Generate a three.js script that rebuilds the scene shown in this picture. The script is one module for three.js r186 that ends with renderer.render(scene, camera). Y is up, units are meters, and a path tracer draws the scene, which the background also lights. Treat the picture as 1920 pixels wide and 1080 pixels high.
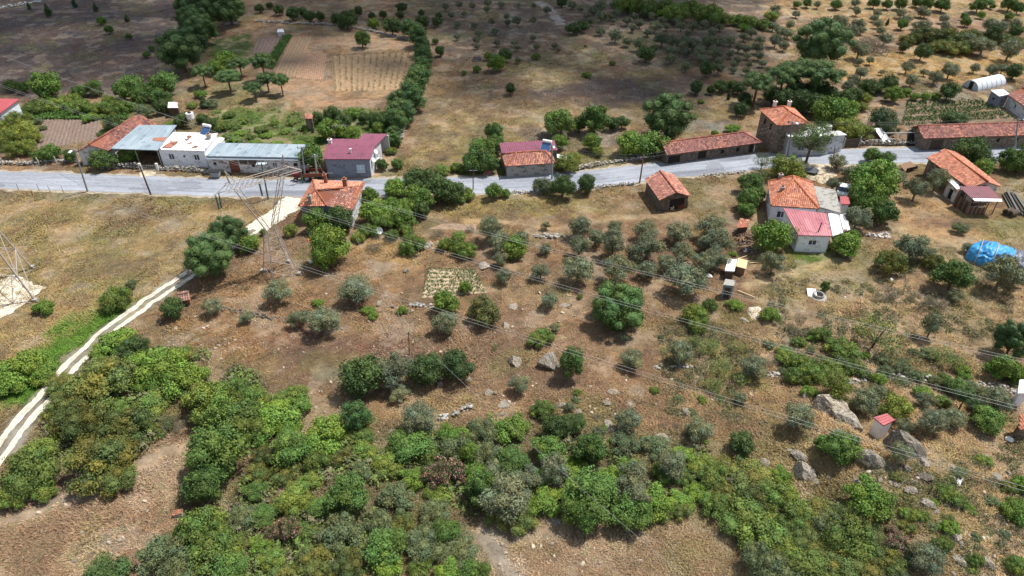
import * as THREE from 'three';
import { mergeGeometries } from 'three/addons/utils/BufferGeometryUtils.js';

// ---------------------------------------------------------------- camera, sky, sun, exposure
const F = 1300, CAM_H = 52, PITCH = 36.5 * Math.PI / 180;          // focal length in photo pixels, drone height in metres, tilt below the horizon
const camera = new THREE.PerspectiveCamera(2 * Math.atan(540 / F) * 180 / Math.PI, 16 / 9, 0.5, 8000);
camera.position.set(0, CAM_H, 0);
camera.rotation.set(-PITCH, 0, 0);
const scene = new THREE.Scene();
const renderer = new THREE.WebGLRenderer({ antialias: true });
renderer.toneMapping = THREE.LinearToneMapping;
renderer.toneMappingExposure = 1.38;
renderer.shadowMap.enabled = true;
const SUN = new THREE.Vector3(0.40, 0.90, -0.20).normalize();
// hazy summer sky with thin bright cloud: pale overhead, whiter towards the horizon and the sun
{
  const W = 512, Hh = 256, data = new Float32Array(W * Hh * 4), d = new THREE.Vector3();
  for (let j = 0; j < Hh; j++) for (let i = 0; i < W; i++) {
    const el = ((j + 0.5) / Hh - 0.5) * Math.PI, az = ((i + 0.5) / W - 0.5) * 2 * Math.PI; d.set(Math.cos(el) * Math.cos(az), Math.sin(el), Math.cos(el) * Math.sin(az));
    const h = Math.pow(1 - Math.max(0, d.y), 3), s = Math.pow(Math.max(0, d.dot(SUN)), 6), k = (j * W + i) * 4, L = 0.34 + 0.2 * h + 0.36 * s, w = Math.min(1, 0.25 + 0.6 * h + 0.6 * s);
    data[k] = L * (0.56 + 0.38 * w); data[k + 1] = L * (0.77 + 0.2 * w); data[k + 2] = L * (1.12 - 0.06 * w); data[k + 3] = 1;
  }
  const t = new THREE.DataTexture(data, W, Hh, THREE.RGBAFormat, THREE.FloatType); t.mapping = THREE.EquirectangularReflectionMapping; t.magFilter = t.minFilter = THREE.LinearFilter; t.needsUpdate = true;
  scene.background = t; scene.environment = t;
}
const sun = new THREE.DirectionalLight(new THREE.Color(1, 0.97, 0.92), 4.5);
sun.position.copy(SUN).multiplyScalar(400).add(new THREE.Vector3(0, 0, -110));
sun.target.position.set(0, 0, -110);
sun.castShadow = true;
sun.shadow.mapSize.set(4096, 4096);
Object.assign(sun.shadow.camera, { left: -190, right: 190, top: 190, bottom: -190, near: 1, far: 2500 });
sun.shadow.radius = 1.2;
scene.add(sun, sun.target);

// ---------------------------------------------------------------- helpers
let seedState = 12345;
const rnd = () => { seedState = (seedState + 0x6d2b79f5) | 0; let t = Math.imul(seedState ^ (seedState >>> 15), 1 | seedState); t = (t + Math.imul(t ^ (t >>> 7), 61 | t)) ^ t; return ((t ^ (t >>> 14)) >>> 0) / 4294967296; };
const rr = (a, b) => a + (b - a) * rnd();
const clamp = (x, a = 0, b = 1) => Math.min(b, Math.max(a, x));
const lerp = (a, b, t) => a + (b - a) * t;
const sstep = (a, b, x) => { const t = clamp((x - a) / (b - a)); return t * t * (3 - 2 * t); };
const V = (x, y, z) => new THREE.Vector3(x, y, z);
const UP = V(0, 1, 0);
const lin = (r, g, b) => new THREE.Color().setRGB(r / 255, g / 255, b / 255, THREE.SRGBColorSpace);
// lattice noise
const LAT = new Float32Array(65536);
for (let i = 0; i < 65536; i++) LAT[i] = rnd();
function vn(x, y) {
  const xi = Math.floor(x), yi = Math.floor(y), fx = x - xi, fy = y - yi, u = fx * fx * (3 - 2 * fx), v = fy * fy * (3 - 2 * fy);
  const a = (xi & 255) + ((yi & 255) << 8), b = ((xi + 1) & 255) + ((yi & 255) << 8), c = (xi & 255) + (((yi + 1) & 255) << 8), d = ((xi + 1) & 255) + (((yi + 1) & 255) << 8);
  return (LAT[a] * (1 - u) + LAT[b] * u) * (1 - v) + (LAT[c] * (1 - u) + LAT[d] * u) * v;
}
function fbm(x, y, o = 4) { let s = 0, a = 0.5, n = 0; for (let i = 0; i < o; i++) { s += a * vn(x, y); n += a; a *= 0.5; x = x * 2.03 + 17.3; y = y * 2.03 + 9.1; } return s / n; }
// photo pixel (1920 x 1080) -> ray -> point
const cP = Math.cos(PITCH), sP = Math.sin(PITCH);
function dir(px, py) { const x = (px - 960) / F, y = -(py - 540) / F; return V(x, y * cP - sP, -y * sP - cP); }
function gp(px, py, y = 0) { const d = dir(px, py), t = (y - CAM_H) / d.y; return V(d.x * t, y, d.z * t); }
function project(p) { const y = p.y - CAM_H, cy = y * cP - p.z * sP, cz = y * sP + p.z * cP; return [960 + F * p.x / -cz, 540 - F * cy / -cz, -cz]; }
const atDepth = (px, py, z) => { const d = dir(px, py), t = z / d.z; return V(d.x * t, CAM_H + d.y * t, z); };
const pxs = (s) => s.trim().split(/[;\s]+/).map((q) => q.split(',').map(Number));
const numbers = new Map();
function numbered(name) { const n = numbers.get(name) ?? 0; numbers.set(name, n + 1); return n ? name + '_' + String(n).padStart(3, '0') : name; }
function tag(o, label, category, group, kind) { o.userData.label = label; if (category) o.userData.category = category; if (group) o.userData.group = group; if (kind) o.userData.kind = kind; return o; }
function shadows(m) { m.castShadow = m.receiveShadow = true; return m; }
function thing(name, label, category, pos = V(0, 0, 0), turn = 0, group) { const g = new THREE.Group(); g.name = numbered(name); g.position.copy(pos); g.rotation.y = turn; tag(g, label, category, group); scene.add(g); return g; }
function part(name, geo, mat, parent) { const m = shadows(new THREE.Mesh(geo, mat)); m.name = name; parent.add(m); return m; }
function single(name, geo, mat, label, category, group, kind) { const m = shadows(new THREE.Mesh(geo, mat)); m.name = numbered(name); tag(m, label, category, group, kind); scene.add(m); return m; }
const merge = (list) => mergeGeometries(list.map((g) => { const q = g.index ? g.toNonIndexed() : g; for (const k of Object.keys(q.attributes)) if (!['position', 'normal', 'uv', 'color'].includes(k)) q.deleteAttribute(k); return q; }));
const mat = (color, roughness = 0.9, extra = {}) => new THREE.MeshStandardMaterial({ color, roughness, ...extra });
function box(w, h, d, x = 0, y = 0, z = 0, ry = 0) { const g = new THREE.BoxGeometry(w, h, d); if (ry) g.rotateY(ry); g.translate(x, y, z); return g; }
function bar(a, b, t, t2 = t) { const d = b.clone().sub(a), L = d.length(), g = new THREE.BoxGeometry(t, L, t2); g.applyQuaternion(new THREE.Quaternion().setFromUnitVectors(UP, d.normalize())); g.translate((a.x + b.x) / 2, (a.y + b.y) / 2, (a.z + b.z) / 2); return g; }
function rod(a, b, r0, r1 = r0, seg = 6) { const d = b.clone().sub(a), L = d.length(), g = new THREE.CylinderGeometry(r1, r0, L, seg); g.applyQuaternion(new THREE.Quaternion().setFromUnitVectors(UP, d.normalize())); g.translate((a.x + b.x) / 2, (a.y + b.y) / 2, (a.z + b.z) / 2); return g; }
function tex(w, h, fn, srgb = true, repeat) {
  const data = new Uint8Array(w * h * 4);
  for (let y = 0, i = 0; y < h; y++) for (let x = 0; x < w; x++, i += 4) { const c = fn(x / w, y / h, x, y); data[i] = clamp(c[0], 0, 255); data[i + 1] = clamp(c[1], 0, 255); data[i + 2] = clamp(c[2], 0, 255); data[i + 3] = 255; }
  const t = new THREE.DataTexture(data, w, h); t.magFilter = THREE.LinearFilter; t.minFilter = THREE.LinearFilter; t.wrapS = t.wrapT = THREE.RepeatWrapping; if (srgb) t.colorSpace = THREE.SRGBColorSpace; if (repeat) t.repeat.set(repeat, repeat); t.needsUpdate = true; return t;
}

// ---------------------------------------------------------------- terrain
const ROAD = pxs('-420,318 -220,328 -100,333 0,337 140,341 283,347 430,352 560,352 700,351 860,348 960,346 1120,334 1240,320 1380,307 1440,301 1560,295 1700,291 1855,288 1920,287 2100,283 2400,276').map(([x, y]) => gp(x, y));
const TRACK = pxs('556,372 525,398 480,428 430,463 351,517 300,550 258,580 225,604 194,627 155,667 122,697 84,745 46,786 0,850 -70,930 -160,1030').map(([x, y]) => gp(x, y));
const curve = (pts) => new THREE.CatmullRomCurve3(pts, false, 'centripetal');
function segDist(x, z, a, b) { const dx = b.x - a.x, dz = b.z - a.z, t = clamp(((x - a.x) * dx + (z - a.z) * dz) / (dx * dx + dz * dz + 1e-9)); return Math.hypot(x - a.x - dx * t, z - a.z - dz * t); }
function lineDist(x, z, pts) { let d = 1e9; for (let i = 0; i + 1 < pts.length; i++) d = Math.min(d, segDist(x, z, pts[i], pts[i + 1])); return d; }
const roadPts = curve(ROAD).getPoints(70), trackPts = curve(TRACK).getPoints(50);
const FLAT = pxs('10,215,12 110,245,14 190,275,10 250,275,10 345,290,10 430,305,10 520,305,9 650,300,11 620,375,8 990,310,9 1290,285,9 1360,275,9 1400,268,8 1470,250,11 1540,265,9 1650,265,8 1760,260,9 1830,255,9 1900,250,9 1885,190,9 1850,160,7 1830,215,10 1250,365,7 1500,385,9 1530,430,8 1570,390,7 1770,315,8 1815,345,9 1845,375,8 1870,485,8 850,525,6 850,430,5 640,125,20 560,110,14 720,140,18 1385,500,4 1365,540,3 527,512,4 20,545,9 1655,803,3 1533,553,3')
  .map(([x, y, r]) => [gp(x, y), r]);
const BUMPS = pxs('1590,795,8,1.3 1690,860,6,0.9 1040,690,6,0.5 1770,1020,7,0.9 1250,835,5,0.4 1620,890,7,0.6 250,900,10,0.7 700,960,12,0.8').map(([x, y, r, h]) => [gp(x, y), r, h]);
function hgt(x, z) {
  let m = Math.min(sstep(4.5, 11, lineDist(x, z, roadPts)), sstep(1.8, 5, lineDist(x, z, trackPts)));
  if (m > 0) for (const [c, r] of FLAT) { const d = Math.hypot(x - c.x, z - c.z); if (d < r * 1.7) m = Math.min(m, sstep(r * 0.85, r * 1.7, d)); }
  let y = 1.1 * (fbm(x / 26 + 40, z / 26 + 40, 2) - 0.5) + 0.28 * (fbm(x / 6 + 90, z / 6 + 10, 2) - 0.5);
  for (const [c, r, h] of BUMPS) { const q = ((x - c.x) ** 2 + (z - c.z) ** 2) / (r * r); if (q < 6) y += h * Math.exp(-q); }
  return y * m;
}
function ground(px, py) { let p = gp(px, py); for (let i = 0; i < 5; i++) p = gp(px, py, hgt(p.x, p.z)); return p; }

// colours of the ground: patches of grass, soil and crops, laid out on the ground in metres
const X0 = -155, X1 = 155, Z0 = -18, Z1 = -232, TW = 2048, TH = 2048;
const K = 0.68;                                                      // base colour = colour of the sunlit ground, scaled
const zones = [], earth = (r, g, b) => { const c = lin(r, g, b), l = 0.3 * c.r + 0.59 * c.g + 0.11 * c.b, k = g > r ? -0.1 : 0.07; return c.lerp(new THREE.Color(l, l, l), k).multiplyScalar(K); };
function zone(poly, color, o = {}) { const pts = pxs(poly).map(([x, y]) => gp(x, y)); zones.push({ pts, c: earth(...color), soft: 2, amt: 1, veg: 1, ...o }); }
function trail(poly, color, w, o = {}) { const pts = curve(pxs(poly).map(([x, y]) => gp(x, y))).getPoints(30); zones.push({ line: pts, w: w * 1.45, pts, c: earth(...color), soft: 0.5, amt: 0.8, veg: 0, ...o }); }
zone('-300,365 540,372 480,425 330,540 250,585 130,690 -300,720', [176, 148, 94], { soft: 3 });
zone('180,385 330,380 330,420 220,425', [128, 106, 84], { soft: 3, amt: 0.8 });
zone('160,450 230,440 210,520 120,540', [140, 136, 78], { soft: 4, amt: 0.6 });
zone('-100,352 540,370 530,385 -100,372', [128, 116, 78], { soft: 1.2, amt: 0.8 });

zone('-400,-100 345,-100 335,175 -400,190', [112, 97, 94], { soft: 3, veg: 0.7 });  // cloud shade over this slope is partly put into the soil colour
zone('-300,185 235,205 250,232 70,226 -300,225', [100, 128, 48], { soft: 0.8, veg: 1.2 });
zone('-200,215 85,222 60,285 -200,300', [106, 124, 58], { soft: 1.5 });
zone('230,200 420,180 430,260 300,260', [150, 124, 88], { soft: 2 });
zone('385,75 470,65 485,100 400,120', [92, 118, 56], { soft: 1.5 });
zone('415,130 500,160 560,200 720,200 700,215 420,200', [142, 130, 86], { soft: 3 });
zone('478,62 790,78 775,150 700,200 560,200 500,165 470,100', [188, 152, 116], { soft: 1.2, veg: 0.15 });
zone('560,96 614,98 607,150 553,145', [196, 160, 130], { soft: 0.4, veg: 0 });
zone('620,90 785,95 770,155 715,185 625,185', [188, 150, 104], { soft: 1.5, veg: 0.8 });
zone('400,200 600,215 750,205 745,262 600,275 400,280', [104, 126, 62], { soft: 1.5, veg: 1.5 });
zone('770,-100 1450,-100 1450,150 1000,110 820,130', [126, 107, 88], { soft: 5, veg: 0.8 });
zone('800,120 1000,100 1400,150 1400,240 1250,265 1000,272 940,300 750,315 770,220', [156, 128, 88], { soft: 3 });
zone('830,210 1000,225 980,270 900,300 760,305', [162, 140, 88], { soft: 3 });
zone('980,205 1230,190 1260,225 1100,240 960,250', [176, 150, 96], { soft: 3, amt: 0.8 });
zone('980,165 1100,145 1320,140 1345,175 1200,195 1000,192', [104, 88, 82], { soft: 3, amt: 0.9, veg: 0.4 });  // bare soil, its colour darkened further for the cloud shade lying here
zone('850,130 960,125 960,180 870,180', [118, 100, 88], { soft: 3, amt: 0.7 });
zone('1010,105 1110,92 1130,108 1105,140 1040,165 985,160', [196, 172, 122], { soft: 2.5, amt: 0.85, veg: 1.4 });
zone('1440,-100 2400,-100 2400,62 1440,60', [196, 160, 106], { soft: 4, veg: 1.2 });
zone('1380,25 1560,30 1560,60 1380,55', [150, 124, 98], { soft: 4, amt: 0.8 });
zone('1700,20 1920,40 1920,62 1700,55', [156, 122, 100], { soft: 4, amt: 0.8 });
zone('1560,95 2400,105 2400,165 1750,150 1560,150', [204, 166, 98], { soft: 3, veg: 1.3 });
zone('1600,70 1700,75 1690,105 1600,100', [156, 124, 92], { soft: 3 });
zone('1560,150 2000,155 2000,185 1560,190', [136, 116, 86], { soft: 3 });
zone('1340,190 1430,180 1420,265 1250,275 1250,245', [172, 144, 96], { soft: 2 });
zone('1265,225 1380,228 1370,245 1260,245', [158, 148, 126], { soft: 1, veg: 0.3 });
zone('1700,190 1850,182 1925,228 1700,240 1660,215', [150, 132, 104], { soft: 1, veg: 0.2 });
zone('960,240 1250,245 1240,270 1000,285', [148, 130, 110], { soft: 1.5 });
zone('860,310 1240,275 1420,270 1420,285 1100,318 860,335', [150, 138, 84], { soft: 1.5 });
zone('900,362 1205,342 1225,392 1150,412 900,428 800,400', [172, 152, 84], { soft: 2, veg: 1.2 });
zone('1085,360 1200,345 1225,395 1130,400', [162, 130, 92], { soft: 2 });
zone('1230,330 1400,320 1400,390 1290,400', [160, 134, 92], { soft: 2 });
zone('800,410 1390,390 1390,470 950,520 800,500', [164, 128, 92], { soft: 3 });
zone('640,450 760,430 770,500 640,495', [196, 158, 98], { soft: 2, amt: 0.85, veg: 1.5 });
zone('780,450 850,450 850,490 780,500', [186, 150, 98], { soft: 2, amt: 0.8, veg: 1.5 });
zone('380,520 640,470 760,520 760,600 500,640 250,600 300,560', [166, 128, 88], { soft: 3 });
zone('240,590 480,600 500,700 330,690', [172, 130, 84], { soft: 3 });
zone('480,625 900,640 860,690 560,760 500,720', [136, 98, 80], { soft: 3, amt: 0.85, veg: 0.6 });
zone('840,600 1400,560 1400,800 1000,800 840,720', [164, 128, 96], { soft: 4 });
zone('1200,550 1420,580 1440,800 1200,780', [174, 138, 92], { soft: 4, amt: 0.7 });
zone('1230,640 1390,590 1420,720 1350,760', [150, 142, 78], { soft: 4, amt: 0.7, veg: 1.3 });
zone('1400,480 1920,440 2100,560 2100,700 1440,700', [198, 166, 122], { soft: 4 });
zone('1475,468 1570,462 1575,495 1490,522', [116, 138, 62], { soft: 1.2, veg: 1.4 });
zone('1560,470 1640,450 1640,520 1570,520', [160, 146, 88], { soft: 2 });
zone('1480,500 1600,490 1640,560 1450,560', [168, 150, 96], { soft: 3, amt: 0.7 });
zone('1655,360 1760,335 1800,390 1900,400 1900,450 1700,440', [206, 166, 108], { soft: 2, veg: 0.6 });
zone('1720,395 1830,395 1800,440 1700,430', [150, 112, 84], { soft: 2, amt: 0.8, veg: 0.3 });
zone('1780,400 1960,395 1960,450 1850,450', [150, 146, 82], { soft: 2, amt: 0.7 });
zone('1870,300 1990,330 1990,410 1900,390', [166, 148, 88], { soft: 2, amt: 0.8 });
zone('1440,690 1600,680 1920,700 2100,760 2100,1300 1700,1100 1440,900', [194, 160, 114], { soft: 4 });
zone('1640,900 1800,880 1760,1080 1640,1060', [138, 128, 74], { soft: 4, amt: 0.8, veg: 1.3 });
zone('-300,900 120,880 345,780 345,1100 -300,1300', [166, 132, 102], { soft: 3 });
zone('20,880 200,850 320,780 330,860 150,960 20,960', [146, 116, 98], { soft: 3, amt: 0.8 });
zone('420,820 510,820 500,1000 430,900', [170, 128, 88], { soft: 2 });
zone('880,980 1200,985 1330,945 1460,1100 1460,1300 860,1300', [176, 142, 108], { soft: 2.5 });
zone('1000,1020 1250,1000 1300,1080 1000,1080', [150, 122, 94], { soft: 3, amt: 0.7 });
zone('640,780 900,800 1300,820 1420,900 1300,950 1080,980 880,980 900,1100 300,1100 350,900 480,800', [96, 96, 56], { soft: 3, amt: 0.85, veg: 1.3 });
zone('100,640 330,640 560,720 560,800 340,800 0,900 0,860', [98, 98, 56], { soft: 3, amt: 0.8, veg: 1.2 });
zone('1420,900 1600,960 1760,1120 1420,1120', [92, 94, 54], { soft: 3, amt: 0.85, veg: 1.3 });
zone('-200,690 90,690 60,740 -200,770', [96, 116, 56], { soft: 2 });
zone('0,700 80,640 150,600 225,560 262,566 205,608 140,662 95,722 0,770 -120,770 -120,690', [92, 132, 50], { soft: 1.8, veg: 2 });
// paths worn into the earth
trail('0,985 90,955 170,935 230,900 300,865 345,850', [220, 186, 146], 0.5, { amt: 1 });
trail('450,833 480,835 510,835', [206, 170, 130], 0.5);
trail('880,412 960,415 1040,425 1110,415 1200,405 1290,402', [204, 174, 128], 0.4);
trail('962,500 985,485 992,470', [206, 164, 116], 0.5);
trail('1405,535 1470,518 1500,505 1540,493 1580,490', [212, 182, 132], 0.5);
trail('1010,2 1030,15 1043,30 1050,45', [204, 190, 176], 0.9);
trail('1050,52 1120,75 1190,102 1240,130', [184, 156, 120], 0.7, { amt: 0.6 });
trail('905,1000 930,1050 960,1090', [206, 184, 160], 0.5);
trail('900,1000 1000,1005 1100,990 1200,1000', [206, 184, 150], 0.5, { amt: 0.5 });
trail('1680,430 1730,440 1790,455 1810,475', [214, 178, 128], 1.2, { soft: 1.5, amt: 0.7 });
trail('548,385 480,428 430,463 351,517 258,580 194,627 122,697 46,786 0,850 -70,930', [196, 182, 158], 0.8, { amt: 0.8 });
trail('340,40 300,70 400,120', [150, 128, 108], 0.5, { amt: 0.3 });
trail('40,50 130,130 230,185', [150, 130, 108], 0.4, { amt: 0.5 });
trail('690,330 722,320 728,300', [206, 180, 140], 0.8);
trail('1410,420 1425,400 1430,385', [210, 172, 124], 0.6);
trail('1840,180 1880,205 1905,222', [196, 172, 120], 0.6);

const albedo = new Float32Array(TW * TH * 3), vegMask = new Float32Array(512 * 512).fill(1);
const BASE = [earth(168, 134, 96), earth(146, 112, 86), earth(182, 152, 104)];
const texX = (i) => X0 + (X1 - X0) * (i + 0.5) / TW, texZ = (j) => Z0 + (Z1 - Z0) * (j + 0.5) / TH;
for (let j = 0; j < TH; j++) {
  const z = texZ(j);
  for (let i = 0; i < TW; i++) {
    const x = texX(i), o = (j * TW + i) * 3, n = vn(x / 7 + 3, z / 7), m = vn(x / 3.1, z / 3.1 + 20);
    const a = BASE[0], b = n > 0.5 ? BASE[1] : BASE[2], t = Math.abs(n - 0.5) * 1.6 + (m - 0.5) * 0.3;
    albedo[o] = lerp(a.r, b.r, t); albedo[o + 1] = lerp(a.g, b.g, t); albedo[o + 2] = lerp(a.b, b.b, t);
  }
}
function inside(x, z, p) { let c = false; for (let i = 0, j = p.length - 1; i < p.length; j = i++) if ((p[i].z > z) !== (p[j].z > z) && x < (p[j].x - p[i].x) * (z - p[i].z) / (p[j].z - p[i].z) + p[i].x) c = !c; return c; }
for (const q of zones) {
  const pad = q.soft * 2 + (q.w ?? 0), xs = q.pts.map((p) => p.x), zs = q.pts.map((p) => p.z);
  const i0 = Math.max(0, Math.floor((Math.min(...xs) - pad - X0) / (X1 - X0) * TW)), i1 = Math.min(TW - 1, Math.ceil((Math.max(...xs) + pad - X0) / (X1 - X0) * TW));
  const j0 = Math.max(0, Math.floor((Math.max(...zs) + pad - Z0) / (Z1 - Z0) * TH)), j1 = Math.min(TH - 1, Math.ceil((Math.min(...zs) - pad - Z0) / (Z1 - Z0) * TH));
  const closed = q.line ? null : [...q.pts, q.pts[0]];
  for (let j = j0; j <= j1; j += 2) for (let i = i0; i <= i1; i += 2) {                 // masks on every second texel, then doubled
    const x = texX(i), z = texZ(j), wx = x + (vn(x / 2.2, z / 2.2) - 0.5) * q.soft * 1.6, wz = z + (vn(x / 2.2 + 50, z / 2.2) - 0.5) * q.soft * 1.6;
    let d;
    if (q.line) { d = lineDist(wx, wz, q.pts) - q.w * (0.6 + 0.8 * vn(x / 1.7, z / 1.7 + 7)); }
    else { d = lineDist(wx, wz, closed); if (inside(wx, wz, q.pts)) d = -d; }
    let a = 1 - sstep(-q.soft, q.soft, d + (vn(x * 1.1, z * 1.1) - 0.5) * q.soft * 0.8);
    a *= q.amt * (0.75 + 0.25 * vn(x / 4, z / 4));
    if (a <= 0.002) continue;
    for (let dj = 0; dj < 2; dj++) for (let di = 0; di < 2; di++) { if (i + di >= TW || j + dj >= TH) continue; const o = ((j + dj) * TW + i + di) * 3; albedo[o] += (q.c.r - albedo[o]) * a; albedo[o + 1] += (q.c.g - albedo[o + 1]) * a; albedo[o + 2] += (q.c.b - albedo[o + 2]) * a; }
    const vi = (j >> 2) * 512 + (i >> 2); vegMask[vi] += (q.veg - vegMask[vi]) * a;
  }
}
{ // patchiness of the cover: thin places with pale soil, thick dark litter, greener weeds
  const soil = earth(204, 178, 148), litter = earth(116, 88, 68), weed = earth(128, 126, 66);
  for (let j = 0; j < TH; j += 2) { const z = texZ(j); for (let i = 0; i < TW; i += 2) { const x = texX(i), vi = (j >> 2) * 512 + (i >> 2), v = vegMask[vi]; if (v < 0.25 || v > 1.7) continue; const n = fbm(x / 2.6 + 70, z / 2.6 + 11, 4), m = fbm(x / 7 + 5, z / 7 + 44, 3), a = 0.42 * sstep(0.56, 0.64, n), b = 0.42 * sstep(0.45, 0.36, n), w = 0.38 * sstep(0.58, 0.68, m); if (a + b + w < 0.01) continue; for (let q = 0; q < 4; q++) { const o = ((j + (q >> 1)) * TW + i + (q & 1)) * 3; for (const [c, t] of [[soil, a], [litter, b], [weed, w]]) if (t) { albedo[o] += (c.r - albedo[o]) * t; albedo[o + 1] += (c.g - albedo[o + 1]) * t; albedo[o + 2] += (c.b - albedo[o + 2]) * t; } } if (!(i & 3) && !(j & 3)) vegMask[vi] *= 1 - 1.3 * a + 0.5 * w; } }
}
const sampleAlbedo = (x, z) => { const i = clamp(Math.floor((x - X0) / (X1 - X0) * TW), 0, TW - 1), j = clamp(Math.floor((z - Z0) / (Z1 - Z0) * TH), 0, TH - 1), o = (j * TW + i) * 3; return [albedo[o], albedo[o + 1], albedo[o + 2]]; };
const sampleVeg = (x, z) => vegMask[clamp(Math.floor((z - Z0) / (Z1 - Z0) * 512), 0, 511) * 512 + clamp(Math.floor((x - X0) / (X1 - X0) * 512), 0, 511)];
const toS = (v) => 255 * (v <= 0.0031308 ? 12.92 * v : 1.055 * Math.pow(v, 1 / 2.4) - 0.055), S8 = new Float32Array(1025);
for (let i = 0; i <= 1024; i++) S8[i] = toS(i / 1024);
const groundTex = (() => {
  const data = new Uint8Array(TW * TH * 4);
  for (let j = 0; j < TH; j++) for (let i = 0; i < TW; i++) {
    const x = texX(i), z = texZ(j), o = (j * TW + i) * 3, k = (j * TW + i) * 4;
    const f = 0.56 + 0.40 * vn(x * 2.6, z * 2.6) + 0.46 * vn(x * 0.9 + 31, z * 0.9) + 0.34 * (LAT[(i * 7919 + j * 104729) & 65535] - 0.5);       // litter, stalks, clods
    const warm = (vn(x * 0.35 + 8, z * 0.35 + 3) - 0.5) * 0.22;
    const st = vn(x * 3.3 + 100, z * 3.3) * vn(x / 9 + 60, z / 9) > 0.74 ? 1 : 0;               // pale stones showing through
    data[k] = S8[Math.min(1024, Math.round(1024 * lerp(albedo[o] * f * (1 + warm), 0.36, st * 0.5)))];
    data[k + 1] = S8[Math.min(1024, Math.round(1024 * lerp(albedo[o + 1] * f, 0.31, st * 0.5)))];
    data[k + 2] = S8[Math.min(1024, Math.round(1024 * lerp(albedo[o + 2] * f * (1 - warm), 0.25, st * 0.5)))];
    data[k + 3] = 255;
  }
  const t = new THREE.DataTexture(data, TW, TH); t.colorSpace = THREE.SRGBColorSpace; t.magFilter = t.minFilter = THREE.LinearFilter; t.wrapS = t.wrapT = THREE.MirroredRepeatWrapping; t.needsUpdate = true; return t;
})();
const clodBump = tex(512, 512, (u, v, x, y) => { const q = 255 * clamp(0.5 * LAT[(x * 131 + y * 7177) & 65535] + 0.5 * vn(x / 4, y / 4)); return [q, q, q]; }, false, 60);
{
  const lines = (a, b, step) => { const core = []; const n = Math.round(Math.abs(b - a) / step); for (let i = 0; i <= n; i++) core.push(a + (b - a) * i / n); const sgn = Math.sign(b - a); let d = step; for (let i = 0; i < 16; i++) { d *= 1.75; core.unshift(core[0] - sgn * d); core.push(core[core.length - 1] + sgn * d); } return core; };
  const gx = lines(X0, X1, 0.8), gz = lines(Z0, Z1, 0.75), nx = gx.length, nz = gz.length, pos = new Float32Array(nx * nz * 3), uv = new Float32Array(nx * nz * 2), idx = [];
  for (let j = 0; j < nz; j++) for (let i = 0; i < nx; i++) {
    const k = j * nx + i, x = gx[i], z = gz[j], far = x < X0 || x > X1 || z > Z0 || z < Z1;
    pos.set([x, far && (Math.abs(x) > 400 || z < -500 || z > 300) ? 0 : hgt(x, z) - 0.02 * (1 - sstep(3, 5, lineDist(x, z, roadPts))), z], k * 3); uv.set([(x - X0) / (X1 - X0), (z - Z0) / (Z1 - Z0)], k * 2);
    if (i && j) idx.push(k - nx - 1, k - nx, k, k - nx - 1, k, k - 1);
  }
  const g = new THREE.BufferGeometry(); g.setAttribute('position', new THREE.BufferAttribute(pos, 3)); g.setAttribute('uv', new THREE.BufferAttribute(uv, 2)); g.setIndex(idx); g.computeVertexNormals();
  single('ground', g, new THREE.MeshStandardMaterial({ map: groundTex, roughness: 0.98, bumpMap: clodBump, bumpScale: 0.12 }), 'dry hillside ground of parched grass and brown soil', undefined, undefined, 'structure');
}
// ribbon of ground surface along a line of points
function ribbon(pts, offA, offB, y, rag = 0, vscale = 1, across = 1) {
  const pos = [], uv = [], idx = []; let L = 0; const cols = across + 1;
  for (let i = 0; i < pts.length; i++) {
    const a = pts[Math.max(0, i - 1)], b = pts[Math.min(pts.length - 1, i + 1)], t = b.clone().sub(a).setY(0).normalize(), n = V(-t.z, 0, t.x);
    if (i) L += pts[i].distanceTo(pts[i - 1]);
    const ra = rag * (vn(L * 0.7, 3) - 0.5 + 0.6 * (vn(L * 2.3, 9) - 0.5)), rb = rag * (vn(L * 0.7, 33) - 0.5 + 0.6 * (vn(L * 2.3, 39) - 0.5));
    for (let c = 0; c < cols; c++) { const o = lerp(offA + ra, offB + rb, c / across), p = pts[i].clone().addScaledVector(n, o); pos.push(p.x, hgt(p.x, p.z) + y, p.z); uv.push(o / vscale, L / vscale); }
    if (i) for (let c = 0; c < across; c++) { const k = i * cols + c; idx.push(k - cols, k - cols + 1, k + 1, k - cols, k + 1, k); }
  }
  const g = new THREE.BufferGeometry(); g.setAttribute('position', new THREE.Float32BufferAttribute(pos, 3)); g.setAttribute('uv', new THREE.Float32BufferAttribute(uv, 2)); g.setIndex(idx); g.computeVertexNormals(); return g;
}
const asphaltTex = tex(1024, 1024, (u, v, x, y) => {           // 8 m across, 64 m along
  const a = u * 8, l = v * 64, streak = vn(a * 2.2, l * 0.12) - 0.5, patch = fbm(a * 0.5 + 5, l * 0.16, 3), seam = Math.abs(a - 4 + 0.12 * vn(l * 0.4, 1)) < 0.05 ? -14 : 0;
  const wheel = -9 * (Math.exp(-((Math.abs(a - 4) - 1.3) ** 2) / 0.25));
  const q = 164 + 24 * streak + (patch > 0.6 ? -18 : patch < 0.38 ? 8 : 0) + (Math.abs(fbm(a * 0.9 + 3, l * 0.35, 3) - 0.5) < 0.006 ? -22 : 0) + seam + wheel + 22 * (LAT[(x * 37 + y * 9973) & 65535] - 0.5) + 16 * (vn(a * 5, l * 5) - 0.5);
  return [q - 2, q, q + 4];
});
asphaltTex.repeat.set(1 / 8, 1 / 64); asphaltTex.offset.set(0.5, 0);
const gravelTex = tex(512, 512, (u, v, x, y) => { const q = 192 + 44 * (LAT[(x * 91 + y * 7001) & 65535] - 0.5) + 34 * (fbm(x / 40, y / 40, 3) - 0.5) * 2; return [q + 4, q - 2, q - 14]; });
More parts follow.
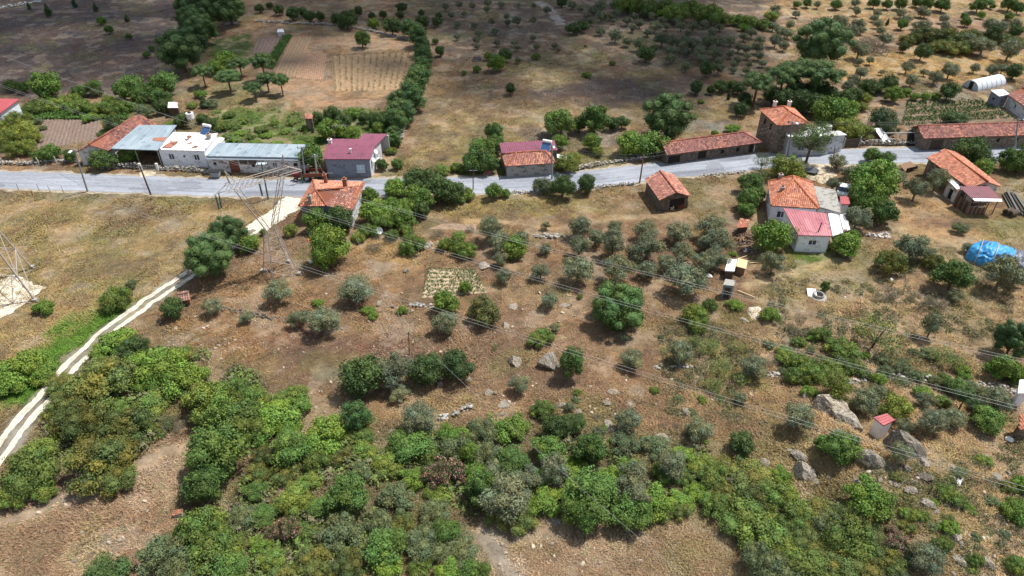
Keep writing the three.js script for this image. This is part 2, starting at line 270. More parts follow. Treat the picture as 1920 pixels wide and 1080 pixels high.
gravelTex.repeat.set(0.25, 0.25);
const roadDense = curve(ROAD).getSpacedPoints(420), trackDense = curve(TRACK).getSpacedPoints(160);
single('road_verge', ribbon(roadDense, -3.35, 3.35, 0.012, 1.0, 1, 6), mat(lin(198, 188, 174), 0.95, { map: gravelTex }), 'pale gravel shoulders beside the asphalt road', undefined, undefined, 'structure');
single('road', ribbon(roadDense, -2.75, 2.75, 0.03, 0.35, 1, 6), mat(lin(222, 224, 230), 0.85, { map: asphaltTex }), 'sun-bleached grey asphalt village road', undefined, undefined, 'structure');
single('dirt_track', merge([ribbon(trackDense, -1.05, -0.38, 0.05, 0.28, 1, 2), ribbon(trackDense, 0.3, 1.0, 0.05, 0.28, 1, 2), ribbon(trackDense.slice(0, 26), -1.9, 1.8, 0.03, 0.6, 1, 4)]), mat(lin(255, 252, 244), 0.95, { map: gravelTex }), 'white two-rut dirt track running down from the road', undefined, undefined, 'structure');
function sheet(poly, y, name, m, label, rag = 0.25) {
  const pts = pxs(poly).map(([a, b]) => ground(a, b)), sh = [];
  for (let i = 0; i < pts.length; i++) { const a = pts[i], b = pts[(i + 1) % pts.length], n = Math.ceil(a.distanceTo(b) / 0.8); for (let k = 0; k < n; k++) { const p = a.clone().lerp(b, k / n); sh.push(new THREE.Vector2(p.x + rr(-rag, rag), -(p.z + rr(-rag, rag)))); } }
  const g = new THREE.ShapeGeometry(new THREE.Shape(sh)); g.rotateX(-Math.PI / 2); const q = g.attributes.position; for (let i = 0; i < q.count; i++) q.setY(i, hgt(q.getX(i), q.getZ(i)) + y);
  g.computeVertexNormals(); return single(name, g, m, label, undefined, undefined, 'structure');
}
const gravelMat = mat(lin(236, 226, 208), 0.95, { map: gravelTex });
const padTex = tex(512, 512, (u, v, x, y) => { const cr = Math.abs(fbm(x / 60, y / 22, 3) - 0.5) < 0.018 ? -70 : 0, q = 214 + cr + 30 * (LAT[(x * 91 + y * 7001) & 65535] - 0.5) + 30 * (fbm(x / 30, y / 30, 3) - 0.5); return [q, q - 6, q - 18]; });
padTex.repeat.set(0.2, 0.2);
sheet('-90,512 36,516 60,530 88,541 60,556 32,580 0,600 -90,640', 0.03, 'gravel_pad', mat(lin(250, 244, 232), 0.95, { map: padTex }), 'bleached limestone pad under the lattice tower legs');
sheet('266,318 296,318 288,331 262,332', 0.04, 'driveway', gravelMat, 'pale concrete driveway in front of the carport');
sheet('1515,306 1560,308 1568,330 1540,345 1512,332', 0.035, 'gravel_yard', gravelMat, 'pale gravel parking spot beside the road');
sheet('1403,576 1424,572 1428,596 1405,600', 0.03, 'concrete_slab', mat(lin(244, 236, 224), 0.95, { map: padTex }), 'broken pale concrete slab in the dry grass', 0.3);
// ---------------------------------------------------------------- building materials
const plaster = (r, g, b, stain = 0.5) => { const t = tex(256, 256, (u, v, x, y) => { const n = fbm(x / 34, y / 34, 4), s = sstep(0.5, 0.2, n) * 0.45 * stain, q = 1 - s + 0.08 * (LAT[(x * 71 + y * 4003) & 65535] - 0.5); return [r * q, g * q * (1 - s * 0.05), b * q * (1 - s * 0.12)]; }); t.repeat.set(0.3, 0.3); return mat(0xffffff, 0.92, { map: t }); };
const masonry = (r, g, b) => { const f = (x, y) => { const row = Math.floor(y / 16), o = (row * 37) % 24, col = Math.floor((x + o) / 26), h = LAT[(row * 53 + col * 97) & 65535], e = (y % 16) < 2 || ((x + o) % 26) < 2; return e ? 0.62 : 0.75 + 0.45 * h; }; const t = tex(256, 256, (u, v, x, y) => { const q = f(x + 5 * vn(x / 9, y / 9), y + 5 * vn(x / 9 + 40, y / 9)) * (0.85 + 0.3 * fbm(x / 40, y / 40, 3)); return [r * q, g * q, b * q]; }); t.repeat.set(0.28, 0.28); return mat(0xd8d8d8, 0.95, { map: t, bumpMap: t, bumpScale: 0.05 }); };
const M = {
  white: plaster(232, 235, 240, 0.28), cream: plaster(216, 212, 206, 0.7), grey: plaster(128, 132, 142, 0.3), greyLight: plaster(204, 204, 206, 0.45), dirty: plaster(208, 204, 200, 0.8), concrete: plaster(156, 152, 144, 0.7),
  stone: masonry(150, 134, 116), stoneDark: masonry(124, 112, 100), brick: masonry(176, 120, 92),
  glass: mat(lin(52, 62, 78), 0.12, { metalness: 0.1 }), glassPale: mat(lin(176, 198, 212), 0.15), dark: mat(lin(38, 34, 32), 0.95), frame: mat(lin(226, 226, 228), 0.6), frameBlue: mat(lin(86, 104, 140), 0.6), sill: mat(lin(222, 220, 216), 0.8),
  rust: mat(lin(122, 66, 44), 0.85), wood: mat(lin(132, 104, 80), 0.9), woodDark: mat(lin(82, 68, 58), 0.95), woodPale: mat(lin(206, 180, 140), 0.9), steel: mat(lin(150, 152, 154), 0.5, { metalness: 0.5 }), whitePaint: mat(lin(236, 236, 234), 0.6), black: mat(lin(30, 30, 32), 0.8),
  galv: mat(lin(168, 156, 146), 0.7), panel: mat(lin(34, 58, 104), 0.12, { metalness: 0.2 }), panelBright: mat(lin(54, 92, 138), 0.25), greenPole: mat(lin(70, 88, 80), 0.7), greyPole: mat(lin(136, 140, 140), 0.8), concretePole: mat(lin(178, 174, 164), 0.9),
};
const sheetTex = (base, spots, amt, alt) => { const t = tex(512, 512, (u, v, x, y) => { const n = fbm(x / 70, y / 70, 4), s = n > 1 - amt ? 1 : 0, st = 0.92 + 0.14 * vn(x / 5, y / 120) + 0.06 * (LAT[(x * 71 + y * 4003) & 65535] - 0.5), c = s ? spots : vn(x / 60 + 9, y / 200) > 0.72 && alt ? alt : base; return [c[0] * st, c[1] * st, c[2] * st]; }); t.repeat.set(0.12, 0.12); return t; };
const metal = (base, spots, amt, alt, rough = 0.55) => mat(0xffffff, rough, { map: sheetTex(base, spots, amt, alt) });
const R = {
  magenta: metal([130, 72, 90], [118, 64, 80], 0.3), magentaPale: metal([172, 104, 110], [158, 92, 100], 0.35, [182, 120, 124]), redPaint: metal([166, 76, 80], [146, 64, 68], 0.3), greyMetal: metal([140, 154, 162], [126, 138, 146], 0.3, [152, 164, 170]), whiteMetal: metal([232, 228, 224], [128, 84, 66], 0.31, [222, 218, 216]), whiteClean: metal([230, 230, 230], [206, 204, 200], 0.3), rustMetal: metal([166, 108, 84], [120, 72, 54], 0.4), wineMetal: metal([118, 60, 70], [104, 50, 60], 0.3),
};
const tileMat = mat(0xffffff, 0.88, { vertexColors: true });
const PAL = { bright: [[214, 122, 74], [204, 110, 66], [222, 136, 84], [196, 106, 70]], mixed: [[206, 124, 88], [190, 108, 82], [178, 108, 90], [214, 136, 92], [170, 96, 78]], old: [[176, 104, 88], [160, 96, 84], [190, 116, 92], [150, 88, 78], [206, 122, 84]], dark: [[172, 98, 76], [150, 88, 74], [188, 108, 76], [136, 84, 74]] };

// ---------------------------------------------------------------- building parts
function polyNormal(p) { const n = V(0, 0, 0); for (let i = 0; i < p.length; i++) { const a = p[i], b = p[(i + 1) % p.length]; n.x += (a.y - b.y) * (a.z + b.z); n.y += (a.z - b.z) * (a.x + b.x); n.z += (a.x - b.x) * (a.y + b.y); } n.normalize(); return n.y < 0 ? n.negate() : n; }
function slab(p, t = 0.08) {                                        // flat polygon with thickness
  const pos = [], n = polyNormal(p).multiplyScalar(t), q = p.map((a) => a.clone().sub(n)), uv = [];
  const push = (...v) => { for (const a of v) { pos.push(a.x, a.y, a.z); uv.push(a.x + a.y * 0.3, a.z); } };
  for (let i = 1; i + 1 < p.length; i++) { push(p[0], p[i], p[i + 1]); push(q[0], q[i + 1], q[i]); }
  for (let i = 0; i < p.length; i++) { const j = (i + 1) % p.length; push(p[i], q[i], q[j]); push(p[i], q[j], p[j]); }
  const g = new THREE.BufferGeometry(); g.setAttribute('position', new THREE.Float32BufferAttribute(pos, 3)); g.setAttribute('uv', new THREE.Float32BufferAttribute(uv, 2)); g.computeVertexNormals(); return g;
}
function tiles(face, pal, tw = 0.27, tl = 0.36) {                   // single clay tiles, laid in courses up the slope; the face's first edge is the eave
  const n = polyNormal(face), u = face[1].clone().sub(face[0]).normalize(), v = n.clone().cross(u).normalize(); if (v.y < 0) v.negate();
  const o = face[0], P = face.map((p) => { const d = p.clone().sub(o); return V(d.dot(u), 0, d.dot(v)); });
  const us = P.map((p) => p.x), vs = P.map((p) => p.z), pos = [], col = [], at = (a, b, h) => o.clone().addScaledVector(u, a).addScaledVector(v, b).addScaledVector(n, h);
  for (let b = Math.min(...vs), row = 0; b < Math.max(...vs); b += tl, row++) for (let a = Math.min(...us); a < Math.max(...us); a += tw) {
    const ca = a + tw / 2, cb = b + tl / 2; if (!inside(ca, cb, P)) continue;
    const w = at(ca, cb, 0), big = vn(w.x / 1.6 + 7, w.z / 1.6 + w.y), c = pal[Math.floor(clamp(big * 0.75 + rnd() * 0.45 - 0.1, 0, 0.999) * pal.length)], k = 0.92 * rr(0.8, 1.14) * (rnd() < 0.07 ? 0.6 : rnd() < 0.08 ? 1.3 : 1), L = lin(...c), lm = 0.3 * L.r + 0.59 * L.g + 0.11 * L.b; L.lerp(new THREE.Color(lm * 1.15, lm * 1.05, lm), 0.3).multiplyScalar(k);
    const e = rr(-0.012, 0.012), s = rr(-0.012, 0.012), prof = [[0.03, 0.02], [0.27, 0.085], [0.5, 0.105], [0.73, 0.085], [0.97, 0.02]];
    for (let i = 0; i < 4; i++) { const A = at(a + prof[i][0] * tw + s, b - 0.03, prof[i][1] + 0.035 + e), B = at(a + prof[i + 1][0] * tw + s, b - 0.03, prof[i + 1][1] + 0.035 + e), C = at(a + prof[i + 1][0] * tw, b + tl, prof[i + 1][1]), D = at(a + prof[i][0] * tw, b + tl, prof[i][1]); for (const q of [A, B, C, A, C, D]) { pos.push(q.x, q.y, q.z); col.push(L.r, L.g, L.b); } }
  }
  const g = new THREE.BufferGeometry(); g.setAttribute('position', new THREE.Float32BufferAttribute(pos, 3)); g.setAttribute('color', new THREE.Float32BufferAttribute(col, 3)); g.computeVertexNormals(); return g;
}
function ridgeCaps(a, b, pal) { const L = a.distanceTo(b), n = Math.max(1, Math.round(L / 0.4)), d = b.clone().sub(a).normalize(), out = []; for (let i = 0; i < n; i++) { const g = new THREE.CylinderGeometry(0.13, 0.15, 0.42, 6, 1, false); g.applyQuaternion(new THREE.Quaternion().setFromUnitVectors(UP, d)); const p = a.clone().lerp(b, (i + 0.5) / n); g.translate(p.x, p.y + 0.04, p.z); const c = lin(...pal[Math.floor(rnd() * pal.length)]).multiplyScalar(0.6), q = g.toNonIndexed(), col = new Float32Array(q.attributes.position.count * 3); for (let k = 0; k < col.length; k += 3) { col[k] = c.r; col[k + 1] = c.g; col[k + 2] = c.b; } q.deleteAttribute('uv'); q.setAttribute('color', new THREE.BufferAttribute(col, 3)); out.push(q); } return out; }
function ribbed(p00, p10, p11, p01, pitch = 0.3, h = 0.04) {        // profiled metal sheet with raised ribs down the slope
  const n = polyNormal([p00, p10, p11, p01]), W = p00.distanceTo(p10), cells = Math.max(2, Math.round(W / pitch)), prof = [[0, 0], [0.55, 0], [0.65, 1], [0.9, 1]], pos = [], uv = [], idx = [];
  const cols = []; for (let i = 0; i < cells; i++) for (const [f, y] of prof) cols.push([(i + f) / cells, y * h]); cols.push([1, 0]);
  cols.forEach(([f, y], i) => { for (const [a, b, r] of [[p00, p10, 0], [p01, p11, 1]]) { const p = a.clone().lerp(b, f).addScaledVector(n, y); pos.push(p.x, p.y, p.z); uv.push(f * W, r * p00.distanceTo(p01)); } if (i) { const k = i * 2; idx.push(k - 2, k, k + 1, k - 2, k + 1, k - 1); } });
  const g = new THREE.BufferGeometry(); g.setAttribute('position', new THREE.Float32BufferAttribute(pos, 3)); g.setAttribute('uv', new THREE.Float32BufferAttribute(uv, 2)); g.setIndex(idx); const q = g.toNonIndexed(); q.computeVertexNormals(); return q;
}
function frameOf(A, B) { const X = B.clone().sub(A).setY(0).normalize(), Z = X.clone().cross(UP); return new THREE.Matrix4().makeBasis(X, UP.clone(), Z).setPosition(A); }
// one wall from A to B (outside to the right of travel), with real openings; openings: [centre fraction, bottom, width, height, kind]
function wall(parent, A, B, hA, hB, apex, wm, openings = [], t = 0.22, trim = 0, low = 0.5, om = {}) {
  const L = A.distanceTo(B), sh = new THREE.Shape();
  sh.moveTo(trim, -low); sh.lineTo(L - trim, -low); sh.lineTo(L - trim, hB); if (apex) sh.lineTo(L / 2, apex); sh.lineTo(trim, hA); sh.closePath();
  const M4 = frameOf(A, B);
  for (const [f, y, w, h, kind] of openings) {
    const s = f * L, q = new THREE.Path(); q.moveTo(s - w / 2, y); q.lineTo(s - w / 2, y + h); q.lineTo(s + w / 2, y + h); q.lineTo(s + w / 2, y); q.closePath(); sh.holes.push(q);
    const put = (g) => g.applyMatrix4(M4);
    if (kind === 'window') {
      const fr = part('window', put(merge([box(w, 0.07, 0.08, s, y + 0.035, -0.1), box(w, 0.07, 0.08, s, y + h - 0.035, -0.1), box(0.07, h - 0.14, 0.08, s - w / 2 + 0.035, y + h / 2, -0.1), box(0.07, h - 0.14, 0.08, s + w / 2 - 0.035, y + h / 2, -0.1), box(0.06, h - 0.14, 0.07, s, y + h / 2, -0.1)])), om.frame ?? M.frame, parent);
      part('pane', put(box(w - 0.1, h - 0.1, 0.02, s, y + h / 2, -0.12)), om.glass ?? M.glass, fr);
      part('sill', put(box(w + 0.24, 0.07, 0.3, s, y - 0.036, 0.02)), M.sill, fr);
    } else if (kind === 'door') {
      const d = part('door', put(box(w - 0.04, h - 0.02, 0.06, s, y + h / 2 - 0.01, -0.1)), om.door ?? M.rust, parent); part('handle', put(box(0.05, 0.16, 0.06, s + w * 0.38, y + h * 0.5, -0.04)), M.steel, d);
      if (w > 1.4) for (const k of [-1, 0, 1]) part('door_panel', put(box(w / 3 - 0.08, h - 0.2, 0.03, s + k * w / 3, y + h / 2, -0.06)), om.door ?? M.rust, d);
    } else part('shade_panel', put(box(w - 0.02, h - 0.02, 0.03, s, y + h / 2, -0.19)), om.shade_panel ?? M.dark, parent);  // dark panel closing the opening, its colour stands in for the unlit inside
  }
  const g = new THREE.ExtrudeGeometry(sh, { depth: t, bevelEnabled: false }); g.translate(0, 0, -t); g.applyMatrix4(M4); return part('wall', g, wm, parent);
}
// a house from the outline of its eaves, in world metres at eave height
function house(o) {
  const [a, b, c, d] = o.eaves, h = o.h, ctr = V(0, 0, 0); for (const p of o.eaves) ctr.addScaledVector(p, 0.25);
  const base = V(ctr.x, 0, ctr.z), g = thing(o.name ?? 'house', o.label, o.category ?? 'house', base, 0, o.group), loc = (p, y) => V(p.x - base.x, y ?? p.y, p.z - base.z);
  const E = o.eaves.map((p) => loc(p, h)), ins = o.inset ?? 0.3, fp = E.map((p, i) => { const q = E[(i + 1) % 4].clone().sub(p).normalize(), r = E[(i + 3) % 4].clone().sub(p).normalize(); return p.clone().addScaledVector(q, ins).addScaledVector(r, ins).setY(0); });
  const roof = o.roof, wm = o.wall ?? M.white, om = o.om ?? {}, rh = roof.rh ?? 0, gable = [0, 0, 0, 0];
  let faces = [], ridges = [], backUp = roof.back ?? 0;
  if (roof.axis) {
    const X = roof.axis === 'X', m0 = (X ? E[0].clone().lerp(E[3], roof.at ?? 0.5) : E[0].clone().lerp(E[1], 0.5)), m1 = (X ? E[1].clone().lerp(E[2], roof.at ?? 0.5) : E[3].clone().lerp(E[2], 0.5)), i0 = roof.i0 ?? 0, i1 = roof.i1 ?? 0;
    const R0 = m0.clone().lerp(m1, i0), R1 = m1.clone().lerp(m0, i1); R0.y += rh; R1.y += rh; ridges.push([R0, R1]);
    if (X) { faces = [[E[0], E[1], R1, R0], [E[2], E[3], R0, R1]]; if (i0) { faces.push([E[3], E[0], R0]); ridges.push([E[0], R0], [E[3], R0]); } else gable[3] = h + rh; if (i1) { faces.push([E[1], E[2], R1]); ridges.push([E[1], R1], [E[2], R1]); } else gable[1] = h + rh; }
    else { faces = [[E[3], E[0], R0, R1], [E[1], E[2], R1, R0]]; if (i0) { faces.push([E[0], E[1], R0]); ridges.push([E[0], R0], [E[1], R0]); } else gable[0] = h + rh; if (i1) { faces.push([E[2], E[3], R1]); ridges.push([E[2], R1], [E[3], R1]); } else gable[2] = h + rh; }
  } else { const U = E.map((p, i) => (i > 1 ? p.clone().setY(h + backUp) : p)); faces = [[U[0], U[1], U[2], U[3]]]; }
  const hs = roof.axis ? [h, h, h, h] : [h, h, h + backUp * 0.95, h + backUp * 0.95];
  if (!o.open) for (let i = 0; i < 4; i++) { const A = fp[i], B = fp[(i + 1) % 4]; wall(g, A, B, hs[i] - 0.02, hs[(i + 1) % 4] - 0.02, gable[i] ? gable[i] - 0.1 : 0, (o.walls ?? {})[i] ?? wm, (o.openings ?? {})[i], 0.22, i % 2 ? 0.222 : 0, 0.5, om); }
  const rf = part('roof', merge(faces.map((f) => slab(f, o.deck ?? 0.1)).concat(roof.flat ? [] : [])), roof.deckMat ?? (roof.cover === 'tile' ? mat(lin(150, 90, 66).multiplyScalar(0.8)) : roof.mat ?? M.concrete), g);
  if (roof.cover === 'tile') {
    const t = part('roof_tiles', merge(faces.map((f) => tiles(f, roof.pal ?? PAL.mixed))), tileMat, rf); t.userData.kind = 'stuff';
    const caps = ridges.flatMap(([p, q]) => ridgeCaps(p.clone().setY(p.y + 0.06), q.clone().setY(q.y + 0.06), roof.pal ?? PAL.mixed)); if (caps.length) { const r = part('ridge_tiles', merge(caps), tileMat, rf); r.userData.kind = 'stuff'; }
  } else if (roof.cover === 'metal') for (const f of faces) { const L = f.map((p) => p.clone().setY(p.y + 0.04)); part('roof_sheet', L.length === 4 ? ribbed(L[0], L[1], L[2], L[3], roof.pitch) : ribbed(L[0], L[1], L[2], L[2], roof.pitch), roof.mat, rf); }
  g.userData.fp = undefined;
  return { g, base, E, fp, loc, faces };
}
const eavesAt = (s, h) => pxs(s).map(([x, y]) => gp(x, y, h));
// front eave from two pixels, depth in metres away from the camera
function deep(s, h, depth) { const [a, b] = eavesAt(s, h), n = V(b.z - a.z, 0, -(b.x - a.x)).normalize(); if (n.z > 0) n.negate(); return [a, b, b.clone().addScaledVector(n, depth), a.clone().addScaledVector(n, depth)]; }
function chimney(h, x, y, z, hh = 1.1, w = 0.5, m = M.concrete) { const c = part('chimney', merge([box(w, hh, w, x, y + hh / 2, z), box(w + 0.16, 0.1, w + 0.16, x, y + hh + 0.051, z)]), m, h.g); part('chimney_pot', box(w * 0.5, 0.25, w * 0.5, x, y + hh + 0.227, z), M.brick, c); }
function heater(px, py, h, turn, label, sc = 0.8) {                           // roof solar water heater: tilted collector, tank, stand
  const p = gp(px, py, h), g = thing('solar_water_heater', label, 'solar heater', p, turn, undefined), tilt = new THREE.Matrix4().makeRotationX(0.75).setPosition(0, 0.75, 0.2);
  g.scale.setScalar(sc); part('collector', merge([box(1.9, 0.08, 1.7)]).applyMatrix4(tilt), M.panelBright, g); part('collector_frame', merge([box(2.0, 0.1, 0.07, 0, 0.01, 0.87), box(2.0, 0.1, 0.07, 0, 0.01, -0.87), box(0.07, 0.1, 1.66, 0.97, 0.01, 0), box(0.07, 0.1, 1.66, -0.97, 0.01, 0)]).applyMatrix4(tilt), M.steel, g);
  const tank = new THREE.CylinderGeometry(0.3, 0.3, 1.9, 14); tank.rotateZ(Math.PI / 2); tank.translate(0, 1.65, -0.6); part('tank', tank, M.whitePaint, g);
  for (const s of [-0.8, 0.8]) { part('leg', bar(V(s, 0, -0.6), V(s, 1.4, -0.6), 0.06), M.steel, g); part('strut', bar(V(s, 0, 0.8), V(s, 1.3, -0.5), 0.05), M.steel, g); } return g;
}
function dish(p, turn, r, label, parent) { const pts = []; for (let i = 0; i <= 6; i++) { const t = i / 6; pts.push(new THREE.Vector2(r * t + 0.001, 0.3 * r * t * t)); } const g = new THREE.LatheGeometry(pts, 16); g.rotateX(Math.PI / 2 - 0.6); const q = thing('satellite_dish', label, 'satellite dish', p, turn); part('reflector', g, M.whitePaint, q); part('arm', rod(V(0, 0, 0), V(0, r * 0.35, r * 0.9), 0.025), M.steel, q); part('mast', rod(V(0, -1.1, -0.1), V(0, 0, -0.03), 0.04), M.steel, q); return q; }

// ---------------------------------------------------------------- buildings north of the road, from the west
house({ name: 'house', label: 'house at the picture edge with a bright red metal roof above vines', eaves: [gp(-70, 222, 3), gp(0, 213, 3), gp(38, 190, 3), gp(-30, 188, 3)], h: 3, wall: M.white, roof: { back: 0.4, cover: 'metal', mat: R.redPaint } });
{
  const h = 3.0, B = house({ name: 'barn', label: 'long old barn with collapsing rust-brown tile roof behind the carport', category: 'barn', eaves: [gp(142, 291, 2), gp(205, 287, 2), gp(294, 232, 2.6), gp(240, 222, 2.6)], h: 2.4, wall: M.dirty, openings: { 0: [[0.5, 0.1, 1.1, 1.8, 'door']], 1: [[0.9, 1, 0.8, 0.8, 'window']] }, roof: { axis: 'Z', rh: 1.3, cover: 'tile', pal: PAL.dark } });
  // carport
  const E = eavesAt('207,279 295,282 333,241 262,241', 3.2), c = V(0, 0, 0); E.forEach((p) => c.addScaledVector(p, 0.25)); c.y = 0;
  const cp = thing('carport', 'open carport under a wide grey sheet-metal roof with rust streaks', 'carport', c), L = E.map((p) => p.clone().sub(c)); L[2].y += 0.6; L[3].y += 0.6;
  const rf = part('roof', slab(L, 0.08), R.greyMetal, cp); part('roof_sheet', ribbed(...L.map((p) => p.clone().setY(p.y + 0.03))), R.greyMetal, rf);
  const rust = [L[1].clone().lerp(L[2], 0.32).lerp(L[0].clone().lerp(L[3], 0.32), 0.02), L[1].clone().lerp(L[2], 0.5).lerp(L[0].clone().lerp(L[3], 0.5), 0.0), L[1].clone().lerp(L[2], 0.46).lerp(L[0].clone().lerp(L[3], 0.46), 0.3), L[1].clone().lerp(L[2], 0.36).lerp(L[0].clone().lerp(L[3], 0.36), 0.28)].map((p) => p.setY(p.y + 0.09)); part('rusty_sheet', slab(rust, 0.01), R.rustMetal, cp).userData.label = 'rusty patched sheet on the carport roof';
  for (const f of [0.03, 0.5, 0.97]) { const p = L[0].clone().lerp(L[1], f); part('post', rod(V(p.x, -0.1, p.z - 0.3), V(p.x, p.y - 0.08, p.z - 0.3), 0.07), M.steel, cp); }
  part('back_wall', box(L[3].distanceTo(L[2]) - 0.4, 3.4, 0.2, (L[2].x + L[3].x) / 2, 1.6, (L[2].z + L[3].z) / 2 + 0.6), M.dirty, cp);
  part('workbench', box(3, 0.9, 0.8, L[3].x + 3, 0.45, L[3].z + 3), M.woodDark, cp);
}
{
  const H = house({ label: 'whitewashed house with a patchy white metal roof and two blue windows', eaves: [gp(295, 281, 3), gp(382.5, 283.5, 3), gp(409, 253.5, 3.2), gp(326, 251, 3.2)], h: 3, inset: 0.12, wall: M.white, om: { frame: M.whitePaint }, openings: { 0: [[0.24, 1.25, 0.95, 1.05, 'window'], [0.53, 1.7, 0.35, 0.4, 'shade_panel'], [0.8, 1.25, 0.95, 1.05, 'window']] }, roof: { back: 0.5, cover: 'metal', mat: R.whiteMetal, pitch: 0.35 } });
  const p = gp(304, 277, 3.1).sub(H.base), q = gp(322, 277, 3.1).sub(H.base); part('rusty_sheet', slab([V(p.x, 3.24, p.z + 0.1), V(q.x, 3.24, p.z + 0.1), V(q.x + 0.5, 3.42, p.z - 1.8), V(p.x + 0.9, 3.42, p.z - 1.8)], 0.02), R.rustMetal, H.g).userData.label = 'rust-brown replacement sheet on the white roof';
  heater(388, 251, 3.4, -0.35, 'solar water heater with blue panel on the patchy white roof');
  const ch = gp(393, 262, 3.2).sub(H.base); chimney(H, ch.x, 3.2, ch.z, 0.9, 0.6);
  house({ name: 'lean_to', label: 'narrow white lean-to between the whitewashed house and the grey barn', category: 'shed', eaves: [gp(384, 293, 2.4), gp(402, 290, 2.4), gp(421, 259, 2.8), gp(411, 257, 2.8)], h: 2.4, inset: 0.1, wall: M.white, roof: { back: 0.4, cover: 'metal', mat: R.whiteClean } });
}
{
  house({ name: 'barn', label: 'long whitewashed barn with a pale grey metal roof and rusty door', category: 'barn', eaves: eavesAt('386,293 561,296 577,276.5 410,273.5', 2.9), h: 2.9, inset: 0.15, wall: M.dirty, om: { door: M.rust }, openings: { 0: [[0.06, 1.3, 0.5, 0.5, 'shade_panel'], [0.27, 0, 1.6, 2.1, 'door'], [0.48, 1.0, 0.5, 0.9, 'shade_panel'], [0.72, 1.1, 0.8, 0.8, 'window'], [0.95, 1.3, 0.7, 0.6, 'shade_panel']] }, roof: { back: 0.5, cover: 'metal', mat: R.greyMetal } });
  const a = gp(388, 296.5, 2.6), b = gp(559, 299, 2.6); single('fascia', bar(a.clone().add(V(0, 0, 0.12)), b.clone().add(V(0, 0, 0.12)), 0.06, 0.6), mat(lin(126, 136, 146), 0.7), 'grey metal fascia board under the pale barn roof edge', 'fascia');
  const s = gp(492, 304, 2.2); single('sheet_awning', box(1.6, 0.05, 0.9, s.x, 2.2, s.z + 0.5), mat(lin(196, 212, 224), 0.5), 'pale blue sheet awning on the long whitewashed barn', 'awning');
  for (const x of [457, 474]) { const q = gp(x, 303, 2.1); single('feed_sack', box(1.1, 0.7, 0.3, q.x, 2.15, q.z + 0.3), M.woodDark, 'dark board hung on the front of the whitewashed barn', 'board', 'dark boards on the barn front'); }
}
{
  const h = 3.3, a = gp(606.5, 299, h), b = gp(694, 299, h), H = house({ label: 'grey rendered house with a maroon metal gable roof', eaves: [a, b, b.clone().add(V(0.8, 0, -7.6)), a.clone().add(V(-0.4, 0, -7.6))], h, inset: 0.25, wall: M.grey, walls: { 1: M.greyLight }, om: { glass: M.glassPale, frame: M.whitePaint }, openings: { 0: [[0.78, 1.0, 1.25, 1.25, 'window'], [0.2, 2.0, 0.22, 0.22, 'shade_panel'], [0.4, 2.0, 0.22, 0.22, 'shade_panel'], [0.05, 0.9, 0.7, 1.0, 'window']], 1: [[0.6, 1.2, 0.9, 1.0, 'window']] }, roof: { axis: 'X', rh: 0.75, at: 0.42, cover: 'metal', mat: R.magenta } });  // front wall darker, side wall lighter: shade and sun put into the colours
  const P = (fx, fz, y) => H.E[0].clone().lerp(H.E[1], fx).lerp(H.E[3].clone().lerp(H.E[2], fx), fz).setY(y);
  part('rear_roof', slab([P(0.54, 1.0, h + 0.04), P(1.0, 1.0, h + 0.04), P(1.02, 1.32, h - 0.1), P(0.56, 1.32, h - 0.1)], 0.1), R.magenta, H.g);
  part('rear_wall', box(4.6, h - 0.2, 0.2, P(0.79, 1.28, 0).x, h / 2 - 0.15, P(0.79, 1.28, 0).z), M.greyLight, H.g);
  const c = P(0.05, 0.62, h + 0.4); chimney(H, c.x, c.y, c.z, 0.8, 0.55, M.cream); const d = P(0.55, 0.2, h + 0.25); part('vent_pipe', merge([rod(V(d.x, d.y, d.z), V(d.x, d.y + 0.8, d.z), 0.12), box(0.35, 0.06, 0.35, d.x, d.y + 0.85, d.z)]), M.cream, H.g);
  const an = P(0.1, 0.9, h + 0.6); part('antenna', merge([rod(an, an.clone().add(V(0, 2.2, 0)), 0.025), bar(an.clone().add(V(-0.3, 2.1, 0)), an.clone().add(V(2.6, 2.1, 0)), 0.04), ...[0, 0.5, 1, 1.5, 2].map((k) => bar(an.clone().add(V(k, 2.1, -0.5)), an.clone().add(V(k, 2.1, 0.5)), 0.03))]), M.steel, H.g);
  const w = H.fp[1].clone().add(H.base); dish(V(w.x + 0.35, 2.5, w.z - 1.2), 1.2, 0.4, 'white satellite dish on the side wall of the grey house'); dish(V(w.x + 0.5, 3.1, w.z - 3.0), 1.2, 0.4, 'white satellite dish under the gable of the grey house');
}
{
  const h = 2.1, H = house({ label: 'small roadside house with a mossy hipped tile roof', eaves: deep('948,312 1041,306', h, 4.2), h, wall: M.concrete, inset: 0.2, roof: { axis: 'X', rh: 1.2, i0: 0.26, i1: 0.16, cover: 'tile', pal: PAL.mixed } });
  const E = H.eaves, b = deep('941,290 1046,284', 2.4, 3.4); house({ name: 'annex', label: 'rear annex with a flat maroon sheet roof behind the small tiled house', category: 'annex', eaves: b, h: 2.6, wall: M.concrete, inset: 0.15, roof: { back: 0.25, cover: 'metal', mat: R.magenta } });
  heater(1024, 281, 2.9, -0.4, 'solar water heater with bright blue panel behind the small tiled house');
  const s = gp(1045, 297, 2.2); single('awning', slab([V(s.x, 2.3, s.z), V(s.x + 1.6, 2.1, s.z + 0.5), V(s.x + 1.6, 2.1, s.z - 1), V(s.x, 2.3, s.z - 1.4)], 0.05), R.whiteClean, 'small white awning at the side of the small tiled house', 'awning');
}
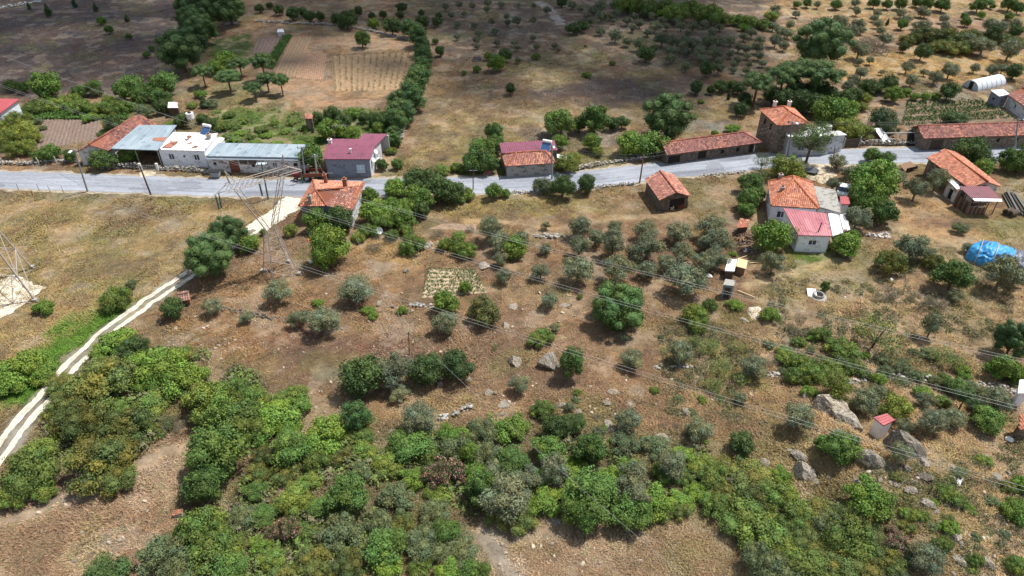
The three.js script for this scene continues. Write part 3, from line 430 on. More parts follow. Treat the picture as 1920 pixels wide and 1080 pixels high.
{
  const h = 1.9; house({ name: 'barn', label: 'low stone barn with a long mottled tile roof along the road bend', category: 'barn', eaves: deep('1250,291 1428,267.5', h, 4.6), h, wall: M.stoneDark, inset: 0.25, om: { door: M.woodDark }, openings: { 0: [[0.08, 0.2, 2.2, 1.3, 'shade_panel'], [0.38, 0.3, 1.5, 1.3, 'shade_panel'], [0.6, 0.7, 0.7, 0.7, 'shade_panel'], [0.77, 0.7, 0.7, 0.7, 'shade_panel'], [0.92, 0.2, 0.8, 1.5, 'shade_panel']] }, roof: { axis: 'X', rh: 1.15, i1: 0.14, cover: 'tile', pal: PAL.old } });
  const q = gp(1412, 275, 0.9); single('laundry', box(0.06, 1.1, 0.8, q.x, 0.9, q.z + 0.4), M.whitePaint, 'white sheet leaning at the end of the low stone barn', 'sheet');
}
{
  const h = 5.2, H = house({ label: 'tall stone house with an orange hipped tile roof beside the pines', eaves: [gp(1458, 236, h), gp(1516, 231, h), gp(1490, 205, h), gp(1424, 206, h)], h, wall: M.stone, inset: 0.25, openings: { 3: [[0.3, 3.4, 0.8, 1.1, 'shade_panel'], [0.65, 3.4, 0.8, 1.1, 'shade_panel']] }, roof: { axis: 'Z', rh: 1.3, i0: 0.36, i1: 0.3, cover: 'tile', pal: PAL.bright } });
  chimney(H, H.E[3].x + 2.2, h + 0.2, H.E[3].z + 0.6, 1.5, 0.5, M.cream); chimney(H, H.E[2].x - 1.4, h + 0.3, H.E[2].z + 0.5, 1.3, 0.5, M.cream);
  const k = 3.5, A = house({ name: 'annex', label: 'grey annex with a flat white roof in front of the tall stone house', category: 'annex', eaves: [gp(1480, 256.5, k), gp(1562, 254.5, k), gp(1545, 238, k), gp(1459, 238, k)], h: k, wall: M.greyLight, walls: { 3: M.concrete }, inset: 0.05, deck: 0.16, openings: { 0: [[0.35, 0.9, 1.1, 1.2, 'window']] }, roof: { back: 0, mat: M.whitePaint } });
  house({ name: 'porch', label: 'lower grey porch with slab roof at the end of the white flat roof', category: 'porch', eaves: [gp(1561, 255, 3.2), gp(1588, 252.5, 3.2), gp(1574, 245, 3.2), gp(1548, 246, 3.2)], h: 3.2, wall: M.greyLight, inset: 0.15, deck: 0.14, roof: { back: 0, mat: M.cream } });
  heater(1481, 245, k + 0.02, -0.5, 'solar water heater with dark blue panel on the flat white roof');
  part('water_tank', new THREE.CylinderGeometry(0.5, 0.5, 1.0, 14).translate(gp(1552, 246, k).x - A.base.x, k + 0.5, gp(1552, 246, k).z - A.base.z), M.dirty, A.g);
  const g0 = gp(1580, 278), g1 = gp(1609, 276), G = thing('yard_gate', 'dark double metal gate beside the flat-roofed annex', 'gate', g0); const e = g1.clone().sub(g0);
  for (let i = 0; i < 2; i++) { const lf = part('gate_leaf', box(e.length() / 2 - 0.06, 1.6, 0.06).rotateY(-Math.atan2(e.z, e.x)).translate(e.x * (0.25 + 0.5 * i), 0.85, e.z * (0.25 + 0.5 * i)), M.woodDark, G); part('handle', box(0.06, 0.2, 0.1, e.x * (i ? 0.54 : 0.46), 0.9, e.z * 0.5), M.steel, lf); } for (const f of [0, 1]) part('gate_post', box(0.18, 1.9, 0.18, e.x * f, 0.95, e.z * f), M.concrete, G);
}
{
  const h = 2.3, H = house({ name: 'barn', label: 'long low barn with a faded red tile roof beside the vegetable field', category: 'barn', eaves: [gp(1732, 260, h), gp(2010, 251, h), gp(2010, 251, h).add(V(0, 0, -4.8)), gp(1732, 260, h).add(V(0, 0, -4.8))], h, wall: M.stone, inset: 0.25, om: { shade_panel: M.dark, door: M.woodDark }, openings: { 0: [[0.1, 0, 2.2, 1.8, 'door'], [0.27, 1.1, 0.6, 0.7, 'shade_panel'], [0.52, 1.1, 0.6, 0.7, 'shade_panel'], [0.65, 1.1, 0.5, 0.7, 'shade_panel']] }, roof: { axis: 'X', rh: 1.0, cover: 'tile', pal: PAL.old, at: 0.62 } });
  for (let i = 0; i < 4; i++) { const p = gp(1716 + i * 4, 262 - i * 2, 0.9), s = single('leaning_sheet', slab([V(-1.3, 0.0, 0.6), V(1.1, 0.05, 0.6), V(1.2, 1.9, -1.3), V(-1.2, 1.9 + i * 0.1, -1.3)], 0.04), i % 2 ? M.woodDark : M.black, 'dark board leaning on the end of the faded red barn', 'board', 'boards leaning on the barn end'); s.position.set(p.x, 0, p.z); }
  const P = (x, y, q) => gp(x, y, q); single('pole_frame', merge([bar(P(1657, 250, 2), P(1722, 248, 2), 0.14), bar(P(1657, 250, 2), P(1657, 250, 2).setY(0), 0.1), bar(P(1690, 249, 2), P(1690, 249, 2).setY(0), 0.1), bar(P(1722, 248, 2), P(1722, 248, 2).setY(0), 0.1)]), M.concretePole, 'pale pole frame between the grey-leaved tree and the red barn', 'frame');
  const sl = P(1662, 262, 0.2); single('metal_sheet', slab([V(sl.x - 0.8, 0.1, sl.z + 0.9), V(sl.x + 0.7, 0.1, sl.z + 0.9), V(sl.x - 0.6, 1.7, sl.z - 1.6), V(sl.x - 2.0, 1.7, sl.z - 1.6)], 0.04), R.whiteClean, 'white metal sheet propped behind the roadside stone wall', 'sheet');
}
{
  house({ name: 'shed', label: 'small grey shed with a white metal roof near the greenhouse', category: 'shed', eaves: [gp(1874, 181, 2.4), gp(1893, 177, 2.4), gp(1880, 169, 2.4), gp(1857, 171.5, 2.4)], h: 2.4, wall: M.grey, inset: 0.1, openings: { 0: [[0.5, 1.0, 0.5, 0.6, 'shade_panel']], 3: [[0.5, 1.2, 0.6, 0.5, 'shade_panel']] }, roof: { back: 0.2, cover: 'metal', mat: R.whiteClean } });
  house({ name: 'stable', label: 'grey block stable with a ribbed red roof beyond the vegetable field', category: 'stable', eaves: [gp(1960, 226, 2.3), gp(2040, 214, 2.3), gp(1935, 172, 2.3), gp(1889, 178, 2.3)], h: 2.3, wall: M.greyLight, inset: 0.2, openings: { 3: [[0.25, 1.0, 0.5, 0.6, 'shade_panel'], [0.6, 1.0, 0.5, 0.6, 'shade_panel']] }, roof: { axis: 'Z', rh: 1.1, cover: 'tile', pal: PAL.old } });
  // greenhouse
  const a = gp(1826, 172), b = gp(1879, 160), L = a.distanceTo(b), g = thing('greenhouse', 'tunnel greenhouse under translucent white plastic', 'greenhouse', a.clone().lerp(b, 0.5).add(V(0, 0, -1.6)), -Math.atan2(b.z - a.z, b.x - a.x)), r = 1.7;
  const sh = new THREE.CylinderGeometry(r, r, L, 20, 10, true, 0, Math.PI); sh.rotateZ(Math.PI / 2); sh.rotateX(-Math.PI / 2 + Math.PI / 2); { const q = sh.attributes.position; let up = 0; for (let i = 0; i < q.count; i++) up += q.getY(i); if (Math.abs(up) < 1) { sh.rotateX(Math.PI / 2); up = 0; for (let i = 0; i < q.count; i++) up += q.getY(i); } if (up < 0) sh.rotateX(Math.PI); }
  part('plastic_cover', sh, new THREE.MeshPhysicalMaterial({ color: lin(226, 232, 238), roughness: 0.55, transmission: 0.3, thickness: 0 }), g);
  for (let i = 0; i <= 6; i++) { const t = new THREE.TorusGeometry(r + 0.02, 0.035, 5, 14, Math.PI); t.rotateY(Math.PI / 2); t.translate(lerp(-L / 2, L / 2, i / 6), 0, 0); part('hoop', t, M.steel, g); }
  const end = new THREE.CircleGeometry(r, 14, 0, Math.PI); end.rotateY(-Math.PI / 2); end.translate(-L / 2, 0, 0); part('end_panel', end, mat(lin(170, 184, 190), 0.6), g); part('door', box(0.05, 1.5, 0.8, -L / 2 - 0.03, 0.75, 0), M.dark, g);
}
// ---------------------------------------------------------------- buildings south of the road
{ // orange-roofed house by the pylon: irregular hipped roof
  const e = 3.0, r = 1.5, g0 = gp(620, 385, e).setY(0), g = thing('house', 'grey house with an irregular orange hipped roof beside the dirt track', 'house', g0), P = (x, y, h) => gp(x, y, h).sub(g0);
  const A = P(559, 387, e), K2 = P(612, 386, e), D = P(659, 396, e), Q = P(681, 351, e + 0.9), T = P(592, 357, e + r), Bk = P(587, 338, e), Cb = P(684, 342, e);
  const T2 = P(664, 352, e + r);
  const faces = [[A, K2, T], [K2, D, T2, T], [Bk, A, T], [Cb, Bk, T, T2], [D, Cb, T2]];
  const rf = part('roof', merge(faces.map((f) => slab(f, 0.1))), mat(lin(150, 90, 66).multiplyScalar(0.8)), g), tl = part('roof_tiles', merge(faces.map((f, i) => tiles(f, i === 1 ? PAL.mixed : PAL.bright))), tileMat, rf); tl.userData.kind = 'stuff';
  const caps = part('ridge_tiles', merge([[A, T], [K2, T], [Bk, T], [T, T2], [D, T2]].flatMap(([p, q]) => ridgeCaps(p.clone().setY(p.y + 0.06), q.clone().setY(q.y + 0.06), PAL.mixed))), tileMat, rf); caps.userData.kind = 'stuff';
  const c = V(0, 0, 0).add(A).add(K2).add(D).add(Cb).add(Bk).multiplyScalar(0.2), fp = [A, K2, D, Cb, Bk].map((p) => p.clone().lerp(c, 0.09).setY(0));
  const op = { 0: [[0.35, 1.0, 0.8, 1.1, 'window'], [0.72, 0.9, 0.7, 1.2, 'shade_panel']], 1: [[0.5, 1.0, 0.9, 1.1, 'window']] };
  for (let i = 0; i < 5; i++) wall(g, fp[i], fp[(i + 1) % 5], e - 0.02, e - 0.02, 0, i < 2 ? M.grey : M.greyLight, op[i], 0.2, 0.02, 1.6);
  const H = { g }; const c1 = P(648, 346, e + 1.35); chimney(H, c1.x, c1.y - 0.5, c1.z + 0.3, 1.5, 0.55, M.brick); const c2 = P(582, 380, e + 0.35); chimney(H, c2.x, c2.y - 0.3, c2.z, 1.4, 0.45, M.concrete); const c3 = P(610, 336, e + 1.2); chimney(H, c3.x, c3.y - 0.8, c3.z, 1.5, 0.45, M.brick);
  part('awning', slab([P(634, 400, 2.2), P(650, 402, 2.2), P(652, 396, 2.5), P(636, 394, 2.5)], 0.04), R.whiteClean, g);
}
house({ name: 'shed', label: 'lone stone shed with an orange gable roof in the meadow below the road', category: 'shed', eaves: [gp(1237, 376, 2.1), gp(1295, 368, 2.1), gp(1262, 327, 2.1), gp(1209, 336, 2.1)], h: 2.1, wall: M.stoneDark, inset: 0.25, openings: { 0: [[0.62, -0.05, 2.4, 1.9, 'shade_panel']] }, roof: { axis: 'Z', rh: 1.0, cover: 'tile', pal: PAL.mixed } });
for (const [x, y, w, h, m] of [[1266, 388, 0.9, 0.8, M.wood], [1276, 389, 1.2, 0.5, M.rust], [1284, 388, 0.6, 0.9, M.woodDark], [1258, 391, 0.7, 0.4, M.woodPale]]) { const p = ground(x, y); single('crate', merge([box(w, h, 0.7, 0, h / 2, 0), box(w + 0.08, 0.08, 0.78, 0, h * 0.9, 0), box(w * 0.8, 0.2, 0.5, 0.05, h + 0.101, 0)]), m, 'old box of junk stacked at the mouth of the lone stone shed', 'crate', 'junk at the stone shed').position.copy(p); }
{
  const h = 3.0, H = house({ label: 'white cottage with an orange hipped tile roof and attached annexes', eaves: [gp(1446, 386, h), gp(1535, 392, h), gp(1523, 344, h), gp(1440, 341, h)], h, wall: M.white, inset: 0.25, openings: { 0: [[0.24, 1.0, 1.2, 1.1, 'window']], 3: [[0.5, 1.0, 0.9, 1.1, 'window']] }, roof: { axis: 'Z', rh: 1.5, i0: 0.74, i1: 0.12, cover: 'tile', pal: PAL.bright } });
  const c = gp(1466, 358, h + 0.7).sub(H.base); chimney(H, c.x, c.y - 0.3, c.z, 0.9, 0.45); const c2 = gp(1461, 341, h + 0.1).sub(H.base); chimney(H, c2.x, c2.y - 0.1, c2.z, 1.3, 0.5);
  const k = 2.7; house({ name: 'annex', label: 'white annex with a pink corrugated roof in front of the cottage', category: 'annex', eaves: [gp(1497, 441.5, k), gp(1560, 443, k), gp(1550, 400, k + 0.3), gp(1469, 390, k + 0.3)], h: k, wall: M.white, inset: 0.15, openings: { 0: [[0.5, 1.1, 1.1, 0.8, 'window']] }, roof: { back: 0.25, cover: 'metal', mat: R.magentaPale } });
  house({ name: 'annex', label: 'flat grey concrete roof annex beside the orange cottage roof', category: 'annex', eaves: [gp(1537, 388, 2.9), gp(1577, 399, 2.9), gp(1567, 356, 2.9), gp(1525, 348, 2.9)], h: 2.9, wall: M.cream, inset: 0.06, deck: 0.2, roof: { back: 0, mat: M.concrete } });
  house({ name: 'porch', label: 'white sheet-metal porch roof beside the pink corrugated annex', category: 'porch', eaves: [gp(1561.5, 443, 2.4), gp(1581, 437, 2.4), gp(1571, 401, 2.4), gp(1552, 402, 2.4)], h: 2.4, open: true, wall: M.white, roof: { back: 0.1, cover: 'metal', mat: R.whiteClean } });
  house({ name: 'porch', label: 'stained pale porch roof at the outer side of the white porch', category: 'porch', eaves: [gp(1582, 434, 2.1), gp(1594, 431, 2.1), gp(1586, 402, 2.1), gp(1573, 404, 2.1)], h: 2.1, open: true, wall: M.white, roof: { back: 0.1, cover: 'metal', mat: R.whiteMetal } });
  house({ name: 'shed', label: 'tiny shed with a maroon roof behind the parked white car', category: 'shed', eaves: [gp(1577, 384, 2), gp(1594, 383, 2), gp(1590, 370, 2), gp(1574, 371, 2)], h: 2, wall: M.white, inset: 0.15, roof: { back: 0.2, cover: 'metal', mat: R.redPaint } });
  for (const [x, y] of [[1562, 462], [1579, 455], [1592, 448], [1571, 425]]) { const p = ground(x, y); single('porch_post', rod(V(0, -0.2, 0), V(0, 2.2, 0), 0.06), M.steel, 'thin steel post under the porch roofs', 'post', 'porch posts').position.copy(p); }
  const fl = ground(1520, 465); single('stovepipe', rod(V(0, 0, 0), V(0.3, 4.2, 0), 0.07), M.black, 'black stovepipe standing against the pink-roofed annex', 'stovepipe').position.set(fl.x, 0, fl.z + 0.3);
  for (const [x, y, m, w] of [[1512, 467, M.woodPale, 2.4], [1532, 467, M.black, 1.0], [1545, 466, M.whitePaint, 0.7], [1557, 464, M.wood, 0.9]]) { const p = ground(x, y); single('household_crate', merge([box(w, 0.45, 0.5, 0, 0.22, 0), box(w * 0.7, 0.25, 0.4, 0.08, 0.571, 0)]), m, 'low box or bench set against the annex wall', 'crate', 'boxes along the annex wall').position.copy(p); }
}
{
  const h = 2.8, H = house({ name: 'barn', label: 'long barn with a bright orange gable roof beside the straw yard', category: 'barn', eaves: [gp(1817, 353, h), gp(1877, 350, h), gp(1795, 286, h), gp(1737, 296, h)], h, wall: M.stone, walls: { 0: M.cream }, inset: 0.3, openings: { 3: [[0.8, 0.2, 1.4, 1.6, 'shade_panel']], 0: [[0.75, 0.8, 0.7, 0.9, 'shade_panel']] }, roof: { axis: 'Z', rh: 0.95, cover: 'tile', pal: PAL.bright } });
  house({ name: 'shed', label: 'small whitewashed shed with a striped white and rust roof beside the orange barn', category: 'shed', eaves: [gp(1797, 358, 2.2), gp(1812, 352, 2.2), gp(1796, 337, 2.2), gp(1775, 341, 2.2)], h: 2.2, wall: M.dirty, inset: 0.15, openings: { 3: [[0.5, 0, 0.9, 1.7, 'shade_panel']] }, roof: { back: 0.3, cover: 'metal', mat: R.whiteMetal } });
  const E = eavesAt('1823,373 1877,374 1850,353 1796,356', 2.6), c = V(0, 0, 0); E.forEach((p) => c.addScaledVector(p, 0.25)); c.y = 0; const L = E.map((p) => p.clone().sub(c)); L[2].y += 0.5; L[3].y += 0.5;
  const g = thing('open_shed', 'open wooden animal shed under a dark maroon lean-to roof', 'shed', c), rf = part('roof', slab(L, 0.06), R.wineMetal, g); part('roof_sheet', ribbed(...L.map((p) => p.clone().setY(p.y + 0.03))), R.wineMetal, rf);
  part('roof_edge', slab([L[0].clone().add(V(0.1, -0.02, 0.55)), L[1].clone().add(V(-0.1, -0.02, 0.55)), L[1].clone().setY(L[1].y + 0.1), L[0].clone().setY(L[0].y + 0.1)], 0.04), R.whiteClean, rf).userData.label = 'white sheet along the front edge of the maroon roof';
  for (const f of [0.04, 0.35, 0.68, 0.96]) for (const b of [0.06, 0.94]) { const p = L[0].clone().lerp(L[1], f).lerp(L[3].clone().lerp(L[2], f), b); part('post', rod(V(p.x, -0.2, p.z), V(p.x, p.y - 0.06, p.z), 0.08), M.wood, g); }
  for (let i = 0; i < 9; i++) { const p = L[0].clone().lerp(L[3], 0.06 + i * 0.1); part('board', box(0.06, 1.9, 0.26, p.x + 0.1, 0.95, p.z), i % 3 ? M.woodDark : M.wood, g); }
  for (let i = 0; i < 8; i++) { const p = L[0].clone().lerp(L[1], 0.05 + i * 0.075); part('board', box(0.3, rr(1.0, 1.5), 0.05, p.x, 0.6, p.z - 0.05), i % 2 ? M.woodDark : M.wood, g); }
  // pallets in front
  for (const x of [1820, 1833]) { const p = ground(x, 398), q = thing('pallet', 'white painted pallet standing upright before the open animal shed', 'pallet', p, 0, 'pallets at the animal shed'); for (let i = 0; i < 4; i++) part('board', box(0.12, 1.0, 0.04, -0.45 + i * 0.3, 0.5, 0), M.whitePaint, q); for (const y of [0.15, 0.85]) part('rail', box(1.1, 0.1, 0.05, 0, y, -0.046), M.whitePaint, q); }
  // timber pile
  for (let i = 0; i < 9; i++) { const a = ground(1880 + i * 2.4, 366 + i * 0.7), b = ground(1898 + i * 3.2, 400 + i * 0.8); a.y += 0.25 + (i % 3) * 0.28; b.y += 0.2 + (i % 3) * 0.24; single('timber_beam', bar(a, b, 0.24, 0.2), i % 2 ? M.woodDark : mat(lin(104, 108, 104), 0.95), 'weathered grey beam in the timber pile behind the barn', 'beam', 'timber pile'); }
  for (const [x, y] of [[1889, 402], [1897, 405]]) { const p = ground(x, y), t = thing('log_roll', 'round black roll lying at the end of the timber pile', 'roll', p, 0.4, 'rolls by the timber pile'); const c2 = new THREE.CylinderGeometry(0.5, 0.5, 1.3, 16); c2.rotateZ(Math.PI / 2); c2.translate(0, 0.48, 0); part('roll', c2, M.woodDark, t); const c3 = new THREE.CylinderGeometry(0.2, 0.2, 1.34, 10); c3.rotateZ(Math.PI / 2); c3.translate(0, 0.48, 0); part('core', c3, M.black, t); }
}
{ // small red-roofed hut on the slope
  house({ name: 'hut', label: 'tiny white hut with a bright red roof among boulders', category: 'hut', eaves: [gp(1637, 783, 2.1), gp(1657, 799, 2.1), gp(1677, 791, 2.1), gp(1662, 778, 2.1)], h: 2.1, wall: M.white, inset: 0.12, deck: 0.08, openings: { 1: [[0.5, 0, 0.7, 1.6, 'door']] }, om: { door: M.greyLight }, roof: { back: 0.2, cover: 'metal', mat: R.redPaint } });
  house({ name: 'hut', label: 'white hut cut by the picture edge above the boulder slope', category: 'hut', eaves: [gp(1908, 738, 2), gp(1935, 738, 2), gp(1935, 715, 2), gp(1910, 715, 2)], h: 2, wall: M.white, roof: { back: 0.2, cover: 'metal', mat: R.whiteClean } });
  house({ name: 'hut', label: 'low hut with an orange tile roof at the picture edge below the white hut', category: 'hut', eaves: [gp(1912, 806, 1.6), gp(1945, 802, 1.6), gp(1940, 780, 1.6), gp(1908, 785, 1.6)], h: 1.6, wall: M.stone, roof: { back: 0.4, cover: 'tile', pal: PAL.bright } });
  house({ name: 'hutch', label: 'animal hutch with a white and pink roof by the olive grove', category: 'hutch', eaves: [gp(1359, 508, 1.3), gp(1377, 509, 1.3), gp(1381, 491, 1.3), gp(1364, 489, 1.3)], h: 1.3, wall: M.woodDark, inset: 0.1, roof: { back: 0.3, cover: 'metal', mat: R.whiteClean } });
  house({ name: 'hutch', label: 'plywood-topped pen beside the white hutch', category: 'hutch', eaves: [gp(1380, 499, 1.2), gp(1399, 504, 1.2), gp(1402, 489, 1.2), gp(1384, 484, 1.2)], h: 1.2, wall: M.wood, inset: 0.12, roof: { back: 0.05, mat: M.woodPale } });
  house({ name: 'privy', label: 'grey board privy with a pale flat roof below the hutches', category: 'shed', eaves: [gp(1356, 534, 2.1), gp(1376, 536, 2.1), gp(1379, 527, 2.1), gp(1360, 524, 2.1)], h: 2.1, wall: M.grey, inset: 0.06, openings: { 0: [[0.5, 0, 0.7, 1.7, 'door']] }, om: { door: M.woodDark }, roof: { back: 0.1, mat: M.concrete } });
  house({ name: 'coop', label: 'small coop with an orange tile roof beside the cottage path', category: 'coop', eaves: [gp(1382, 428, 1.3), gp(1402, 426, 1.3), gp(1405, 415, 1.3), gp(1387, 415, 1.3)], h: 1.3, wall: M.woodDark, inset: 0.12, roof: { back: 0.35, cover: 'tile', pal: PAL.bright } });
  house({ name: 'well_house', label: 'crumbling tile-roofed brick hut beside the dirt track', category: 'hut', eaves: [gp(338, 566, 1.1), gp(358, 562, 1.1), gp(352, 546, 1.1), gp(330, 550, 1.1)], h: 1.1, wall: M.stone, inset: 0.2, roof: { axis: 'X', rh: 0.35, cover: 'tile', pal: [[150, 104, 88], [168, 116, 94], [132, 96, 84], [176, 140, 118]] } });
  house({ name: 'hut', label: 'dark little field hut under trees beyond the whitewashed house', category: 'hut', eaves: [gp(314, 202, 1.9), gp(334, 202, 1.9), gp(333, 193, 1.9), gp(316, 193, 1.9)], h: 1.9, wall: M.woodDark, inset: 0.12, roof: { back: 0.2, mat: M.dirty } });
  house({ name: 'privy', label: 'tiny brick privy with an orange roof in the garden behind the maroon-roofed house', category: 'shed', eaves: [gp(571, 223, 2.2), gp(586, 223, 2.2), gp(586, 216, 2.2), gp(572, 216, 2.2)], h: 2.2, wall: M.stone, inset: 0.1, roof: { back: 0.2, cover: 'tile', pal: PAL.mixed } });
  house({ name: 'cistern', label: 'small square concrete cistern between the field trees', category: 'cistern', eaves: [gp(886, 111, 0.6), gp(903, 111, 0.6), gp(901, 106, 0.6), gp(888, 106, 0.6)], h: 0.6, wall: M.concrete, inset: 0.02, deck: 0.05, roof: { back: 0, mat: M.dark } });
  house({ name: 'trough', label: 'walled stone water basin above the stone pines', category: 'basin', eaves: [gp(420, 42, 0.8), gp(446, 40, 0.8), gp(444, 35, 0.8), gp(424, 36, 0.8)], h: 0.8, wall: M.greyLight, inset: 0.02, deck: 0.05, roof: { back: 0, mat: M.stone } });
  house({ name: 'hut', label: 'small pale shelter at the head of the ploughed field', category: 'hut', eaves: [gp(519, 60, 1.2), gp(533, 60, 1.2), gp(531, 55, 1.2), gp(521, 55, 1.2)], h: 1.2, wall: M.dirty, inset: 0.05, roof: { back: 0.1, mat: M.whitePaint } });
}
{ // hay stack under blue tarpaulin
  const a = ground(1838, 512), b = ground(1925, 535), ctr = ground(1868, 492), turn = 0.62, g = thing('tarpaulin_stack', 'hay stack under a blue tarpaulin and a grey sheet', 'tarpaulin', ctr, -turn);
  const loaf = (x0, x1, dy, seedN) => { const nx = 56, ny = 36, pos = [], idx = []; for (let i = 0; i <= nx; i++) for (let j = 0; j <= ny; j++) { const u = i / nx, t = j / ny * Math.PI, e = Math.sqrt(Math.min(1, (x0 < -3 ? u : 1) * 3.2)), cs = Math.sign(Math.cos(t)) * Math.abs(Math.cos(t)) ** 0.75, sn = Math.abs(Math.sin(t)) ** 0.7; const w = (vn(u * 9 + seedN, t * 3) - 0.5) * 0.28 + (vn(u * 26 + seedN, t * 9) - 0.5) * 0.12 - 0.22 * Math.abs(vn(u * 13 + seedN + 5, t * 5 + 3) - 0.5); pos.push(lerp(x0, x1, u), Math.max(0, (2.2 * sn * (0.3 + 0.7 * e) + w * 1.5 * sn) + dy), cs * (2.2 + w * 1.4) * (0.45 + 0.55 * e)); if (i && j) { const k = i * (ny + 1) + j; idx.push(k - ny - 2, k - ny - 1, k, k - ny - 2, k, k - 1); } } const q = new THREE.BufferGeometry(); q.setAttribute('position', new THREE.Float32BufferAttribute(pos, 3)); q.setIndex(idx); q.computeVertexNormals(); return q; };
  part('hay', loaf(-3.2, 4.2, -0.55, 9).scale(1, 1, 0.8), M.woodPale, g); part('blue_tarpaulin', loaf(-3.6, 1.4, 0, 9), mat(lin(58, 146, 200), 0.5), g); part('grey_tarpaulin', loaf(1.3, 5.0, -0.06, 14), mat(lin(98, 104, 116), 0.5), g);
  for (const x of [-2.4, -0.6]) { const q = []; for (let i = 0; i <= 14; i++) { const t = i / 14 * Math.PI; q.push(V(x, Math.abs(Math.sin(t)) ** 0.7 * 2.34, Math.sign(Math.cos(t)) * Math.abs(Math.cos(t)) ** 0.75 * 2.36)); } part('rope', new THREE.TubeGeometry(new THREE.CatmullRomCurve3(q), 30, 0.035, 5), M.woodPale, g); }
  // printed strokes near the fold of the sheet
  const pr = []; for (const [x, z, w, d] of [[-1.9, -0.55, 0.9, 0.12], [-1.9, 0.0, 0.9, 0.12], [-2.3, -0.28, 0.12, 0.42], [-1.5, -0.28, 0.12, 0.42], [-1.9, -0.28, 0.12, 0.3]]) pr.push(box(w, 0.02, d, x, 2.3, z)); part('printed_mark', merge(pr), mat(lin(24, 60, 120), 0.6), g);
}
// ---------------------------------------------------------------- plants
// crown: leaf-sized faces spread through the shells of many lobes; coordinates are in crown radii, y = 0 at the ground
function ballLobes(n, cy, ry, r0, r1, flat = 1, bottom = -0.75) { const out = []; for (let i = 0; i < n; i++) { const k = (i + 0.5) / n, y = lerp(bottom, 1, k), a = i * 2.39996 + rr(-0.5, 0.5), s = Math.sqrt(Math.max(0, 1 - y * y)), r = rr(r0 * 0.75, r1 * 1.08), q = rr(0.78, 1.14) - r * 0.8; out.push([Math.cos(a) * s * q, cy + y * (ry - r * 0.7) * flat, Math.sin(a) * s * q, r]); } out.push([0, cy, 0, Math.min(0.7, ry * 0.8)]); return out; }
function crownGeo(lobes, o) {
  const { n: n0, leaf, asp = 0.62, core = 0.6, spread = 0.8, up = 0.3, squash = 0.85, hue = 0.12, lobeVar = 0.16, deep = 0.72 } = o, pos = [], col = [], n = n0 * 1.0;
  const wts = lobes.map((l) => l[3] * l[3]), tot = wts.reduce((a, b) => a + b, 0), p = V(), d = V(), nn = V(), t1 = V(), t2 = V();
  const lsz = lobes.map(() => rr(0.68, 1.35)), tint = lobes.map(() => { const k = 1 + rr(-lobeVar, lobeVar), h = rr(-hue, hue); return [k * (1 + h), k, k * (1 - h)]; });
  lobes.forEach((l, li) => {
    const [cx, cy, cz, r] = l, cnt = Math.round(n * wts[li] / tot / (lsz[li] ** 1.2));
    for (let i = 0; i < cnt; i++) {
      d.set(rr(-1, 1), rr(-1, 1), rr(-1, 1)); while (d.lengthSq() > 1 || d.lengthSq() < 0.01) d.set(rr(-1, 1), rr(-1, 1), rr(-1, 1)); d.normalize();
      const bump = 0.82 + 0.36 * vn(d.x * 2.6 + cx * 9 + 50, d.z * 2.6 + d.y * 2.1 + cz * 9 + 50), q = r * bump * (rnd() < 0.14 ? rr(1.0, 1.32) : 0.58 + 0.46 * Math.sqrt(rnd()));
      p.set(cx + d.x * q, cy + d.y * q * squash, cz + d.z * q); if (p.y < 0.02) continue;
      let hid = false; for (let k = 0; k < lobes.length; k++) if (k !== li) { const m = lobes[k]; if ((p.x - m[0]) ** 2 + ((p.y - m[1]) / squash) ** 2 + (p.z - m[2]) ** 2 < (m[3] * deep) ** 2) { hid = true; break; } } if (hid) continue;
      nn.set(d.x + rr(-spread, spread) * 2, d.y + up + rr(-spread, spread) * 2, d.z + rr(-spread, spread) * 2).normalize(); t1.set(rr(-1, 1), rr(-1, 1), rr(-1, 1)).cross(nn).normalize(); t2.crossVectors(nn, t1);
      const a = leaf * 0.9 * lsz[li] * rr(0.5, 1.4), b = a * asp, k = rr(0.78, 1.22), h = rr(-hue, hue), c = tint[li], cr = k * c[0] * (1 + h), cg = k * c[1], cb = k * c[2] * (1 - h);
      const A = [p.x - t1.x * a, p.y - t1.y * a, p.z - t1.z * a], B = [p.x - t2.x * b, p.y - t2.y * b, p.z - t2.z * b], C = [p.x + t1.x * a, p.y + t1.y * a, p.z + t1.z * a], D = [p.x + t2.x * b, p.y + t2.y * b, p.z + t2.z * b];
      pos.push(...A, ...B, ...C, ...A, ...C, ...D); for (let q2 = 0; q2 < 6; q2++) col.push(cr, cg, cb);
    }
    if (core) { const g = new THREE.IcosahedronGeometry(r * core, 1), q = g.attributes.position; for (let i = 0; i < q.count; i++) { p.fromBufferAttribute(q, i); const s = 0.8 + 0.4 * vn(p.x * 7 / r + 30, p.z * 7 / r + p.y * 5 / r + 30); pos.push(cx + p.x * s, Math.max(0.01, cy + p.y * s * squash), cz + p.z * s); col.push(...tint[li]); } }
  });
  const g = new THREE.BufferGeometry(); g.setAttribute('position', new THREE.Float32BufferAttribute(pos, 3)); g.setAttribute('color', new THREE.Float32BufferAttribute(col, 3)); return g;
}
function trunkGeo(lobes, baseR, fork, n = 5) { const out = [rod(V(rr(-0.05, 0.05), -0.15, 0), V(0, fork, 0), baseR, baseR * 0.72, 7)]; const pick = lobes.slice().sort((a, b) => b[3] - a[3]).slice(0, n); for (const l of pick) out.push(rod(V(0, fork * 0.92, 0), V(l[0] * 0.8, Math.max(fork + 0.08, l[1]), l[2] * 0.8), baseR * 0.55, baseR * 0.16, 5)); return merge(out); }
const barkM = { grey: mat(lin(122, 110, 98), 0.95), brown: mat(lin(98, 78, 62), 0.95), pine: mat(lin(116, 88, 72), 0.95) };
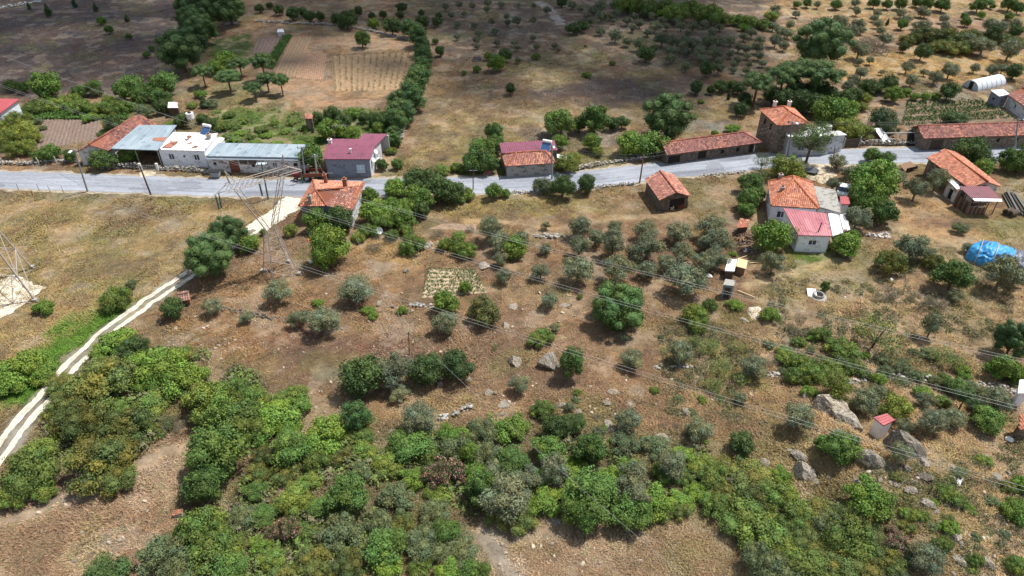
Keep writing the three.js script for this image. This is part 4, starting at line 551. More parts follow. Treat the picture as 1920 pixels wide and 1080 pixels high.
const leafMat = (r, g, b) => new THREE.MeshStandardMaterial({ color: new THREE.Color(r * 0.95, g * 0.96, b * 0.76), roughness: 0.8, vertexColors: true, side: THREE.DoubleSide });
const tints = (r, g, b, n = 4, v = 0.14) => Array.from({ length: n }, (_, i) => { const k = 1 + v * (2 * (i / (n - 1)) - 1), h = 0.1 * ((i * 7) % n / n - 0.5); return leafMat(r * k * (1 + h), g * k, b * k * (1 - h)); });
// kinds: c = height of the crown's middle, tr = [trunk radius, fork height], all in crown radii
const KIND = {};
function kind(key, o) {
  const protos = []; for (let i = 0; i < (o.variants ?? 3); i++) { const L = o.lobes(); const g = new THREE.Group(); if (o.tr) { const t = part('trunk', trunkGeo(L, o.tr[0], o.tr[1], o.limbs ?? 5), o.bark ?? barkM.brown, g); } const crown = part(o.crownName ?? 'crown', crownGeo(L, o.leaf), o.mats[0], g); if (o.extra) o.extra(g, L); protos.push(g); }
  KIND[key] = { ...o, protos };
}
kind('olive', { c: 1.05, tr: [0.1, 0.5], bark: barkM.grey, limbs: 6, variants: 7, mats: tints(0.160, 0.176, 0.112, 5), lobes: () => ballLobes(7 + Math.floor(rnd() * 7), 1.05, rr(0.62, 0.86), 0.28, 0.46), leaf: { n: 8370, leaf: 0.043, asp: 0.5, core: 0.45, spread: 0.6, lobeVar: 0.2 } });
KIND.fargrove = { ...KIND.olive, big: 0.6 };   // the same olive, seen farther off
kind('tree', { c: 1.0, tr: [0.09, 0.4], variants: 4, mats: tints(0.096, 0.160, 0.032, 5, 0.2), lobes: () => ballLobes(14, 1.0, 0.82, 0.3, 0.46), leaf: { n: 9450, leaf: 0.047, core: 0.55, hue: 0.16 } });
kind('bright', { c: 0.9, tr: [0.07, 0.3], variants: 4, mats: tints(0.140, 0.222, 0.036, 5), lobes: () => ballLobes(13, 0.9, 0.8, 0.3, 0.45), leaf: { n: 8100, leaf: 0.052, core: 0.55, hue: 0.16 } });
kind('yellowgreen', { c: 0.85, tr: [0.06, 0.25], variants: 2, mats: tints(0.175, 0.21, 0.036, 3), lobes: () => ballLobes(12, 0.85, 0.8, 0.28, 0.42), leaf: { n: 8100, leaf: 0.043, core: 0.5, hue: 0.14 } });
kind('dark', { c: 1.0, tr: [0.09, 0.35], variants: 3, mats: tints(0.058, 0.098, 0.026, 4), lobes: () => ballLobes(13, 1.0, 0.85, 0.3, 0.45), leaf: { n: 8775, leaf: 0.045, core: 0.55 } });
kind('oak', { c: 0.9, tr: [0.08, 0.3], variants: 3, mats: tints(0.105, 0.112, 0.034, 4), lobes: () => ballLobes(16, 0.88, 0.84, 0.26, 0.4), leaf: { n: 10800, leaf: 0.036, core: 0.55, hue: 0.22, lobeVar: 0.22 } });
kind('great', { c: 0.8, tr: [0.08, 0.3], variants: 1, mats: tints(0.066, 0.122, 0.032, 2), lobes: () => [...ballLobes(40, 0.8, 0.86, 0.22, 0.3, 1, -0.92), [0, 0.6, 0, 0.62]], leaf: { n: 26400, leaf: 0.026, core: 0.75, hue: 0.18, lobeVar: 0.12 } });
kind('bush', { c: 0.55, variants: 5, crownName: 'foliage', tr: [0.05, 0.2], mats: tints(0.128, 0.180, 0.036, 6, 0.22), lobes: () => ballLobes(13, 0.5, 0.62, 0.26, 0.4, 1, -0.3), leaf: { n: 8775, leaf: 0.039, core: 0.6, hue: 0.18, lobeVar: 0.2 } });
kind('greenbush', { c: 0.55, variants: 3, crownName: 'foliage', tr: [0.05, 0.2], mats: tints(0.160, 0.245, 0.038, 4), lobes: () => ballLobes(12, 0.5, 0.6, 0.26, 0.4, 1, -0.3), leaf: { n: 8100, leaf: 0.043, core: 0.6, hue: 0.15 } });
kind('oakbush', { c: 0.55, variants: 4, crownName: 'foliage', tr: [0.05, 0.2], mats: tints(0.122, 0.138, 0.034, 5, 0.2), lobes: () => ballLobes(15, 0.5, 0.64, 0.24, 0.36, 1, -0.3), leaf: { n: 10125, leaf: 0.034, core: 0.6, hue: 0.25, lobeVar: 0.25 } });
kind('greybush', { c: 0.6, variants: 3, crownName: 'foliage', tr: [0.05, 0.2], bark: barkM.grey, mats: tints(0.130, 0.158, 0.080, 4), lobes: () => ballLobes(12, 0.58, 0.62, 0.26, 0.4, 1, -0.4), leaf: { n: 8100, leaf: 0.039, core: 0.5, hue: 0.14 } });
kind('dry', { c: 0.5, variants: 2, crownName: 'twigs', tr: [0.04, 0.2], bark: barkM.grey, mats: tints(0.17, 0.14, 0.115, 3), lobes: () => ballLobes(8, 0.5, 0.55, 0.26, 0.4, 1, -0.3), leaf: { n: 3510, leaf: 0.086, asp: 0.08, core: 0, spread: 1 } });
kind('sparse', { c: 1.0, tr: [0.06, 0.45], limbs: 9, variants: 2, mats: tints(0.17, 0.20, 0.06, 3), lobes: () => ballLobes(10, 1.0, 0.8, 0.26, 0.36), leaf: { n: 2700, leaf: 0.039, core: 0, hue: 0.2 } });
kind('pine', { c: 1.75, tr: [0.085, 1.25], bark: barkM.pine, limbs: 9, variants: 3, mats: tints(0.066, 0.116, 0.034, 4), lobes: () => ballLobes(24, 1.75, 0.62, 0.22, 0.34, 1, -0.55), leaf: { n: 16500, leaf: 0.034, asp: 0.4, core: 0.72, hue: 0.12, lobeVar: 0.16, up: 0.5 } });
kind('pineround', { c: 1.05, tr: [0.08, 0.4], bark: barkM.pine, limbs: 8, variants: 2, mats: tints(0.062, 0.112, 0.034, 3), lobes: () => ballLobes(30, 1.05, 0.9, 0.2, 0.32), leaf: { n: 19800, leaf: 0.029, asp: 0.4, core: 0.74, hue: 0.12, up: 0.4 } });
kind('openpine', { c: 1.4, tr: [0.075, 0.85], bark: barkM.pine, limbs: 12, variants: 2, mats: tints(0.115, 0.156, 0.056, 3), lobes: () => ballLobes(20, 1.4, 0.78, 0.2, 0.3), leaf: { n: 12100, leaf: 0.031, asp: 0.4, core: 0.35, hue: 0.14, up: 0.4 } });
kind('tall', { c: 1.35, tr: [0.09, 0.5], variants: 3, mats: tints(0.066, 0.124, 0.036, 4), lobes: () => ballLobes(16, 1.35, 1.25, 0.34, 0.46), leaf: { n: 10125, leaf: 0.047, core: 0.55, hue: 0.16 } });
kind('cypress', { c: 2.2, tr: [0.12, 0.5], variants: 2, mats: tints(0.046, 0.084, 0.028, 3), lobes: () => { const o = []; for (let i = 0; i < 14; i++) { const y = 0.5 + i * 0.27, w = Math.min(1, (4.5 - y) / 2.6); for (let k = 0; k < (i > 10 ? 1 : 3); k++) o.push([rr(-0.4, 0.4) * w, y, rr(-0.4, 0.4) * w, 0.5 * w + 0.12]); } return o; }, leaf: { n: 8100, leaf: 0.069, core: 0.6, up: 0.6 } });
kind('oleander', { c: 0.55, variants: 2, crownName: 'foliage', tr: [0.05, 0.2], mats: tints(0.075, 0.12, 0.04, 2), lobes: () => ballLobes(12, 0.5, 0.6, 0.26, 0.38, 1, -0.3), leaf: { n: 6075, leaf: 0.039, core: 0.6 }, extra: (g, L) => { const f = part('flowers', crownGeo(L, { n: 1700, leaf: 0.032, asp: 0.9, core: 0, up: 0.9, hue: 0.1 }), leafMat(0.55, 0.24, 0.28), g); f.scale.setScalar(1.03); f.userData.label = 'pink oleander flowers'; f.userData.kind = 'stuff'; } });

const plantSpots = [];
function place(key, name, cx, cy, w, label, category, group, hs = 1) {
  const k = KIND[key], sy = hs * rr(0.86, 1.14); let P = ground(cx, cy), Rm = 1;
  for (let i = 0; i < 5; i++) { const top = V(P.x, P.y + k.c * Rm * sy, P.z), dep = project(top)[2]; Rm = w * (k.big ?? 0.53) * dep / F; let y = hgt(P.x, P.z) + k.c * Rm * sy; const q = gp(cx, cy, y); P = V(q.x, hgt(q.x, q.z), q.z); }
  return spawn(key, name, P, Rm, sy, label, category, group);
}
function spawn(key, name, P, Rm, sy, label, category, group) {
  const k = KIND[key], g = k.protos[Math.floor(rnd() * k.protos.length)].clone(); g.name = numbered(name); g.position.copy(P); g.rotation.y = rr(0, 6.283); g.scale.set(Rm * rr(0.86, 1.12), Rm * sy, Rm * rr(0.86, 1.12)); tag(g, label, category, group);
  const m = k.mats[Math.floor(rnd() * k.mats.length)]; for (const c of g.children) if (c.name === 'crown' || c.name === 'foliage' || c.name === 'twigs') c.material = m;
  scene.add(g); plantSpots.push([P.x, P.z, Rm]); return g;
}
const grove = (key, name, list, label, category, group, hs) => { for (const [x, y, w, h] of pxs(list)) place(key, name, x, y, w, label, category, group, h ?? hs ?? 1); };

// --- hill beyond the road, west
grove('cypress', 'conifer', '88,17,13 138,4,9 178,12,10 237,33,9 53,10,7', 'small dark conifer standing alone on the dark western slope', 'conifer', 'conifers on the dark western slope', 0.8);
grove('tree', 'young_tree', '190,38,18 203,55,16 242,68,12 275,102,14 284,90,12', 'small green tree on the dark slope beside the big pine wood', 'tree', 'young trees on the dark slope');
grove('pineround', 'stone_pine', '336,92,92 376,55,56 362,40,60 392,14,80 428,16,62 374,80,32 350,5,50', 'dense dark green stone pine in the wood beside the dark slope', 'pine tree', 'stone pines above the western houses');
grove('pine', 'umbrella_pine', '378,133,38 426,143,46 475,163,36 499,146,34 525,150,36 490,114,48 448,118,40', 'umbrella pine on a bare trunk beside the ploughed field', 'pine tree', 'umbrella pines beside the ploughed field', 0.85);
grove('bright', 'orchard_tree', '83,160,58 424,112,44 405,125,30', 'rounded light green tree above the western gardens', 'tree', 'light green trees above the western gardens');
grove('tree', 'garden_tree', '247,165,56 305,157,50 280,172,40 228,168,36 150,170,22 175,163,30 20,160,26 45,163,22 298,183,40 262,180,36', 'mid green garden tree in the row behind the bright crop strip', 'tree', 'garden trees behind the crop strip');
grove('bush', 'garden_shrub', '70,200,46 110,196,44 150,200,46 190,204,46 225,200,40 130,188,36 205,190,34 90,188,30 250,198,30', 'dark green shrub in the hedge along the bright crop strip', 'shrub', 'hedge along the crop strip');
grove('cypress', 'cypress_tree', '381,190,15', 'dark pointed cypress tree behind the whitewashed house', 'cypress', undefined, 0.72);
grove('cypress', 'cypress_tree', '586,243,6', 'thin dark cypress beside the brick privy in the garden', 'cypress');
grove('greybush', 'garden_shrub', '270,209,38 238,199,18 72,226,18 80,240,14', 'grey-green shrub at the corner of the western gardens', 'shrub', 'grey-green garden shrubs');
grove('dark', 'garden_tree', '302,200,30 340,225,30 378,222,22 395,232,26', 'dark green tree beside the little field hut', 'tree', 'dark trees around the field hut');
grove('yellowgreen', 'grape_vine', '30,226,44 45,245,44 14,260,40 60,255,36 25,280,36 50,275,32 5,240,36', 'bright yellow-green vine bush below the red metal roof', 'vine', 'vines below the red metal roof');
grove('dark', 'garden_tree', '215,238,44 200,252,30', 'dark leafy tree between the ploughed plot and the old barn', 'tree', 'trees beside the old barn');
grove('tree', 'fig_tree', '186,298,42 205,300,34 95,285,36 130,291,24 72,292,26', 'leafy fig tree at the roadside wall of the western plot', 'fig tree', 'fig trees at the roadside wall');
grove('bright', 'lemon_tree', '240,289,38 331,303,9 363,308,6', 'light green tree in front of the open carport', 'tree', 'trees before the carport');
// --- gardens behind the northern houses
grove('bush', 'garden_shrub', '438,236,26 456,226,22 430,215,22 490,242,26 514,230,20 547,230,20 570,240,20 470,256,18 575,262,22 425,255,20', 'leafy green shrub in the kitchen garden behind the grey barn', 'shrub', 'kitchen garden shrubs', 0.7);
grove('greenbush', 'vegetable_clump', '440,262,26 480,268,26 520,270,24 560,270,24 590,262,26 450,250,22 410,268,22 500,254,22 535,246,20', 'bright green vegetable clump in the kitchen garden', 'vegetables', 'kitchen garden vegetables', 0.6);
grove('dark', 'hedge_tree', '597,222,28 625,214,34 645,226,30 682,220,24 702,224,30 722,228,32', 'dark green tree in the hedge behind the maroon roof', 'tree', 'hedge behind the maroon roof');
grove('bright', 'hedge_tree', '660,212,26 615,242,40 640,246,30 662,250,28 710,240,28 728,262,26', 'bright green tree tucked behind the maroon roof', 'tree', 'bright trees behind the maroon roof');
grove('tall', 'hedgerow_tree', '768,52,34 783,66,36 790,86,36 793,104,38 792,122,38 786,142,38 780,152,40 766,172,46 778,184,42 748,190,42 752,208,46 745,226,40 762,216,34 738,248,26 740,262,24', 'dark green tree in the hedgerow line beside the ploughed field', 'tree', 'hedgerow beside the ploughed field', 0.8);
grove('tree', 'field_tree', '678,72,30', 'single green tree standing in the ploughed field', 'tree', undefined, 1.1);
grove('tree', 'house_tree', '585,294,46 715,308,22 744,307,22', 'round green tree beside the maroon-roofed grey house', 'tree', 'trees beside the grey house', 1.1);
grove('bush', 'house_shrub', '733,283,24 742,270,20 715,272,16', 'green shrub along the path beside the grey house', 'shrub', 'shrubs beside the grey house');
// --- far slope, middle
grove('dark', 'wild_tree', '487,15,16 505,10,14 523,18,18 548,25,28 568,22,20 580,30,24 600,30,18 630,35,24 650,36,34 672,20,18 735,48,34 750,28,18 753,14,20 718,27,14 697,30,16 792,40,26 790,24,14 820,40,20 823,29,12 825,95,22 816,77,13 660,30,22 640,46,20', 'dark wild tree along the stone wall above the ploughed field', 'tree', 'wild trees along the upper stone wall');
grove('bright', 'wild_tree', '700,44,24', 'single light green tree on the upper stone wall', 'tree');
grove('fargrove', 'young_olive', '858,45,13 857,68,13 888,47,12 897,62,14 922,40,12 927,58,14 893,75,13 895,86,12 932,80,12 950,30,12 952,42,12 885,10,14 915,5,14 914,16,12 940,8,12 965,80,12 970,89,12 971,112,12 999,70,12 1006,87,12 1041,85,12 1046,93,11 1000,37,14 1026,18,16 1001,10,11 973,9,9 969,38,18 860,8,12 835,12,12 870,25,12 845,28,12', 'young olive tree scattered on the bare slope beside the rutted hill track', 'olive tree', 'young olives on the bare slope');
grove('bright', 'thicket_tree', '930,117,38 915,105,18 894,129,16 870,136,10', 'light green tree in the clump below the concrete cistern', 'tree', 'clump below the cistern'); grove('dark', 'thicket_tree', '948,103,24 957,166,22', 'dark tree beside the light green clump below the cistern', 'tree', 'dark trees by the clump');
grove('dark', 'slope_tree', '1053,4,20 1076,53,26 1090,49,24 1212,101,32 1226,92,14 1325,128,28 1306,163,26', 'round dark green tree among the far olives', 'tree', 'dark round trees among the far olives');
grove('fargrove', 'far_olive', '1072,9,16 1088,17,12 1111,20,18 1127,10,22 1128,30,20 1126,58,16 1154,66,22 1150,8,13 1155,24,14 1145,31,14 1151,39,11 1176,38,16 1175,13,16 1190,30,14 1200,43,15 1176,77,18 1200,81,24 1187,52,14 1228,48,22 1240,38,18 1242,72,30 1258,76,24 1280,80,28 1300,82,24 1258,95,20 1258,108,20 1286,97,16 1286,124,17 1312,98,22 1316,110,18 1340,98,24 1348,114,16 1348,128,20 1376,120,13 1376,131,12 1400,91,16 1401,104,14 1422,88,20 1423,103,16 1427,74,18 1328,77,22 1350,79,22 1300,48,20 1277,48,17 1268,39,14 1320,45,16 1370,76,18 1385,88,16 1395,68,16 1410,60,18 1370,100,14 1383,112,13 1405,120,13 1430,118,14 1440,130,14 1400,132,14 1108,40,14 1100,30,12 1215,60,14 1222,30,14 1250,50,14 1335,60,16 1350,50,14 1290,62,14', 'grey-green olive tree in the far grove on the dark hillside', 'olive tree', 'far grove on the dark hillside');
grove('bush', 'scrub_bush', '1180,6,56 1215,16,46 1250,12,40 1270,24,50 1295,14,40 1330,26,58 1358,36,34 1410,42,30 1432,46,30 1445,30,24', 'green scrub bush at the head of the far grove', 'shrub', 'scrub at the head of the far grove'); grove('greenbush', 'scrub_bush', '1390,38,34 1395,52,22 1240,26,24', 'bright green scrub bush at the head of the far grove', 'shrub', 'bright scrub at the head of the far grove');
grove('dark', 'boundary_tree', '1350,161,28 1333,168,18 1370,160,24 1385,165,26 1395,185,30 1390,205,26 1400,195,24', 'dark tree in the boundary belt beside the tall stone house', 'tree', 'boundary belt by the stone house');
grove('cypress', 'cypress_tree', '1367,178,7', 'small cypress in the boundary belt beside the stone house', 'cypress'); grove('bush', 'field_shrub', '1314,190,12 1100,140,18 1148,118,14 1005,106,18 1097,86,7', 'low shrub alone in the dark bare field', 'shrub', 'shrubs in the burnt field'); grove('greenbush', 'field_shrub', '1374,241,26 1340,250,16', 'bright shrub behind the low mottled-roof barn', 'shrub', 'bright shrubs behind the low barn');
// --- far east
grove('fargrove', 'hill_olive', '1455,16,16 1455,26,12 1493,26,14 1533,8,13 1568,34,13 1607,20,16 1605,5,16 1646,24,15 1690,24,16 1770,35,14 1772,48,16 1857,45,24 1735,24,18 1730,20,18 1735,46,22 1720,47,16 1648,44,18 1652,57,15 1610,45,22 1615,56,16 1595,57,26 1580,42,20 1640,33,13 1700,35,16 1560,46,14 1545,35,12 1880,50,20 1905,45,22 1815,70,24 1770,60,18 1482,45,18 1462,58,20 1450,48,18 1478,62,18 1455,75,22 1470,85,18', 'olive tree on the golden eastern hilltop', 'olive tree', 'olives on the golden eastern hilltop');
grove('tree', 'hill_tree', '1494,8,14 1515,5,16 1568,8,20 1640,4,20 1690,5,24 1740,6,24 1768,8,28 1835,10,26 1862,12,10 1895,6,30 1850,4,20 1812,40,18 1808,30,14 1692,45,20 1910,14,20 1720,4,20 1665,8,18', 'mid green tree along the top of the golden hill', 'tree', 'trees along the golden hilltop'); grove('bright', 'hill_tree', '1840,28,16 1892,30,18', 'light green tree on the golden hilltop', 'tree', 'light green hilltop trees'); grove('cypress', 'cypress_tree', '1665,40,6', 'slim bright cypress on the golden eastern hill', 'cypress');
grove('oakbush', 'hill_shrub', '1740,66,50 1780,70,54 1820,66,40 1765,88,32 1790,90,42 1820,88,38 1700,75,30 1720,70,30 1880,72,36 1905,78,34', 'dense brown-green shrub in the belt across the eastern hill', 'shrub', 'shrub belt across the eastern hill'); grove('olive', 'hill_olive', '1845,84,40 1895,92,38 1612,92,40 1660,72,26', 'large silver olive in the shrub belt across the eastern hill', 'olive tree', 'silver olives in the shrub belt'); grove('dark', 'hill_tree', '1730,96,30 1862,64,32 1695,88,18 1905,58,26', 'dark tree in the shrub belt across the eastern hill', 'tree', 'dark trees in the shrub belt', 1.1); grove('dry', 'dry_shrub', '1640,86,40 1655,95,30 1625,75,26', 'reddish bare shrub in front of the eastern shrub belt', 'shrub', 'reddish bare shrubs', 1);
grove('fargrove', 'terrace_olive', '1616,135,22 1612,115,14 1654,135,11 1702,124,21 1710,150,22 1733,135,14 1755,143,24 1782,131,26 1828,127,16 1860,130,18 1880,128,20 1632,112,14 1600,150,20 1590,160,20', 'olive tree on the yellow terrace above the vegetable field', 'olive tree', 'olives on the yellow terrace', 1.05); grove('dark', 'terrace_tree', '1780,170,32 1903,133,32 1628,163,34 1668,156,34 1645,165,26', 'dark green tree at the edge of the vegetable field', 'tree', 'dark trees at the vegetable field'); grove('bright', 'terrace_tree', '1676,176,38 1735,182,22 1716,181,18 1755,180,18 1700,172,18', 'bright green tree in the hedge of the vegetable field', 'tree', 'bright hedge of the vegetable field');
grove('pineround', 'great_pine', '1543,79,96', 'huge round dark pine rising above the tall stone house', 'pine tree'); grove('pine', 'great_pine', '1470,142,66 1502,128,70 1536,136,86 1422,152,62', 'great umbrella pine behind the tall stone house', 'pine tree', 'umbrella pines behind the stone house', 0.8); grove('dark', 'shade_tree', '1470,185,44 1500,190,46 1530,195,46 1560,185,40 1585,188,40 1450,178,36 1545,170,40 1520,170,40 1600,178,36 1490,170,40', 'dark understorey tree beneath the great pines', 'tree', 'understorey beneath the great pines');
grove('bright', 'mulberry_tree', '1560,212,66 1585,205,50 1540,205,40', 'broad bright green mulberry tree behind the flat-roofed annex', 'tree', 'mulberries behind the annex'); grove('yellowgreen', 'arbour_vine', '1590,240,52 1615,246,46 1570,238,36 1622,184,26 1618,200,22', 'yellow-green arbour vine beside the dark yard gate', 'vine', 'arbour vines beside the gate', 0.8); grove('greybush', 'silver_tree', '1655,224,58 1665,240,40', 'pale blue-grey leafy tree beside the faded red barn', 'tree', 'pale grey trees beside the barn', 1.2); grove('dark', 'field_shrub', '1791,222,44', 'dark shrub growing behind the faded red barn roof', 'shrub', undefined, 0.6);
grove('openpine', 'roadside_pine', '1525,258,74', 'open-crowned pine leaning over the road before the flat-roofed annex', 'pine tree', undefined, 0.95);
// --- along the road, middle
grove('tree', 'walnut_tree', '1052,229,54 1116,222,54', 'rounded walnut tree in the row behind the small tiled house', 'tree', 'walnut trees behind the tiled house', 1.1); grove('dark', 'walnut_tree', '1086,232,30 1150,232,30 1166,229,26', 'darker tree between the rounded walnut trees', 'tree', 'darker trees in the walnut row'); grove('pineround', 'lone_pine', '1253,216,92', 'large round pine above the low mottled-roof barn', 'pine tree', undefined, 0.9); grove('bright', 'orchard_tree', '1110,267,38 1050,266,34 1182,268,58 1222,270,62 1200,275,50', 'bright green orchard tree between the tiled house and the low barn', 'tree', 'orchard trees by the low barn', 0.9); grove('yellowgreen', 'orchard_shrub', '1062,306,44 1076,298,30 1122,284,20', 'yellow-green shrub beside the small tiled house', 'shrub', 'yellow-green shrubs by the tiled house');
grove('tree', 'roadside_tree', '925,246,36 905,284,52 888,302,44 930,270,36 915,305,40', 'green tree in the clump west of the small tiled house', 'tree', 'clump beside the small tiled house', 1.05); grove('bush', 'roadside_shrub', '855,314,26 830,319,32 870,318,24 943,322,14', 'low shrub at the field corner above the road', 'shrub', 'shrubs at the field corner'); grove('dry', 'dry_shrub', '833,297,22', 'dark bare shrub in the pasture above the road', 'shrub', undefined, 0.7);
grove('bright', 'laurel_bush', '925,358,32 948,362,20', 'dense bright laurel bush below the road in the meadow', 'shrub', 'laurels below the road', 1.0); grove('greybush', 'roadside_fig', '1014,348,32 1032,352,34', 'grey-green fig bush on the low wall below the road', 'fig tree', 'grey figs on the road wall', 1.3); grove('dark', 'roadside_fig', '1055,349,44 1100,344,36', 'dark round fig bush on the low wall below the road', 'fig tree', 'dark figs on the road wall', 1.0);
grove('dark', 'lane_tree', '777,337,48 800,334,40 825,352,56 850,360,48 790,392,36', 'dark broad tree in the thicket below the road', 'tree', 'dark trees in the road thicket'); grove('bright', 'lane_tree', '742,352,44 790,372,46 692,366,32 702,396,56 758,390,44 718,412,44 756,408,46 735,385,40 775,362,36', 'bright green tree in the thicket beside the orange-roofed grey house', 'tree', 'bright trees in the road thicket'); grove('bush', 'lane_shrub', '876,364,30 860,372,28 690,432,40 670,445,30 735,440,26 760,430,30', 'weedy shrub at the edge of the road thicket', 'shrub', 'shrubs at the road thicket');
grove('dark', 'house_tree', '640,408,48 665,380,26', 'dark tree against the front of the orange-roofed grey house', 'tree', 'dark trees at the orange roof', 1.1); grove('bright', 'fig_tree', '592,412,48 618,458,78 605,480,50', 'big bright fig tree in front of the orange-roofed grey house', 'fig tree', 'figs before the orange roof', 1.1); grove('yellowgreen', 'yard_bush', '545,431,28 493,435,14', 'yellow-green bush beside the lattice tower', 'shrub', 'bushes beside the lattice tower', 1.1);
grove('pineround', 'track_pine', '388,478,104 424,436,72', 'massive dark pine overhanging the dirt track', 'pine tree', 'pines overhanging the dirt track', 0.9); grove('bright', 'track_tree', '466,456,38', 'bright green tree beside the pines over the dirt track', 'tree');
// --- western meadow
grove('bush', 'meadow_bush', '218,560,54', 'rounded dark green bush beside the dirt track in the meadow', 'shrub', undefined, 1.1); grove('greybush', 'meadow_bush', '246,533,22', 'small grey bush next to the rounded meadow bush', 'shrub'); grove('greenbush', 'meadow_bush', '83,577,42', 'lone bright bush beside the limestone pad', 'shrub', undefined, 1.0); grove('dark', 'fig_bush', '323,577,44', 'round dark fig bush beside the crumbling brick hut', 'fig tree', undefined, 0.9); grove('greenbush', 'meadow_bush', '40,690,80 10,705,60 75,700,50 20,725,60 -20,700,70', 'light green thicket bush at the foot of the meadow', 'shrub', 'thicket at the foot of the meadow', 0.8);
// --- middle slope
grove('olive', 'slope_olive', '518,545,56 668,541,62 607,602,62 560,596,38 740,692,70 750,737,36 835,604,50', 'silver olive tree on the brown slope below the lattice tower', 'olive tree', 'olives below the lattice tower'); grove('olive', 'small_olive', '395,575,36 462,594,28', 'thin small olive on the dry slope below the track pines', 'olive tree', 'thin olives below the pines'); grove('greenbush', 'slope_bush', '755,581,22 595,568,20 548,598,18 690,582,24 700,592,18', 'small bright bush on the brown slope', 'shrub', 'small bushes on the brown slope'); grove('bush', 'slope_bush', '772,456,48 835,458,32 870,468,40 858,458,26', 'green thicket bush above the striped vegetable patch', 'shrub', 'bushes above the vegetable patch', 1.3); grove('bright', 'patch_tree', '835,566,50 872,538,24 965,462,50', 'bright green tree at the edge of the striped vegetable patch', 'tree', 'trees at the vegetable patch'); grove('oak', 'kermes_oak', '908,582,62', 'brown-green oak just below the striped vegetable patch', 'oak tree'); grove('olive', 'patch_olive', '918,428,46 938,452,42 975,448,40 938,485,30 945,515,32', 'olive tree between the vegetable patch and the orchard', 'olive tree', 'olives above the vegetable patch', 1.15);
grove('dark', 'slope_tree', '677,706,82 800,692,72 855,686,70', 'broad dark green tree in the row across the middle slope', 'tree', 'row of broad trees on the middle slope', 0.9); grove('sparse', 'sapling', '928,650,14', 'tiny sapling on the bare middle slope', 'sapling'); grove('great', 'great_oak', '1158,574,108', 'very large round dark green tree in the middle of the slope', 'tree');
grove('olive', 'orchard_olive', '1024,422,18 1023,466,24 1014,508,34 1088,424,46 1086,460,46 1084,502,62 1155,424,28 1150,454,54 1156,500,58 1210,428,42 1215,460,54 1215,506,38 1274,436,44 1280,470,42 1288,522,72 1333,424,54 1348,452,52 1318,490,44 1342,484,48 1190,475,40 1250,492,36 1118,445,34 1325,455,44', 'silver-green olive tree in the rows of the olive orchard', 'olive tree', 'olive orchard rows'); grove('olive', 'slope_olive', '1030,561,36 1040,613,22 1169,631,20 1184,672,42 1274,660,52 1068,762,20 975,720,42 1178,788,50 1310,805,56 1413,687,56 1390,745,26 1122,812,32', 'silver olive tree on the rocky slope around the great round tree', 'olive tree', 'olives around the great round tree'); grove('bush', 'slope_bush', '1014,634,50 1087,556,13 1240,632,10 1082,735,16 1018,768,46', 'dark green bush among the pale boulders', 'shrub', 'bushes among the pale boulders'); grove('tree', 'boulder_tree', '1070,680,52', 'tall green tree growing against the big grey boulder', 'tree', undefined, 1.2);
grove('bush', 'gully_shrub', '1304,588,44 1330,572,30 1310,610,36', 'loose green shrub beside the grey privy', 'shrub', 'shrubs beside the privy', 1.2); grove('greenbush', 'gully_shrub', '1378,572,30 1375,476,16 1446,590,40', 'bright green shrub near the broken concrete slab', 'shrub', 'bright shrubs near the slab', 0.9); grove('sparse', 'gully_weed', '1330,650,44 1350,690,50 1300,640,30 1340,720,40 1380,650,30 1390,710,36', 'loose yellow-green weed clump in the gully', 'weeds', 'weeds in the gully', 0.7);
// --- around the cottage
grove('bright', 'cottage_tree', '1450,444,70', 'big bright green tree in front of the pink-roofed annex', 'tree'); grove('sparse', 'cottage_tree', '1482,440,48', 'bare grey-leaved tree shading the pink roof edge', 'tree'); grove('olive', 'cottage_olive', '1450,490,50', 'olive tree below the cottage beside the junk heap', 'olive tree'); grove('yellowgreen', 'garden_tree', '1474,314,62 1490,326,40', 'yellow-green tree between the road and the cottage roof', 'tree', 'yellow-green trees above the cottage'); grove('sparse', 'garden_tree', '1430,302,32 1430,330,26', 'thin pale tree at the roadside above the cottage', 'tree', 'thin pale trees at the roadside'); grove('tree', 'garden_tree', '1411,344,44 1405,372,44 1400,392,34 1420,365,36', 'green tree in the hedge west of the cottage', 'tree', 'hedge beside the cottage'); grove('olive', 'garden_olive', '1572,302,34 1594,322,30 1562,344,28 1682,332,40 1608,408,54', 'olive tree in the garden between the cottage and the road', 'olive tree', 'olives in the cottage garden'); grove('bright', 'walnut_tree', '1638,336,80 1625,358,60 1655,318,50', 'large bright walnut tree beside the cottage garden', 'tree', 'walnuts beside the cottage garden', 1.05); grove('tree', 'walnut_tree', '1616,374,46 1645,367,50 1660,398,54 1640,385,40', 'mid green tree below the large walnut in the cottage garden', 'tree', 'trees below the large walnut'); grove('tree', 'roadside_tree', '1660,297,34 1636,290,28', 'small tree on the roadside strip above the walnut', 'tree', 'small roadside trees'); grove('olive', 'yard_olive', '1720,352,44 1760,333,38', 'gnarled olive tree standing in the straw yard', 'olive tree', 'olives in the straw yard', 1.3); grove('dark', 'barn_tree', '1824,284,60 1840,296,40', 'dark tree over the road behind the orange barn', 'tree', 'dark trees behind the orange barn', 1.0); grove('bright', 'barn_tree', '1842,316,38', 'bright bush against the orange barn roof', 'shrub'); grove('tree', 'edge_tree', '1896,298,48 1916,304,44 1930,290,50', 'green tree beside the road at the picture edge', 'tree', 'trees beside the road end'); grove('bright', 'cottage_bush', '1587,458,48 1600,445,30', 'bright bush at the corner of the white porch', 'shrub', 'bushes at the porch corner'); grove('greybush', 'yard_bush', '1801,428,28', 'low grey-green bush in the straw yard', 'shrub');
